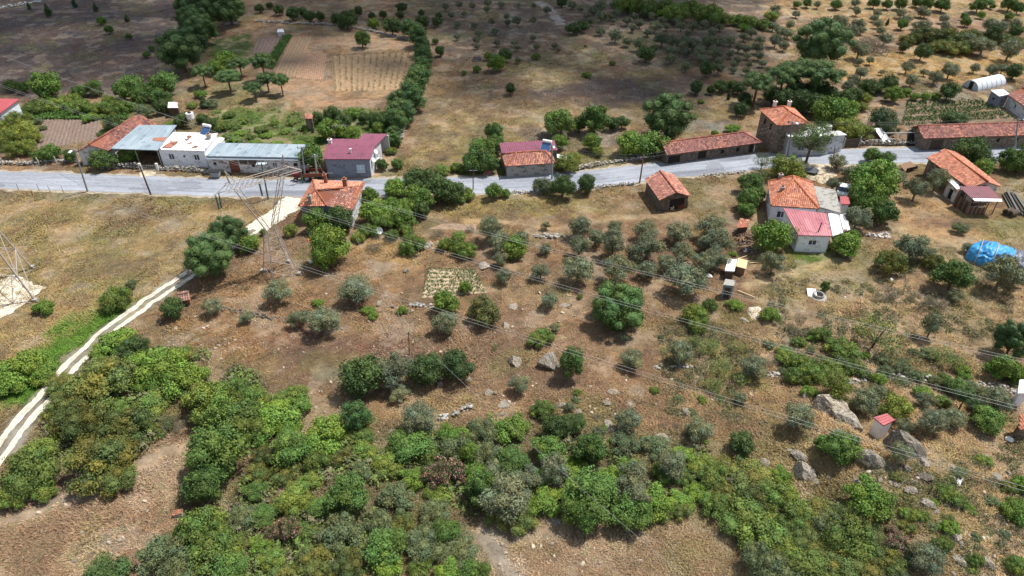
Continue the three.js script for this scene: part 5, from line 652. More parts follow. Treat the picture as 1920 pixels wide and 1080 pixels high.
// --- right slope
grove('olive', 'east_olive', '1712,462,56 1740,475,36 1883,508,74 1817,464,22 1795,552,28 1905,520,40', 'olive tree on the eastern slope near the blue tarpaulin', 'olive tree', 'olives near the blue tarpaulin'); grove('oakbush', 'east_bush', '1672,494,56 1755,494,42', 'brown-green bush on the slope below the straw yard', 'shrub', 'brown-green bushes below the yard', 1.2); grove('tree', 'east_tree', '1790,516,62', 'leafy green tree on the slope before the blue tarpaulin', 'tree', undefined, 0.9); grove('dry', 'dry_shrub', '1668,550,34 1735,565,40 1760,570,36 1712,555,30 1650,560,26', 'dark dry shrub on the bank across the eastern slope', 'shrub', 'dry shrubs on the bank', 0.9); grove('tree', 'well_tree', '1548,536,18', 'small leafy tree beside the stone well', 'tree', undefined, 1.3); grove('olive', 'small_tree', '1750,608,36', 'small tree on a forked trunk casting a clear shadow', 'tree', undefined, 1.5); grove('sparse', 'pale_tree', '1648,622,76', 'broad sparse yellow-green tree on the eastern slope', 'tree'); grove('sparse', 'young_fig', '1765,664,50 1790,680,34', 'young open fig tree on the eastern slope', 'fig tree', 'young figs on the eastern slope', 0.8); grove('pineround', 'edge_pine', '1902,636,64', 'tall dark pine at the edge of the eastern slope', 'pine tree', undefined, 1.1); grove('bright', 'edge_tree', '1880,688,56 1910,700,40', 'bright tree at the foot of the edge pine', 'tree', 'bright trees by the edge pine');
grove('bush', 'slope_shrub', '1540,628,38 1580,655,56 1500,680,44 1475,672,36 1520,700,50 1555,690,46 1490,705,40 1600,690,40', 'green shrub in the band below the sparse yellow-green tree', 'shrub', 'shrub band on the eastern slope', 1.0); grove('greybush', 'slope_shrub', '1690,690,34 1720,705,30 1660,695,28 1620,700,30 1755,715,28', 'grey-green shrub on the stone line across the eastern slope', 'shrub', 'grey shrubs on the stone line'); grove('dry', 'dry_shrub', '1500,598,26 1495,620,30 1565,640,20', 'straw yellow dry shrub above the green shrub band', 'shrub', 'straw yellow shrubs');
grove('olive', 'rock_olive', '1500,780,64 1622,752,54 1645,734,32 1735,748,34 1750,790,52 1790,785,44 1870,748,50 1690,848,44 1700,800,34 1675,930,18 1600,978,28 1735,1044,62', 'silver olive tree among the outcrop boulders', 'olive tree', 'olives among the outcrop boulders'); grove('yellowgreen', 'rock_tree', '1570,724,58 1682,764,48', 'yellow-green tree among the outcrop boulders', 'tree', 'yellow-green trees among the boulders'); grove('pine', 'slope_pine', '1812,742,46', 'small pine with a leaning trunk beyond the red-roofed hut', 'pine tree'); grove('tree', 'rock_tree', '1575,838,68 1855,788,58 1790,722,42 1545,830,36', 'leafy green tree growing beside the outcrop', 'tree', 'leafy trees beside the outcrop', 0.85); grove('greenbush', 'rock_bush', '1582,862,28 1625,932,82 1462,890,38 1640,1010,38 1905,955,54 1920,910,40 1780,990,36', 'bright green bush below the outcrop boulders', 'shrub', 'bright bushes below the outcrop', 1.0); grove('bush', 'rock_bush', '1776,926,42 1715,966,28 1830,1050,32 1770,1020,36 1905,1060,40 1800,940,30', 'low green bush among the lower boulders', 'shrub', 'low bushes among the lower boulders'); grove('oleander', 'oleander_bush', '1682,1020,46 1680,1000,34', 'tall pink oleander bush on the lower boulder slope', 'oleander', 'oleanders on the boulder slope', 1.2);
// --- lower thickets
grove('oakbush', 'thicket_oak', '190,722,120 150,790,96 185,862,112 235,800,90 120,760,60 210,900,70', 'brown-green scrub oak in the thicket beside the dirt track', 'scrub oak', 'scrub oaks beside the track', 1.1); grove('greenbush', 'thicket_bush', '222,640,72 300,690,90 345,712,80 260,680,70 190,660,50 335,668,40', 'bright green bush at the top of the track thicket', 'shrub', 'bright bushes of the track thicket', 0.9); grove('dark', 'thicket_tree', '250,652,50', 'dark round tree rising from the bright track thicket', 'tree'); grove('bush', 'thicket_bush', '50,890,94 70,850,70 20,930,60 85,920,50', 'broad green bush at the bend of the dirt track', 'shrub', 'bushes at the track bend', 1.0); grove('bush', 'thicket_bush', '395,758,104 455,790,92 430,735,70 480,750,60', 'deep green bush in the middle of the western thicket', 'shrub', 'bushes of the western thicket', 1.1); grove('greenbush', 'thicket_bush', '515,780,88 550,765,60 490,810,60 535,800,50', 'bright bush at the eastern tip of the western thicket', 'shrub', 'bright tip of the western thicket', 0.9); grove('tree', 'thicket_tree', '400,848,108 385,910,78', 'large rounded green tree between the footpath and the thicket', 'tree', 'rounded trees beside the footpath', 0.9); grove('bush', 'thicket_bush', '385,985,90 400,1030,90 350,1000,50', 'green bush along the lower edge of the footpath field', 'shrub', 'bushes along the footpath field'); grove('greybush', 'thicket_bush', '305,1042,86 330,1075,70', 'grey-green bush at the corner of the footpath field', 'shrub', 'grey bushes at the footpath field'); grove('dark', 'field_bush', '195,1078,72', 'dark round bush alone at the bottom of the footpath field', 'shrub', undefined, 0.7); grove('dry', 'dry_shrub', '318,790,44 330,800,30', 'grey leafless shrub at the head of the footpath field', 'shrub', 'grey shrubs at the footpath field');
grove('tall', 'thicket_tree', '666,782,56', 'upright dark green tree at the edge of the central thicket', 'tree', undefined, 0.8); grove('olive', 'thicket_olive', '785,788,70 528,840,40 1040,880,60 945,930,80 990,900,60 1190,890,60 1190,930,70 925,880,40 1260,870,60', 'silver olive standing in the central thicket', 'olive tree', 'olives in the central thicket'); grove('tree', 'thicket_tree', '1185,960,76 905,915,66 1110,935,100 1090,960,80', 'leafy green tree in the front of the central thicket', 'tree', 'leafy trees of the central thicket', 0.95); grove('oleander', 'oleander_bush', '835,886,60 812,896,44 858,884,40', 'pink oleander bush in the heart of the central thicket', 'oleander', 'oleanders of the central thicket', 1.7); grove('oleander', 'oleander_bush', '540,992,46 515,998,36', 'faded pink oleander bush in the lower western thicket', 'oleander', 'faded oleanders', 1.6); grove('bright', 'lime_tree', '840,820,46 865,818,36 880,850,40', 'lime-green reed-like tree beside the silver olive of the thicket', 'tree', 'lime-green trees of the thicket', 1.1); grove('dark', 'edge_tree', '1045,800,48 1078,795,44 1390,830,52', 'dark bush-like tree below the pale boulders', 'tree', 'dark trees below the boulders', 1.0); grove('oakbush', 'edge_shrub', '970,975,60 930,960,50 1240,960,40 1275,955,40', 'brown-green bush at the front rim of the thicket', 'shrub', 'bushes at the thicket rim', 1.0);
// fill the thickets with bushes of mixed kinds, standing at their own spacing
function thicket(poly, keys, n, w0, w1, name, label, group, gap = 0.75) {
  const P = pxs(poly).map(([x, y]) => V(x, 0, y)), xs = P.map((p) => p.x), ys = P.map((p) => p.z), used = [];
  for (let i = 0, tries = 0; i < n && tries < n * 40; tries++) { const x = rr(Math.min(...xs), Math.max(...xs)), y = rr(Math.min(...ys), Math.max(...ys)); if (!inside(x, y, P)) continue; const w = rr(w0, w1); if (used.some(([a, b, c]) => Math.hypot(a - x, (b - y) * 1.35) < (c + w) * 0.5 * gap)) continue; used.push([x, y, w]); const key = keys[Math.floor(rnd() * keys.length)]; place(key, name + '_' + ({ oakbush: 'oak', greybush: 'shrub', bush: 'bush', greenbush: 'bramble', dark: 'tree', tree: 'tree', olive: 'olive', dry: 'thornbush', bright: 'tree' })[key], x, y, w, label[key] ?? label.any, ({ olive: 'olive tree', tree: 'tree', dark: 'tree', bright: 'tree' })[key] ?? 'shrub', group + (label[key] ? ', ' + key.replace('bush', '') : ''), rr(0.62, 1.05)); i++; }
}
const CT = { bush: 'mid green bush filling the central thicket', oakbush: 'brown-green scrub oak filling the central thicket', greenbush: 'bright green bramble filling the central thicket', greybush: 'grey-green bush filling the central thicket', tree: 'small green tree filling the central thicket' };
thicket('580,810 650,800 740,830 800,835 860,870 860,960 900,1080 350,1090 420,1000 470,880 500,850', ['bush', 'bush', 'oakbush', 'greybush', 'tree', 'greenbush'], 46, 46, 84, 'central', CT, 'central thicket bushes', 0.82);
thicket('800,840 870,800 960,785 1080,820 1200,830 1330,850 1330,940 1200,960 1080,960 960,960 860,900', ['greenbush', 'greenbush', 'bush', 'tree', 'greybush'], 44, 46, 80, 'eastern', { bush: 'mid green bush in the bright eastern thicket', greenbush: 'bright green bramble in the bright eastern thicket', greybush: 'grey-green bush in the bright eastern thicket', tree: 'small green tree in the bright eastern thicket' }, 'eastern thicket bushes', 0.8);
thicket('1330,870 1440,900 1520,950 1600,970 1680,1080 1440,1090 1400,1000 1330,940', ['oakbush', 'bush', 'oakbush', 'greybush'], 34, 56, 100, 'lower', { bush: 'mid green bush in the dense lower thicket', oakbush: 'olive-brown scrub oak in the dense lower thicket', greybush: 'grey-green bush in the dense lower thicket' }, 'lower thicket bushes', 0.6);
thicket('1500,970 1620,960 1700,1080 1480,1090', ['greybush', 'oakbush', 'bush'], 12, 50, 80, 'lower', { bush: 'mid green bush in the dense lower thicket', oakbush: 'olive-brown scrub oak in the dense lower thicket', greybush: 'grey-green bush in the dense lower thicket' }, 'lower thicket bushes', 0.6);
thicket('100,720 330,660 560,740 560,790 470,820 330,790 240,860 120,850', ['bush', 'oakbush', 'greenbush'], 14, 44, 70, 'track', { bush: 'mid green bush filling the track thicket', oakbush: 'brown-green scrub oak filling the track thicket', greenbush: 'bright bramble filling the track thicket' }, 'track thicket bushes', 0.95);
thicket('1440,620 1640,640 1920,690 1920,780 1700,760 1520,740 1440,700', ['greybush', 'bush', 'dry', 'greenbush'], 34, 18, 36, 'eastern_slope', { bush: 'small green bush on the terraced eastern slope', greybush: 'small grey-green bush on the terraced eastern slope', dry: 'small bare thornbush on the terraced eastern slope', greenbush: 'small bright bush on the terraced eastern slope' }, 'terraced slope bushes', 1.0);
thicket('1650,880 1920,850 1920,1080 1700,1080', ['bush', 'greybush', 'dry', 'greenbush', 'oakbush'], 26, 16, 36, 'boulder_slope', { bush: 'tuft-sized green bush on the lower boulder slope', greybush: 'tuft-sized grey bush on the lower boulder slope', dry: 'bare thornbush on the lower boulder slope', greenbush: 'tuft-sized bright bush on the lower boulder slope', oakbush: 'tuft-sized scrub oak on the lower boulder slope' }, 'boulder slope bushes', 1.1);
thicket('900,780 1300,700 1420,800 1300,860 1000,800', ['dry', 'bush', 'greybush'], 20, 10, 24, 'rocky_slope', { bush: 'knee-high green bush on the rocky middle slope', greybush: 'knee-high grey bush on the rocky middle slope', dry: 'knee-high thornbush on the rocky middle slope' }, 'rocky slope bushes', 1.2);
thicket('40,170 420,170 420,250 240,230 60,215', ['bush', 'greenbush', 'greybush'], 16, 18, 32, 'garden', { bush: 'small green bush in the western gardens', greenbush: 'small bright bush in the western gardens', greybush: 'small grey bush in the western gardens' }, 'western garden bushes', 1);
thicket('690,360 800,400 900,430 900,470 780,480 700,470', ['bush', 'dry', 'greenbush'], 14, 16, 30, 'bank', { bush: 'small green bush on the bank below the road thicket', greenbush: 'small bright bush on the bank below the road thicket', dry: 'small dry bush on the bank below the road thicket' }, 'bank bushes', 1);
// ---------------------------------------------------------------- fields with real furrows
function furrows(name, quad, rowsAlong, pitch, amp, color, label, y = 0.03, crop) {   // quad: four pixels a b c d; ridges run from edge ab to edge dc
  const Q = pxs(quad).map(([x, yy]) => ground(x, yy)), W = (Q[0].distanceTo(Q[1]) + Q[3].distanceTo(Q[2])) / 2, n = Math.max(6, Math.round(W / pitch)), cols = n * 4, rows = 40, pos = [], uv = [], idx = [], ramp = [0, 1, 1.0, 0.15];
  for (let i = 0; i <= cols; i++) for (let j = 0; j <= rows; j++) { const u = i / cols, v = j / rows, p = Q[0].clone().lerp(Q[1], u).lerp(Q[3].clone().lerp(Q[2], u), v), e = Math.min(u, 1 - u, v, 1 - v) < 0.001; p.x += (vn(u * 60, v * 9) - 0.5) * 0.15; pos.push(p.x, hgt(p.x, p.z) + (e ? -0.03 : y + amp * ramp[i % 4] * (0.55 + 0.8 * vn(p.x * 2, p.z * 2))), p.z); uv.push(u * W, v * Q[0].distanceTo(Q[3])); if (i && j) { const k = i * (rows + 1) + j; idx.push(k - rows - 2, k - 1, k, k - rows - 2, k, k - rows - 1); } }
  const g = new THREE.BufferGeometry(); g.setAttribute('position', new THREE.Float32BufferAttribute(pos, 3)); g.setAttribute('uv', new THREE.Float32BufferAttribute(uv, 2)); g.setIndex(idx); g.computeVertexNormals();
  single(name, g, mat(lin(...color), 0.98, { map: soilTex }), label, undefined, undefined, 'structure');
  if (crop) { for (let i = 0; i < n; i++) { if (rnd() < (crop.skip ?? 0)) continue; const u = (i + 0.4) / n, a = Q[0].clone().lerp(Q[1], u), b = Q[3].clone().lerp(Q[2], u), L = a.distanceTo(b), m = Math.floor(L / crop.gap); for (let k = 0; k < m; k++) if (rnd() < crop.fill) { const p = a.clone().lerp(b, (k + rnd() * 0.6) / m); crop.out.push([p.x + rr(-0.06, 0.06), hgt(p.x, p.z) + y + amp * 0.6, p.z, rr(0.7, 1.3) * crop.size]); } } }
}
const soilTex = tex(512, 512, (u, v, x, y) => { const q = 205 + 40 * (LAT[(x * 91 + y * 7001) & 65535] - 0.5) + 60 * (fbm(x / 26, y / 60, 3) - 0.5); return [q, q * 0.985, q * 0.96]; }); soilTex.repeat.set(0.2, 0.2);
const crops = [], crops2 = [], straw = [];
furrows('ploughed_plot', '82,222 190,226 183,262 58,283', 0, 0.7, 0.12, [146, 126, 116], 'grey-brown ploughed plot beside the old barn');
furrows('ploughed_field', '482,70 530,68 503,118 472,100', 0, 1.3, 0.14, [156, 132, 120], 'grey ploughed strip at the head of the big field');
furrows('crop_field', '533,68 548,68 512,130 494,128', 0, 0.9, 0.1, [130, 120, 84], 'narrow green crop strip in the big field', 0.03, { gap: 0.5, fill: 0.9, size: 0.42, out: crops });
furrows('ploughed_field', '549,68 585,70 552,145 514,136', 0, 1.5, 0.16, [186, 156, 124], 'tan ridged strip of the big field');
furrows('seed_bed', '562,97 613,99 606,150 554,146', 0, 0.45, 0.06, [196, 158, 128], 'smooth pale seed bed in the big field');
furrows('stubble_field', '620,104 786,98 768,168 626,172', 0, 1.25, 0.12, [190, 160, 124], 'straw-coloured stubble rows in the big field', 0.03, { gap: 0.45, fill: 0.4, size: 0.26, out: straw });
furrows('vegetable_patch', '804,503 789,560 914,549 890,508', 0, 0.8, 0.14, [222, 200, 168], 'pale ridged soil of the striped vegetable patch', 0.03, { gap: 0.24, fill: 0.97, size: 0.23, out: crops2 });
furrows('vegetable_field', '1700,192 1845,185 1905,222 1688,238', 0, 200, 0, [150, 128, 104], 'brown tilled soil of the vegetable field behind the red barn', 0.02);
{ for (let r = 0; r < 13; r++) { const v = (r + 0.5) / 13, a = ground(lerp(1702, 1690, v), lerp(194, 236, v)), b = ground(lerp(1843, 1900, v), lerp(188, 221, v)), m = Math.floor(a.distanceTo(b) / (r < 2 ? 1.1 : 0.5)); for (let k = 0; k < m; k++) if (rnd() < (r < 2 ? 0.8 : r % 4 === 3 ? 0.1 : 0.9)) { const p = a.clone().lerp(b, (k + rnd() * 0.4) / m); crops2.push([p.x, 0.02, p.z + rr(-0.25, 0.25), rr(0.7, 1.2) * (r < 2 ? 0.5 : 0.4)]); } } }
furrows('seed_bed', '800,430 830,420 893,420 893,434', 0, 0.5, 0.08, [190, 164, 140], 'pale tilled bed beside the thicket below the road');
for (let i = 0; i < 1500; i++) { const x = rr(40, 240), y = rr(206, 224), p = ground(x, y); crops.push([p.x, hgt(p.x, p.z), p.z, rr(0.3, 0.6)]); }
for (let i = 0; i < 240; i++) { const x = rr(400, 750), y = rr(205, 275), p = ground(x, y); if (sampleVeg(p.x, p.z) > 1.2) crops.push([p.x, hgt(p.x, p.z), p.z, rr(0.25, 0.6)]); }
function plantMass(name, list, m, label, category, tall = 1) { const g = crownGeo([[0, 0.5 * tall, 0, 0.75], [0.3, 0.4, 0.2, 0.5]], { n: 46, leaf: 0.3, core: 0, up: 0.6, squash: tall }), im = shadows(new THREE.InstancedMesh(g, m, list.length)), o = new THREE.Object3D(); list.forEach(([x, y, z, s], i) => { o.position.set(x, y, z); o.rotation.y = rr(0, 6.28); o.scale.set(s, s * rr(0.8, 1.2), s); o.updateMatrix(); im.setMatrixAt(i, o.matrix); }); im.name = numbered(name); tag(im, label, category, undefined, 'stuff'); scene.add(im); }
plantMass('field_crops', crops, leafMat(0.105, 0.185, 0.036), 'bright green field and garden crops north of the road', 'crops');
plantMass('vegetable_rows', crops2, leafMat(0.105, 0.165, 0.05), 'rows of young vegetable plants on tilled soil', 'vegetables');
plantMass('straw_stubble', straw, leafMat(0.36, 0.28, 0.17), 'golden straw stubble in rows on the big field', 'stubble');

// ---------------------------------------------------------------- lattice towers and lines
const rawBar = bar;
function tower(base, H, waistF, hw, beamEnds, label, tk = 1) {
  const bar = (a, b, t) => rawBar(a, b, t * tk);
  const g = thing('lattice_tower', label, 'pylon', base), wy = H * waistF, ww = hw * 0.34, L = (p) => p.clone().sub(base), [e0, e1] = beamEnds.map(L), bd = e1.clone().sub(e0).setY(0).normalize(), cr = V(-bd.z, 0, bd.x), at = (u, w, y) => bd.clone().multiplyScalar(u).addScaledVector(cr, w).setY(y);
  const leg = (su, sw) => [at(su * hw, sw * hw, -0.3), at(su * ww, sw * ww, wy)];
  for (const su of [-1, 1]) for (const sw of [-1, 1]) { const [a, b] = leg(su, sw); const q = part('leg', bar(a, b, 0.08), M.galv, g); part('footing', box(0.5, 0.5, 0.5, a.x, 0.1, a.z), M.concrete, q); }
  const br = [], cor = [[-1, -1], [1, -1], [1, 1], [-1, 1]], N = 5; for (let f = 0; f < 4; f++) for (let i = 0; i < N; i++) { const t0 = 1 - Math.pow(1 - i / N, 1.25), t1 = 1 - Math.pow(1 - (i + 1) / N, 1.25), [a0, a1] = leg(...cor[f]), [b0, b1] = leg(...cor[(f + 1) % 4]); br.push(bar(a0.clone().lerp(a1, t0), b0.clone().lerp(b1, t1), 0.034), bar(b0.clone().lerp(b1, t0), a0.clone().lerp(a1, t1), 0.034)); if (i) br.push(bar(a0.clone().lerp(a1, t0), b0.clone().lerp(b1, t0), 0.034)); }
  const bc = part('bracing', merge(br), M.galv, g); bc.userData.kind = 'stuff';
  const by = (e0.y + e1.y) / 2, half = e0.clone().setY(0).distanceTo(e1.clone().setY(0)) / 2, arm = half * 0.56;
  for (const s of [-1, 1]) { const A = at(s * ww, -ww, wy), A2 = at(s * ww, ww, wy), B = at(s * arm, -0.45, by), B2 = at(s * arm, 0.45, by), B3 = at(s * arm * 0.72, 0, by), inn = at(s * 0.15, 0, wy + 0.2), l = [bar(A, B, 0.065), bar(A2, B2, 0.065), bar(inn, at(s * arm * 0.8, 0, by), 0.07)]; for (let i = 0; i < 6; i++) { const t = i / 6, u = (i + 1) / 6; l.push(bar(A.clone().lerp(B, t), A2.clone().lerp(B2, u), 0.04), bar(A2.clone().lerp(B2, t), A.clone().lerp(B, u), 0.04), bar(A.clone().lerp(B, u), inn.clone().lerp(at(s * arm * 0.8, 0, by), t), 0.04)); } part('fork_arm', merge(l), M.galv, g); }
  const bm = [], T = 0.95; for (const [w, y] of [[-0.45, 0], [0.45, 0], [-0.3, T], [0.3, T]]) bm.push(bar(at(-half * (y ? 0.72 : 1), w * (y ? 1 : 0.7), by + y), at(half * (y ? 0.72 : 1), w * (y ? 1 : 0.7), by + y), 0.06)); const S = 12; for (let i = 0; i < S; i++) { const u0 = lerp(-half * 0.72, half * 0.72, i / S), u1 = lerp(-half * 0.72, half * 0.72, (i + 1) / S); bm.push(bar(at(u0, -0.45, by), at(u1, -0.3, by + T), 0.04), bar(at(u0, 0.45, by), at(u1, 0.3, by + T), 0.04), bar(at(u0, -0.4, by), at(u1, 0.4, by), 0.035)); } for (const s of [-1, 1]) bm.push(bar(at(s * half, 0, by), at(s * half * 0.7, 0, by + T), 0.09)); const cb = part('crossbeam', merge(bm), M.galv, g);
  for (const s of [-1, 1]) part('earth_peak', merge([bar(at(s * half * 0.62, -0.3, by + T), at(s * half * 0.66, 0, by + T + 1.6), 0.08), bar(at(s * half * 0.62, 0.3, by + T), at(s * half * 0.66, 0, by + T + 1.6), 0.08), bar(at(s * half * 0.5, 0, by + T), at(s * half * 0.66, 0, by + T + 1.6), 0.07)]), M.galv, g);
  const ins = []; for (const u of [-half * 0.98, 0, half * 0.98]) { const p = at(u, 0, by), pts = []; for (let i = 0; i <= 18; i++) pts.push(new THREE.Vector2(i % 2 ? 0.14 : 0.05, -i * 0.1)); const q = new THREE.LatheGeometry(pts, 8); q.translate(p.x, p.y, p.z); part('insulator', q, mat(lin(70, 104, 96), 0.3), g); ins.push(p.clone().add(base).setY(p.y + base.y - 1.85)); }
  return { ins, peaks: [-1, 1].map((s) => at(s * half * 0.66, 0, by + T + 1.6).add(base)) };
}
const tb = ground(527, 512), beamH = atDepth(490, 342, tb.z).y - tb.y, waist = atDepth(520, 428, tb.z).y - tb.y;
const T1 = tower(tb, beamH + 1, waist / (beamH + 1), 1.75, [gp(410, 364, tb.y + beamH), gp(571, 316, tb.y + beamH)], 'steel lattice tower with forked head beside the dirt track');
const tb2 = ground(-8, 552), T2 = tower(tb2, 25, 0.62, 4.2, [V(tb2.x - 6.5, 24, tb2.z + 4), V(tb2.x + 6.5, 24, tb2.z - 4)], 'larger steel lattice tower standing on the limestone pad', 1.9);
const wireM = mat(lin(166, 164, 160), 0.6), wireDark = mat(lin(84, 86, 90), 0.6);
function cable(a, b, sag, r, label, group, m = wireM) { const mid = [], N = 28; for (let i = 0; i <= N; i++) { const t = i / N; mid.push(a.clone().lerp(b, t).add(V(0, -4 * sag * t * (1 - t), 0))); } single('overhead_cable', new THREE.TubeGeometry(new THREE.CatmullRomCurve3(mid), 56, r, 4), m, label, 'cable', group); }
{
  const pair = (a, b, sag, label, group, d = 0.22) => { const t = b.clone().sub(a).setY(0).normalize(), n = V(-t.z, 0, t.x).multiplyScalar(d); for (const s of [-1, 1]) cable(a.clone().addScaledVector(n, s), b.clone().addScaledVector(n, s), sag, 0.017, label, group); };
  const hB = T1.ins[1].y;
  pair(T1.ins[1], gp(2050, 800, 9), 0.9, 'paired high-voltage conductor from the middle insulator of the tower', 'middle conductors');
  pair(T1.ins[2], gp(2100, 716, 10), 0.8, 'paired high-voltage conductor from the right insulator over the orchard', 'right conductors');
  pair(T1.ins[2], gp(-160, 100, 10), 0.8, 'paired high-voltage conductor running back over the western roofs', 'rear conductors');
  pair(gp(-60, 292, 11), gp(2050, 955, 9), 0.9, 'paired high-voltage conductor crossing the lower slope', 'lower conductors');
  cable(T1.peaks[1], gp(-160, 40, 13), 0.6, 0.02, 'thin earth wire running west from the tower peak', undefined);
}
function pole(bx, by, tx, ty, m, label, o = {}) {
  const b = ground(bx, by), t = atDepth(tx, ty, b.z), g = thing('utility_pole', label, o.category ?? 'pole', b), top = t.clone().sub(b); part('shaft', rod(V(0, -0.4, 0), top, o.r ?? 0.14, (o.r ?? 0.14) * 0.7, 8), m, g);
  if (o.lamp) { const arm = part('lamp_arm', rod(top, top.clone().add(V(0.2, 0.25, 1.2)), 0.04), M.steel, g); part('lamp_head', box(0.3, 0.14, 0.7, top.x + 0.22, top.y + 0.26, top.z + 1.4), M.whitePaint, arm); }
  if (o.cross !== false) { const cr = part('cross_arm', box(o.cross ?? 1.4, 0.09, 0.09, top.x, top.y - 0.25, top.z), M.steel, g); for (const s of [-1, 0, 1]) part('insulator', new THREE.CylinderGeometry(0.05, 0.07, 0.2, 6).translate(top.x + s * (o.cross ?? 1.4) * 0.44, top.y - 0.1, top.z), M.dark, cr); }
  return t;
}
const P1 = pole(164, 359, 139, 280, M.greyPole, 'grey street lamp pole west of the carport drive', { lamp: true }), P2 = pole(283, 365, 262, 311, M.woodDark, 'dark wooden utility pole opposite the carport drive'), P3 = pole(503, 374, 490, 306, M.greenPole, 'dark green utility pole behind the lattice tower'), P4 = pole(573, 341, 565, 275, M.greyPole, 'grey pole beside the parked tractor'), P5 = pole(595, 336, 590, 290, M.concretePole, 'pale concrete pole with a cross arm behind the orange roof', { r: 0.16 }), P6 = pole(887, 355, 887, 317, M.woodDark, 'thin dark pole on the road edge beside the thicket', { r: 0.09 }), P7 = pole(1035, 336, 1035, 272, M.greyPole, 'street lamp pole in front of the small tiled house', { lamp: true }), P8 = pole(1199, 343, 1207, 292, M.wood, 'leaning wooden pole beside the lone stone shed'), P9 = pole(1477, 292, 1486, 228, M.greyPole, 'grey street lamp pole at the annex corner', { lamp: true }), P10 = pole(1904, 284, 1909, 222, M.greyPole, 'street lamp pole before the faded red barn', { lamp: true }), P11 = pole(767, 664, 766, 622, M.woodDark, 'thin dark pole on the bare middle slope', { r: 0.06, cross: false }), P12 = pole(1558, 323, 1566, 276, M.wood, 'slanting wooden pole in the roadside garden', { r: 0.1 }), P13 = pole(415, 391, 410, 362, M.greenPole, 'short green post beside the track pines', { cross: false });
cable(P5, P11, 1.2, 0.011, 'thin service wire from the concrete pole to the slope pole', undefined, wireM); cable(P11, gp(1500, 1260, 6), 0.8, 0.011, 'thin service wire slanting down over the thicket', undefined, wireM);
const LV = [P1, P2, P3, P5, P7, P8, P9, P10]; for (let i = 0; i + 1 < LV.length; i++) for (const s of [-0.5, 0.5]) cable(LV[i].clone().add(V(s * 0.3, -0.1, s)), LV[i + 1].clone().add(V(s * 0.3, -0.1, s)), 0.5, 0.016, ['village wire between the lamp pole and the wooden pole', 'village wire between the wooden and the green pole', 'village wire between the green and the concrete pole', 'village wire from the concrete pole to the tiled house lamp', 'village wire between the tiled house lamp and the leaning pole', 'village wire from the leaning pole to the annex lamp', 'village wire from the annex lamp to the red barn lamp'][i], 'village wires span ' + (i + 1), wireDark);

// ---------------------------------------------------------------- stone walls, fences
const stoneM = (r, g, b) => mat(lin(r, g, b), 0.95, { vertexColors: true });
const wallStone = stoneM(214, 206, 194);
function stoneWall(line, h, w, size, label, name = 'dry_stone_wall', m = wallStone) {
  const pts = pxs(line).map(([x, y]) => ground(x, y)), c = curve(pts), L = c.getLength(), pos = [], col = [], n = Math.min(1400, Math.ceil(L * h * w * 2.2 / (size ** 3)));
  const ic = new THREE.IcosahedronGeometry(1, 0).attributes.position, v = V();
  for (let i = 0; i < n; i++) { const t = rnd(), p = c.getPointAt(t), d = c.getTangentAt(t), s = size * rr(0.5, 0.95), off = rr(-0.5, 0.5) * w, nx = -d.z * off, nz = d.x * off, lift = rnd() * h * (0.55 + 0.6 * vn(t * L * 0.5, 4)), q = new THREE.Quaternion().setFromEuler(new THREE.Euler(rr(0, 6), rr(0, 6), rr(0, 6))), k = rr(0.55, 1.1), wm = rr(0.94, 1.04), sx = s * rr(0.8, 1.5), sy = s * rr(0.5, 0.9), sz = s; for (let j = 0; j < ic.count; j++) { v.fromBufferAttribute(ic, j).applyQuaternion(q); pos.push(p.x + nx + v.x * sx * 0.6, hgt(p.x + nx, p.z + nz) + lift + v.y * sy * 0.6, p.z + nz + v.z * sz * 0.6); col.push(k * wm * 0.62, k * 0.62, k * 0.62 / wm); } }
  const g = new THREE.BufferGeometry(); g.setAttribute('position', new THREE.Float32BufferAttribute(pos, 3)); g.setAttribute('color', new THREE.Float32BufferAttribute(col, 3)); g.computeVertexNormals(); single(name, g, m, label, 'stone wall');
}
stoneWall('0,308 60,309 110,303 150,305', 0.7, 0.5, 0.36, 'rough stone wall behind the leaning concrete fence posts');
stoneWall('190,318 225,316 262,316', 1.0, 0.4, 0.34, 'stone wall in front of the fig trees and carport');
stoneWall('300,319 350,321 400,324 425,322', 0.9, 0.4, 0.34, 'stone wall in front of the whitewashed house');
stoneWall('478,40 560,45 630,48 700,60 768,76', 0.6, 0.6, 0.42, 'stone wall along the head of the ploughed field');
stoneWall('778,210 766,225 757,240 752,262', 0.8, 0.7, 0.42, 'stone wall under the hedgerow beside the pasture');
stoneWall('0,16 30,11 55,7 78,3', 0.6, 1.2, 0.6, 'white rubble bank on the far western slope', 'rubble_bank', stoneM(244, 242, 240));
stoneWall('1060,325 1110,313 1160,304 1235,297', 0.8, 0.4, 0.34, 'old roadside wall between the tiled house and the low barn');
stoneWall('960,362 1010,362 1090,356 1120,352 1190,345', 0.35, 0.7, 0.32, 'broken stone edging along the lower side of the road');
stoneWall('1310,330 1360,326 1400,322', 0.3, 0.7, 0.32, 'loose stones along the road edge beyond the lone shed');
stoneWall('1000,444 1060,446 1100,452 1130,454', 0.45, 0.7, 0.42, 'broken stone terrace wall across the olive orchard');
stoneWall('405,578 450,584 505,596 545,602', 0.25, 0.7, 0.24, 'low terrace stones below the lattice tower', 'dry_stone_wall', stoneM(158, 140, 122));
stoneWall('766,573 790,574 815,577', 0.4, 0.6, 0.38, 'stones under the vegetable patch bank');
stoneWall('822,785 850,780 866,770 886,763', 0.5, 0.6, 0.46, 'white stone wall stub above the central thicket');
stoneWall('1225,692 1250,688 1300,690', 0.3, 0.6, 0.36, 'pale stone line below the slope olives');
stoneWall('1440,702 1560,718 1680,708 1800,716 1915,738', 0.35, 0.8, 0.4, 'stone terrace line across the eastern slope');
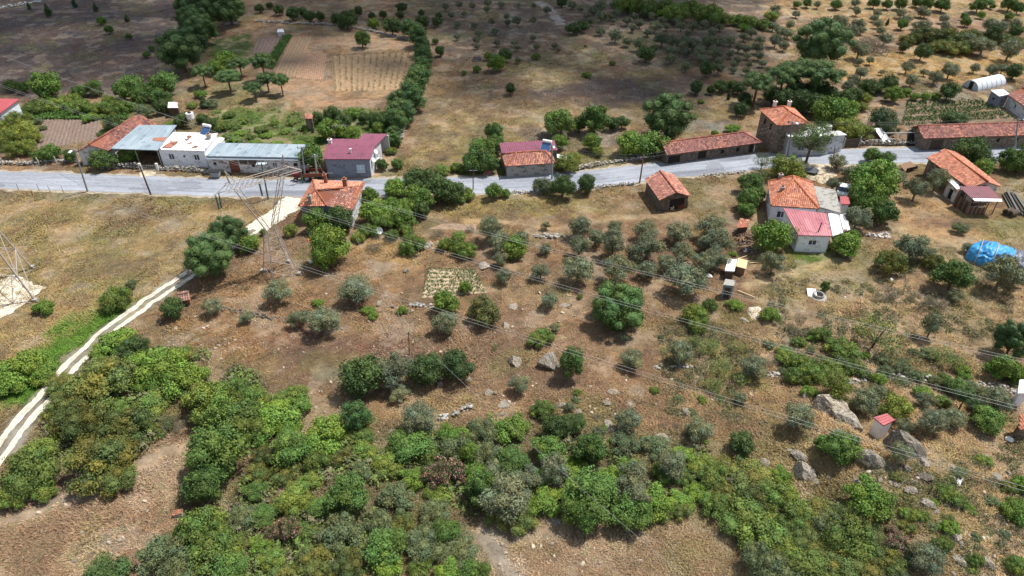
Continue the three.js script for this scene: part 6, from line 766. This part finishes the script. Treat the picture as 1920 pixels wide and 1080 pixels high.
stoneWall('1610,272 1660,272 1730,271', 1.1, 0.4, 0.34, 'roadside stone wall before the pole frame');
stoneWall('770,470 800,462 830,460', 0.3, 1.4, 0.36, 'rubble by the satellite dish above the vegetable patch', 'rubble_heap');
stoneWall('1384,432 1400,445 1410,460 1400,475', 0.25, 2.2, 0.34, 'junk and rubble heap beside the cottage path', 'rubble_heap', stoneM(170, 150, 136));
stoneWall('1625,440 1650,446 1665,440', 0.25, 1.2, 0.4, 'white rubble under the olive beside the cottage', 'rubble_heap', stoneM(240, 238, 236));
stoneWall('640,432 600,440 580,436', 0.2, 1.2, 0.3, 'scattered rubble in front of the orange-roofed house', 'rubble_heap');
stoneWall('1562,322 1600,318 1660,316', 0.4, 0.5, 0.3, 'low pale garden kerb along the roadside strip');
for (const [bx, by, tx, ty] of pxs('5,311,1,297 40,310,34,297 75,310,67,295 107,307,101,294')) { const b = ground(bx, by), t = atDepth(tx, ty, b.z); single('fence_post', bar(V(0, -0.2, 0), t.sub(b), 0.14), M.concretePole, 'leaning concrete fence post above the road verge', 'fence post', 'leaning fence posts').position.copy(b); }
for (const [x, y] of pxs('35,357 74,358 95,360 120,362')) { const b = ground(x, y); single('marker_stake', rod(V(0, -0.2, 0), V(rr(-0.1, 0.1), 1.1, 0), 0.035), M.woodDark, 'thin stake along the lower road edge', 'stake', 'stakes along the road'); scene.children[scene.children.length - 1].position.copy(b); }
{ const a = ground(266, 320), b = ground(296, 320), g = thing('entrance_gate', 'low pale metal gate closing the carport drive', 'gate', a), e = b.clone().sub(a); for (let i = 0; i <= 8; i++) part('bar', rod(V(e.x * i / 8, 0.1, e.z * i / 8), V(e.x * i / 8, 1.0, e.z * i / 8), 0.03), M.steel, g); for (const y of [0.15, 0.95]) part('rail', bar(V(0, y, 0), V(e.x, y, e.z), 0.05), M.steel, g); for (const f of [-0.03, 1.03]) part('gate_pillar', box(0.35, 1.3, 0.35, e.x * f, 0.65, e.z * f), M.cream, g); }

// ---------------------------------------------------------------- boulders and stones
const rockTex = tex(512, 512, (u, v, x, y) => { const n = fbm(x / 40, y / 40, 5), f = fbm(x / 9 + 30, y / 9, 3), cr = Math.abs(fbm(x / 50 + 9, y / 16, 3) - 0.5) < 0.02 ? -60 : 0, li = (f > 0.6 ? 22 : f < 0.4 ? -52 : 0) + cr, q = 168 + 90 * (n - 0.5) + li + 26 * (LAT[(x * 91 + y * 7001) & 65535] - 0.5); return [q + 3, q - 3, q - 12]; }); rockTex.repeat.set(0.35, 0.35);
const rockMats = [mat(lin(244, 234, 218), 0.95, { map: rockTex, bumpMap: rockTex, bumpScale: 0.08 }), mat(lin(234, 226, 214), 0.95, { map: rockTex, bumpMap: rockTex, bumpScale: 0.06 }), mat(lin(188, 180, 170), 0.95, { map: rockTex, bumpMap: rockTex, bumpScale: 0.06 })];
const rockGeos = Array.from({ length: 7 }, (_, s) => { const g = new THREE.IcosahedronGeometry(1, 7), p = g.attributes.position, v = V(), uv = new Float32Array(p.count * 2), cuts = Array.from({ length: 15 }, () => [V(rr(-1, 1), rr(-0.35, 1), rr(-1, 1)).normalize(), rr(0.42, 0.8)]); for (let i = 0; i < p.count; i++) { v.fromBufferAttribute(p, i); for (const [n, d] of cuts) { const q = v.dot(n); if (q > d) v.addScaledVector(n, (d - q) * 0.97); } const k = 1 + 0.22 * (fbm(v.x * 2 + s * 9 + 60, v.z * 2 + v.y * 1.7 + 60, 3) - 0.5) + 0.1 * (vn(v.x * 9 + v.y * 8 + 60, v.z * 9 + 60) - 0.5); v.multiplyScalar(k); p.setXYZ(i, v.x, v.y, v.z); uv.set([v.x * 1.5 + v.y, v.z * 1.5 + v.y * 0.6], i * 2); } g.setAttribute('uv', new THREE.BufferAttribute(uv, 2)); g.computeVertexNormals(); return g; });
function boulder(px, py, w, hR, dR, mi, label, group, turn) { const P = ground(px, py), d = project(P)[2], r = w / 2 * d / F, m = single('boulder', rockGeos[Math.floor(rnd() * 7)], rockMats[mi], label, 'boulder', group); m.position.set(P.x, P.y + r * hR * 0.25, P.z); m.rotation.y = turn ?? rr(0, 6.28); m.scale.set(r * 1.1, r * hR * 1.25, r * dR * 1.15); return m; }
boulder(964, 679, 30, 0.95, 1.0, 0, 'smooth pale egg-shaped boulder on the middle slope');
boulder(1028, 684, 54, 0.8, 0.8, 1, 'big grey lichen-spotted boulder beside the tall green tree', undefined, -0.6);
for (const [x, y, w, h, d, m, l] of [[915, 736, 22, 0.6, 0.8, 0, 'white boulder pair below the silver olive'], [928, 738, 14, 0.6, 0.8, 0, 'small white stone next to the white boulder pair'], [944, 760, 26, 0.35, 0.9, 1, 'flat pinkish rock below the white boulder pair'], [942, 776, 16, 0.4, 0.8, 0, 'pale wedge stone below the flat pinkish rock'], [1139, 758, 20, 0.7, 0.9, 1, 'rounded grey boulder on the rocky slope'], [1052, 762, 26, 0.6, 0.8, 0, 'pale boulder above the dark bush-like trees'], [1085, 772, 18, 0.6, 0.9, 0, 'white boulder beside the dark bush-like trees'], [1062, 573, 17, 0.4, 1.6, 1, 'long low rock beside the orchard olive'], [1240, 828, 52, 0.3, 0.8, 0, 'broad flat limestone outcrop above the thicket'], [1288, 776, 30, 0.6, 0.8, 0, 'pale boulder behind the slope olive'], [1140, 796, 34, 0.45, 0.8, 1, 'low grey rock above the eastern thicket'], [1150, 808, 28, 0.4, 0.8, 0, 'low pale rock above the eastern thicket'], [1182, 758, 24, 0.2, 1.2, 0, 'pale slab half sunk in the rocky slope'], [1150, 735, 28, 0.18, 1.1, 0, 'pale rock ledge level with the rocky slope'], [1032, 950, 38, 0.25, 1.0, 1, 'grey weathered outcrop in front of the thicket'], [1040, 978, 36, 0.22, 0.9, 1, 'lower grey outcrop in front of the thicket'], [1432, 868, 28, 0.6, 0.8, 0, 'bright white boulder at the thicket edge'], [762, 510, 16, 0.8, 0.8, 0, 'white boulder beside the vegetable patch'], [710, 570, 14, 0.5, 1.6, 0, 'pale standing stones on the bank'], [735, 576, 14, 0.7, 0.8, 0, 'pale stone beside the bank thicket'], [827, 722, 18, 0.9, 0.8, 1, 'upright grey stone below the broad trees'], [880, 713, 16, 0.6, 0.8, 0, 'pale stone at the end of the tree row'], [735, 810, 20, 0.4, 0.8, 1, 'low stone under the thicket olive'], [908, 500, 34, 0.35, 0.8, 1, 'grey slab rock beside the patch olives'], [960, 575, 26, 0.3, 0.8, 0, 'pale rock on the slope below the oak'], [948, 612, 22, 0.5, 0.8, 0, 'pale round rock beside the oak'], [130, 752, 26, 0.25, 0.6, 0, 'white stone slab beside the dirt track'], [270, 957, 14, 0.4, 0.8, 0, 'small pale rock in the footpath field'], [136, 1022, 12, 0.6, 0.8, 0, 'white stone in the footpath field'], [142, 1052, 14, 0.5, 0.8, 0, 'pale stone low in the footpath field'], [1775, 648, 12, 0.5, 0.8, 0, 'pale stone beside the young fig'], [1395, 602, 22, 0.4, 0.8, 0, 'broken slab chunk by the concrete slab']]) boulder(x, y, w, h, d, m, l);
for (const [x, y, w, h, d, m, t, l] of [[1555, 764, 84, 0.45, 0.6, 0, 0.1, 'long pale ledge of the outcrop behind the dark tree'], [1585, 792, 84, 0.6, 0.6, 1, -0.4, 'massive pale block of the outcrop above the leafy tree'], [1512, 742, 26, 0.8, 0.8, 1, 0, 'square grey rock at the head of the outcrop'], [1500, 860, 40, 0.6, 0.7, 1, -0.5, 'tilted grey rock below the rock olive'], [1507, 890, 58, 0.65, 0.6, 1, -0.5, 'long tilted boulder below the outcrop'], [1632, 870, 74, 0.7, 0.5, 1, -0.35, 'long grey boulder with a pale face under the hut'], [1690, 850, 100, 0.75, 0.5, 2, -0.25, 'huge dark-faced boulder below the red-roofed hut'], [1730, 868, 30, 0.5, 0.8, 1, 0, 'rock at the tip of the huge dark boulder'], [1735, 898, 34, 0.7, 0.7, 2, -0.4, 'dark tilted rock below the huge boulder'], [1710, 922, 34, 0.55, 0.7, 1, 0.2, 'pale-topped rock on the lower slope'], [1738, 946, 36, 0.7, 0.9, 1, 0.5, 'split grey boulder on the lower slope'], [1785, 1006, 42, 0.6, 0.8, 1, 0.3, 'broken grey rock in the green gully'], [1778, 1028, 28, 0.5, 0.8, 2, 0.3, 'dark rock in the green gully'], [1798, 1052, 36, 0.5, 0.8, 1, 0, 'low rock at the bottom of the gully'], [1850, 1058, 34, 0.9, 0.9, 0, 0, 'round cream boulder at the bottom of the slope'], [1870, 895, 24, 0.5, 0.8, 1, 0, 'grey rock on the dry eastern bank'], [1850, 860, 22, 0.4, 0.8, 1, 0, 'half buried rock on the dry eastern bank'], [1790, 884, 26, 0.4, 0.9, 1, 0, 'half buried rock above the metal trough'], [1768, 906, 18, 0.5, 0.9, 1, 0, 'rounded rock beside the metal trough'], [1666, 972, 20, 0.5, 0.8, 0, 0, 'pale rock beside the bright bush'], [1890, 888, 16, 0.5, 0.8, 0, 0, 'small pale stone on the eastern bank'], [1680, 905, 30, 0.15, 1.0, 0, 0, 'flat pale rock flush with the slope']]) boulder(x, y, w, h, d, m, l, undefined, t);
for (const [x, y, w] of pxs('1530,905,22 1555,898,18 1480,845,16 1540,870,16 1605,905,20 1650,900,16 1668,880,18 1700,880,20 1715,905,14 1755,960,18 1765,985,22 1800,1022,20 1815,1060,22 1760,1050,18 1722,985,16 1700,960,14 1835,930,14 1570,812,24 1612,815,20 1545,745,20 1600,760,22')) boulder(x, y, w, rr(0.45, 0.8), rr(0.6, 1), Math.floor(rnd() * 2), 'small jagged pale rock broken from the outcrop under the hut', 'rocks broken from the outcrop');
{ const st = new THREE.InstancedMesh(rockGeoSmall(), mat(lin(186, 172, 154), 0.95), 1700), o = new THREE.Object3D(), c = new THREE.Color(); let i = 0; const spots = pxs('640,760,120,50 950,740,90,60 1150,760,150,60 1250,840,90,30 1600,850,160,80 1780,920,120,90 180,980,170,80 1100,1040,200,50 820,640,160,70 1520,540,90,50 1700,620,150,60 1300,700,160,60 600,640,180,50 1040,590,100,60 1850,1000,80,80 720,560,120,50 960,940,40,60 380,640,120,60');
  while (i < 1700) { const s = spots[Math.floor(rnd() * spots.length)], P = ground(s[0] + (rnd() + rnd() + rnd() - 1.5) * s[2], s[1] + (rnd() + rnd() + rnd() - 1.5) * s[3]), k = 0.04 + 0.17 * Math.pow(rnd(), 4); o.position.set(P.x, P.y + k * 0.15, P.z); o.rotation.set(rr(0, 6), rr(0, 6), rr(0, 6)); o.scale.set(k * rr(0.8, 1.6), k * rr(0.5, 0.9), k * rr(0.8, 1.4)); o.updateMatrix(); st.setMatrixAt(i, o.matrix); const q = rr(0.5, 1.1); st.setColorAt(i, c.setRGB(q, q * 0.98, q * 0.95)); i++; }
  shadows(st); st.name = 'loose_stones'; tag(st, 'loose pale stones strewn over the dry slopes', 'stones', undefined, 'stuff'); scene.add(st); }
function rockGeoSmall() { const g = new THREE.IcosahedronGeometry(1, 1), p = g.attributes.position, v = V(); for (let i = 0; i < p.count; i++) { v.fromBufferAttribute(p, i); v.multiplyScalar(0.85 + 0.3 * vn(v.x * 3 + 40, v.z * 3 + v.y * 2 + 40)); p.setXYZ(i, v.x, v.y, v.z); } g.computeVertexNormals(); return g; }

// ---------------------------------------------------------------- vehicles and small things
{ // parked car
  const p = ground(1579, 362), g = thing('parked_car', 'small white car parked beside the grey concrete roof', 'car', p, 1.1), prof = (pts, d) => { const s = new THREE.Shape(pts.map(([x, y]) => new THREE.Vector2(x, y))); const e = new THREE.ExtrudeGeometry(s, { depth: d, bevelEnabled: true, bevelSize: 0.06, bevelThickness: 0.06, bevelSegments: 2 }); e.translate(0, 0, -d / 2); return e; };
  const paint = new THREE.MeshPhysicalMaterial({ color: lin(222, 230, 228), roughness: 0.35, clearcoat: 0.6 }); part('body', prof([[-1.9, 0.35], [1.9, 0.35], [1.95, 0.7], [1.3, 0.88], [-1.8, 0.92], [-1.95, 0.7]], 1.5), paint, g); part('cabin', prof([[-1.5, 0.92], [0.9, 0.9], [0.35, 1.4], [-1.1, 1.42]], 1.3), M.glass, g); part('roof', box(1.4, 0.05, 1.25, -0.38, 1.5, 0), paint, g);
  for (const x of [-1.2, 1.2]) for (const z of [-0.78, 0.78]) { const w = new THREE.CylinderGeometry(0.3, 0.3, 0.2, 16); w.rotateX(Math.PI / 2); w.translate(x, 0.3, z); const q = part('wheel', w, M.black, g); const r = new THREE.CylinderGeometry(0.17, 0.17, 0.22, 12); r.rotateX(Math.PI / 2); r.translate(x, 0.3, z); part('rim', r, M.steel, q); } for (const z of [-0.5, 0.5]) part('headlight', box(0.08, 0.14, 0.3, 1.99, 0.66, z), M.glassPale, g);
}
{ // tractor and trailer
  const p = ground(569, 337), g = thing('tractor', 'dark red tractor parked in front of the grey house', 'tractor', p, 0.15), red = mat(lin(128, 40, 44), 0.5); const wheel = (x, z, r, w = 0.3) => { const c = new THREE.CylinderGeometry(r, r, w, 18); c.rotateX(Math.PI / 2); c.translate(x, r, z); const q = part('wheel', c, M.black, g); const d = new THREE.CylinderGeometry(r * 0.5, r * 0.5, w + 0.04, 12); d.rotateX(Math.PI / 2); d.translate(x, r, z); part('rim', d, M.steel, q); };
  part('bonnet', box(1.5, 0.6, 0.6, -0.7, 1.0, 0), red, g); part('seat', merge([box(0.5, 0.12, 0.5, 0.7, 1.15, 0), box(0.1, 0.5, 0.5, 0.98, 1.4, 0)]), M.black, g); part('canopy', merge([box(1.4, 0.06, 1.3, 0.6, 2.2, 0), rod(V(0.05, 1.0, 0.5), V(0.05, 2.2, 0.5), 0.03), rod(V(0.05, 1.0, -0.5), V(0.05, 2.2, -0.5), 0.03), rod(V(1.15, 1.0, 0.5), V(1.15, 2.2, 0.5), 0.03), rod(V(1.15, 1.0, -0.5), V(1.15, 2.2, -0.5), 0.03)]), M.black, g); part('mudguard', merge([box(0.9, 0.08, 0.4, 0.7, 1.35, 0.7), box(0.9, 0.08, 0.4, 0.7, 1.35, -0.7)]), red, g); wheel(0.7, 0.75, 0.65); wheel(0.7, -0.75, 0.65); wheel(-1.1, 0.6, 0.38, 0.2); wheel(-1.1, -0.6, 0.38, 0.2);
  const q = ground(591, 337), t = thing('farm_trailer', 'dark farm trailer coupled behind the red tractor', 'trailer', q, 0.1); part('bed', box(3.2, 0.14, 1.8, 0, 0.95, 0), M.woodDark, t); for (const z of [-0.9, 0.9]) part('side_board', box(3.2, 0.5, 0.06, 0, 1.27, z), M.rust, t); part('tail_board', box(0.06, 0.5, 1.7, 1.57, 1.27, 0), M.rust, t); part('drawbar', bar(V(-1.6, 0.8, 0), V(-2.5, 0.5, 0), 0.1), M.rust, t); for (const z of [-0.85, 0.85]) { const c = new THREE.CylinderGeometry(0.42, 0.42, 0.24, 16); c.rotateX(Math.PI / 2); c.translate(0.4, 0.42, z); const w = part('wheel', c, M.black, t); const d = new THREE.CylinderGeometry(0.2, 0.2, 0.28, 12); d.rotateX(Math.PI / 2); d.translate(0.4, 0.42, z); part('rim', d, M.whitePaint, w); }
}
{ // waste container
  const p = ground(406, 333), g = thing('waste_container', 'grey wheeled waste container beside the road', 'container', p); const s = new THREE.Shape([[-0.6, 0.25], [0.6, 0.25], [0.72, 1.1], [-0.72, 1.1]].map(([x, y]) => new THREE.Vector2(x, y))), e = new THREE.ExtrudeGeometry(s, { depth: 0.9, bevelEnabled: false }); e.translate(0, 0, -0.45); part('bin', e, M.greyPole, g); part('lid', box(1.5, 0.1, 1.0, 0, 1.16, 0), M.black, g); for (const x of [-0.5, 0.5]) for (const z of [-0.35, 0.35]) part('wheel', new THREE.CylinderGeometry(0.12, 0.12, 0.08, 10).rotateX(Math.PI / 2).translate(x, 0.12, z), M.black, g);
}
{ // water tank on a stand
  const p = ground(363, 240), g = thing('water_tank', 'white water tank on legs behind the whitewashed house', 'water tank', p); part('tank', new THREE.CylinderGeometry(0.65, 0.65, 1.0, 16).translate(0, 2.4, 0), M.whitePaint, g); part('lid', new THREE.CylinderGeometry(0.3, 0.4, 0.14, 12).translate(0, 2.97, 0), M.dark, g); for (const x of [-0.4, 0.4]) for (const z of [-0.4, 0.4]) part('leg', rod(V(x * 1.3, 0, z * 1.3), V(x, 1.9, z), 0.05), M.steel, g);
}
{ // well with lid
  const p = ground(1534, 556), g = thing('stone_well', 'round concrete well ring on the eastern slope', 'well', p); const o = new THREE.LatheGeometry([[0.5, 0], [0.5, 0.4], [0.68, 0.42], [0.68, 0]].map(([x, y]) => new THREE.Vector2(x, y)), 20); part('ring', o, M.concrete, g); part('apron', new THREE.CylinderGeometry(1.0, 1.05, 0.1, 20).translate(0, 0.04, 0), M.concrete, g); part('water_surface', new THREE.CircleGeometry(0.49, 18).rotateX(-Math.PI / 2).translate(0, 0.12, 0), M.dark, g);
  const q = ground(1521, 552); single('metal_sheet', slab([V(-0.6, 0.1, 0.5), V(0.5, 0.12, 0.6), V(0.6, 0.5, -0.5), V(-0.5, 0.55, -0.55)], 0.03), R.whiteClean, 'bright white metal sheet lying by the round well', 'sheet').position.copy(q);
}
dish(ground(714, 444).add(V(0, 1.0, 0)), -0.3, 0.5, 'white satellite dish standing in the thicket below the road');
{ const p = ground(1797, 905); single('metal_trough', merge([box(0.26, 0.1, 1.6, 0, 0.07, 0), box(0.05, 0.14, 1.6, -0.155, 0.1, 0), box(0.05, 0.14, 1.6, 0.155, 0.1, 0), box(0.36, 0.14, 0.05, 0, 0.101, 0.825)]), M.greyLight, 'white metal trough lying on the dry eastern slope', 'trough').position.copy(p); scene.children[scene.children.length - 1].rotation.y = -0.75; }
const blob = (s) => { const g = rockGeos[s].clone(); return g; };
for (const [x, y, w, m, name, label, cat] of [[1894, 827, 0.55, M.whitePaint, 'plastic_sack', 'bright white plastic sack on the dry eastern slope', 'sack'], [1671, 524, 0.3, M.whitePaint, 'plastic_sack', 'small white sack below the brown-green bush', 'sack'], [579, 452, 0.35, mat(lin(206, 74, 54), 0.6), 'plastic_bucket', 'red plastic heap beside the orange-roofed house', 'bucket'], [583, 492, 0.45, M.dirty, 'plastic_sack', 'pale sack under the big fig tree', 'sack'], [1522, 324, 1.6, mat(lin(84, 86, 90), 0.95), 'dark_mound', 'dark grey mound on the pale parking spot', 'gravel heap'], [1398, 472, 0.5, M.whitePaint, 'plastic_drum', 'white drum on the junk heap beside the cottage path', 'drum'], [1330, 520, 0.6, M.cream, 'plastic_sack', 'pale sheet heap beside the grey privy', 'sack']]) { const P = ground(x, y), g = single(name, rockGeos[Math.floor(rnd() * 7)], m, label, cat); g.position.set(P.x, P.y + w * 0.25, P.z); g.scale.set(w, w * (name === 'dark_mound' ? 0.35 : 0.7), w); }  // the mound is a flattened rock shape in plain dark grey
{ const p = ground(1688, 820), g = thing('tile_stack', 'stack of orange roof tiles below the red-roofed hut', 'tile stack', p, 0.5); for (let i = 0; i < 6; i++) part('tile', box(0.38, 0.12, 0.9, (i % 3) * 0.4 - 0.4, 0.08 + Math.floor(i / 3) * 0.14, rr(-0.08, 0.08)), mat(lin(206, 112, 72).multiplyScalar(0.75), 0.9), g); }
{ const p = ground(914, 325); single('fallen_board', slab([V(-0.7, 0.1, 0.6), V(0.7, 0.1, 0.6), V(0.6, 0.8, -0.4), V(-0.6, 0.8, -0.4)], 0.06), mat(lin(176, 108, 104), 0.8), 'faded pink board leaning beside the small tiled house', 'board').position.copy(p); }
{ const p = ground(335, 966), g = thing('beehive', 'small box with a red lid in the footpath field', 'box', p, 0.2); part('box', box(0.7, 0.35, 0.45, 0, 0.18, 0), M.greyLight, g); part('lid', box(0.8, 0.08, 0.55, 0, 0.4, 0), M.brick, g); }
for (let i = 0; i < 26; i++) { const a = ground(rr(1384, 1412), rr(440, 472)), an = rr(0, 3.1), L = rr(0.6, 1.6); single('scrap_timber', bar(V(-Math.cos(an) * L, 0.12 + rnd() * 0.3, -Math.sin(an) * L), V(Math.cos(an) * L, 0.15 + rnd() * 0.4, Math.sin(an) * L), 0.1), i % 3 ? M.wood : M.woodDark, 'scrap timber strewn on the junk heap beside the cottage path', 'timber', 'scrap timber heap').position.copy(a); }
for (const [x, y, a] of [[1405, 492, 0.05], [1420, 494, 0.1], [1388, 486, 0.5], [1398, 553, -0.7]]) { const p = ground(x, y); single('scrap_pole', bar(V(-1.1, 0.15, 0), V(1.1, 0.2, 0), 0.1), M.woodPale, 'pale pole lying near the hutches', 'pole', 'pale poles near the hutches').position.copy(p); scene.children[scene.children.length - 1].rotation.y = a; }
{ const p = ground(1700, 318), g = thing('broken_cart', 'collapsed dark cart by the roadside garden', 'cart', p, 0.4); part('bed', slab([V(-1.3, 0.3, 0.8), V(1.2, 0.5, 0.8), V(1.1, 1.0, -0.7), V(-1.2, 0.8, -0.7)], 0.1), M.wood, g); part('side', box(2.4, 0.5, 0.06, 0, 0.6, 0.85), M.woodDark, g); part('wheel', new THREE.TorusGeometry(0.45, 0.06, 6, 16).translate(-0.6, 0.45, 0.95), M.black, g); }

// ---------------------------------------------------------------- undergrowth between the bushes
function undergrowth(name, polys, n, s0, s1, cols, label) {
  const g = crownGeo([[0, 0.45, 0, 0.6], [0.4, 0.35, 0.25, 0.42], [-0.35, 0.3, -0.3, 0.45], [0.1, 0.3, -0.45, 0.36]], { n: 150, leaf: 0.12, core: 0, spread: 1, up: 0.4, lobeVar: 0.2 }), im = shadows(new THREE.InstancedMesh(g, mat(0xffffff, 0.9, { vertexColors: true, side: THREE.DoubleSide }), n)), o = new THREE.Object3D(), c = new THREE.Color(); let i = 0;
  const L = polys.map((q) => pxs(q).map(([x, y]) => V(x, 0, y)));
  for (let k = 0; k < n * 30 && i < n; k++) { const P = L[Math.floor(rnd() * L.length)], xs = P.map((p) => p.x), ys = P.map((p) => p.z), x = rr(Math.min(...xs), Math.max(...xs)), y = rr(Math.min(...ys), Math.max(...ys)); if (!inside(x, y, P)) continue; const G = ground(x, y); if (vn(G.x / 3.2 + 15, G.z / 3.2) < 0.42 || lineDist(G.x, G.z, trackPts) < 2.2) continue; const s = rr(s0, s1), q = cols[Math.floor(rnd() * cols.length)], b = rr(0.75, 1.25); o.position.copy(G); o.rotation.y = rr(0, 6.28); o.scale.set(s * rr(0.8, 1.3), s * rr(0.6, 1.1), s * rr(0.8, 1.3)); o.updateMatrix(); im.setMatrixAt(i, o.matrix); im.setColorAt(i, c.setRGB(q[0] * b, q[1] * b, q[2] * b)); i++; }
  im.count = i; im.name = name; tag(im, label, 'undergrowth', undefined, 'stuff'); scene.add(im);
}
undergrowth('thicket_undergrowth', ['580,815 650,805 740,830 870,800 960,785 1080,820 1330,850 1330,940 1080,965 900,960 900,1080 350,1090 420,1000 470,880 500,850', '100,700 330,650 560,730 560,800 470,820 330,790 240,870 90,850', '1330,870 1440,900 1600,970 1680,1080 1440,1090 1400,1000'], 2600, 0.5, 1.15, [[0.13, 0.17, 0.04], [0.12, 0.13, 0.045], [0.15, 0.2, 0.045], [0.17, 0.145, 0.08]], 'low tangled scrub filling the gaps of the thickets');
undergrowth('slope_brush', ['1440,600 1640,620 1920,690 1920,800 1700,790 1440,760', '1640,880 1920,830 1920,1080 1700,1080', '1230,600 1420,580 1440,800 1250,780', '1440,500 1900,480 1900,640 1450,640'], 1500, 0.3, 0.75, [[0.16, 0.17, 0.06], [0.2, 0.165, 0.1], [0.12, 0.15, 0.05], [0.24, 0.2, 0.11], [0.15, 0.165, 0.09]], 'dry brush and weeds scattered over the eastern slope');
// ---------------------------------------------------------------- grass
{
  const blades = (n, hgt_, w, lean) => { const pos = []; for (let i = 0; i < n; i++) { const a = rr(0, 6.28), r = rr(0, 0.5), x = Math.cos(a) * r, z = Math.sin(a) * r, t = rr(0, 6.28), h = hgt_ * rr(0.5, 1.2), dx = Math.cos(t) * w, dz = Math.sin(t) * w, lx = rr(-lean, lean), lz = rr(-lean, lean); pos.push(x - dx, 0, z - dz, x + dx, 0, z + dz, x + lx, h, z + lz); } const g = new THREE.BufferGeometry(); g.setAttribute('position', new THREE.Float32BufferAttribute(pos, 3)); g.computeVertexNormals(); return g; };
  const N = 230000, g = blades(11, 0.36, 0.06, 0.5), im = new THREE.InstancedMesh(g, mat(0xffffff, 0.95, { side: THREE.DoubleSide }), N), o = new THREE.Object3D(), c = new THREE.Color(); let i = 0, tries = 0;
  while (i < N && tries < N * 4) { tries++; const px = rr(-260, 2180), py = -40 + 1250 * rnd(), P = gp(px, py), y = hgt(P.x, P.z), v = sampleVeg(P.x, P.z) * (0.45 + 0.9 * vn(P.x / 3 + 12, P.z / 3)); if (rnd() > v * 0.75) continue; if (lineDist(P.x, P.z, roadPts) < 3.6 || lineDist(P.x, P.z, trackPts) < 1.5) continue;
    const s = rr(0.3, 0.65) * (v > 1.1 ? 1.35 : 1) * (0.7 + 0.5 * vn(P.x / 5, P.z / 5 + 70)), a = sampleAlbedo(P.x, P.z), k = rr(1.0, 2.1), gr = rnd() < 0.1 ? 0.75 : 1; o.position.set(P.x, y - 0.01, P.z); o.rotation.y = rr(0, 6.28); o.scale.set(s * 1.1, s * rr(0.6, 1.2), s * 1.1); o.updateMatrix(); im.setMatrixAt(i, o.matrix); const straw = rnd() < 0.22 && a[0] > a[1] ? 0.55 : 0; im.setColorAt(i, c.setRGB(lerp(a[0] * k * gr, 0.40, straw), lerp(a[1] * k, 0.33, straw), lerp(a[2] * k * 0.95 * gr, 0.21, straw))); i++; }
  im.count = i; shadows(im); im.name = 'dry_grass'; tag(im, 'dry grass and weeds covering the hillside', 'grass', undefined, 'stuff'); scene.add(im);
}
// ---------------------------------------------------------------- cloud whose shadow lies over the far slopes
{
  const P = pxs('-420,-40 1430,-60 1400,60 1390,150 1330,200 1150,208 900,196 800,140 450,120 330,170 -420,185').map(([x, y]) => gp(x, y)), xs = P.map((p) => p.x), zs = P.map((p) => p.z), alt = 1300, N = 450, g = new THREE.IcosahedronGeometry(1, 2), im = new THREE.InstancedMesh(g, mat(lin(246, 246, 248), 1), N), o = new THREE.Object3D(); let i = 0;
  { const q = g.attributes.position, v = V(); for (let k = 0; k < q.count; k++) { v.fromBufferAttribute(q, k); v.multiplyScalar(0.8 + 0.4 * vn(v.x * 2 + 30, v.z * 2 + v.y + 30)); q.setXYZ(k, v.x, v.y, v.z); } g.computeVertexNormals(); }
  while (i < N) { const x = rr(Math.min(...xs), Math.max(...xs)), z = rr(Math.min(...zs), Math.max(...zs)); if (!inside(x, z, P)) continue; const h = alt + rr(0, 60); o.position.set(x + SUN.x / SUN.y * h, h, z + SUN.z / SUN.y * h); const r = rr(4, 7.5); o.rotation.y = rr(0, 6.28); o.scale.set(r, r * 0.8, r); o.updateMatrix(); im.setMatrixAt(i++, o.matrix); }
  shadows(im); im.name = 'cloud'; tag(im, 'thin broken white cloud high above the far slopes', 'cloud', undefined, 'stuff'); scene.add(im);
}
renderer.render(scene, camera);
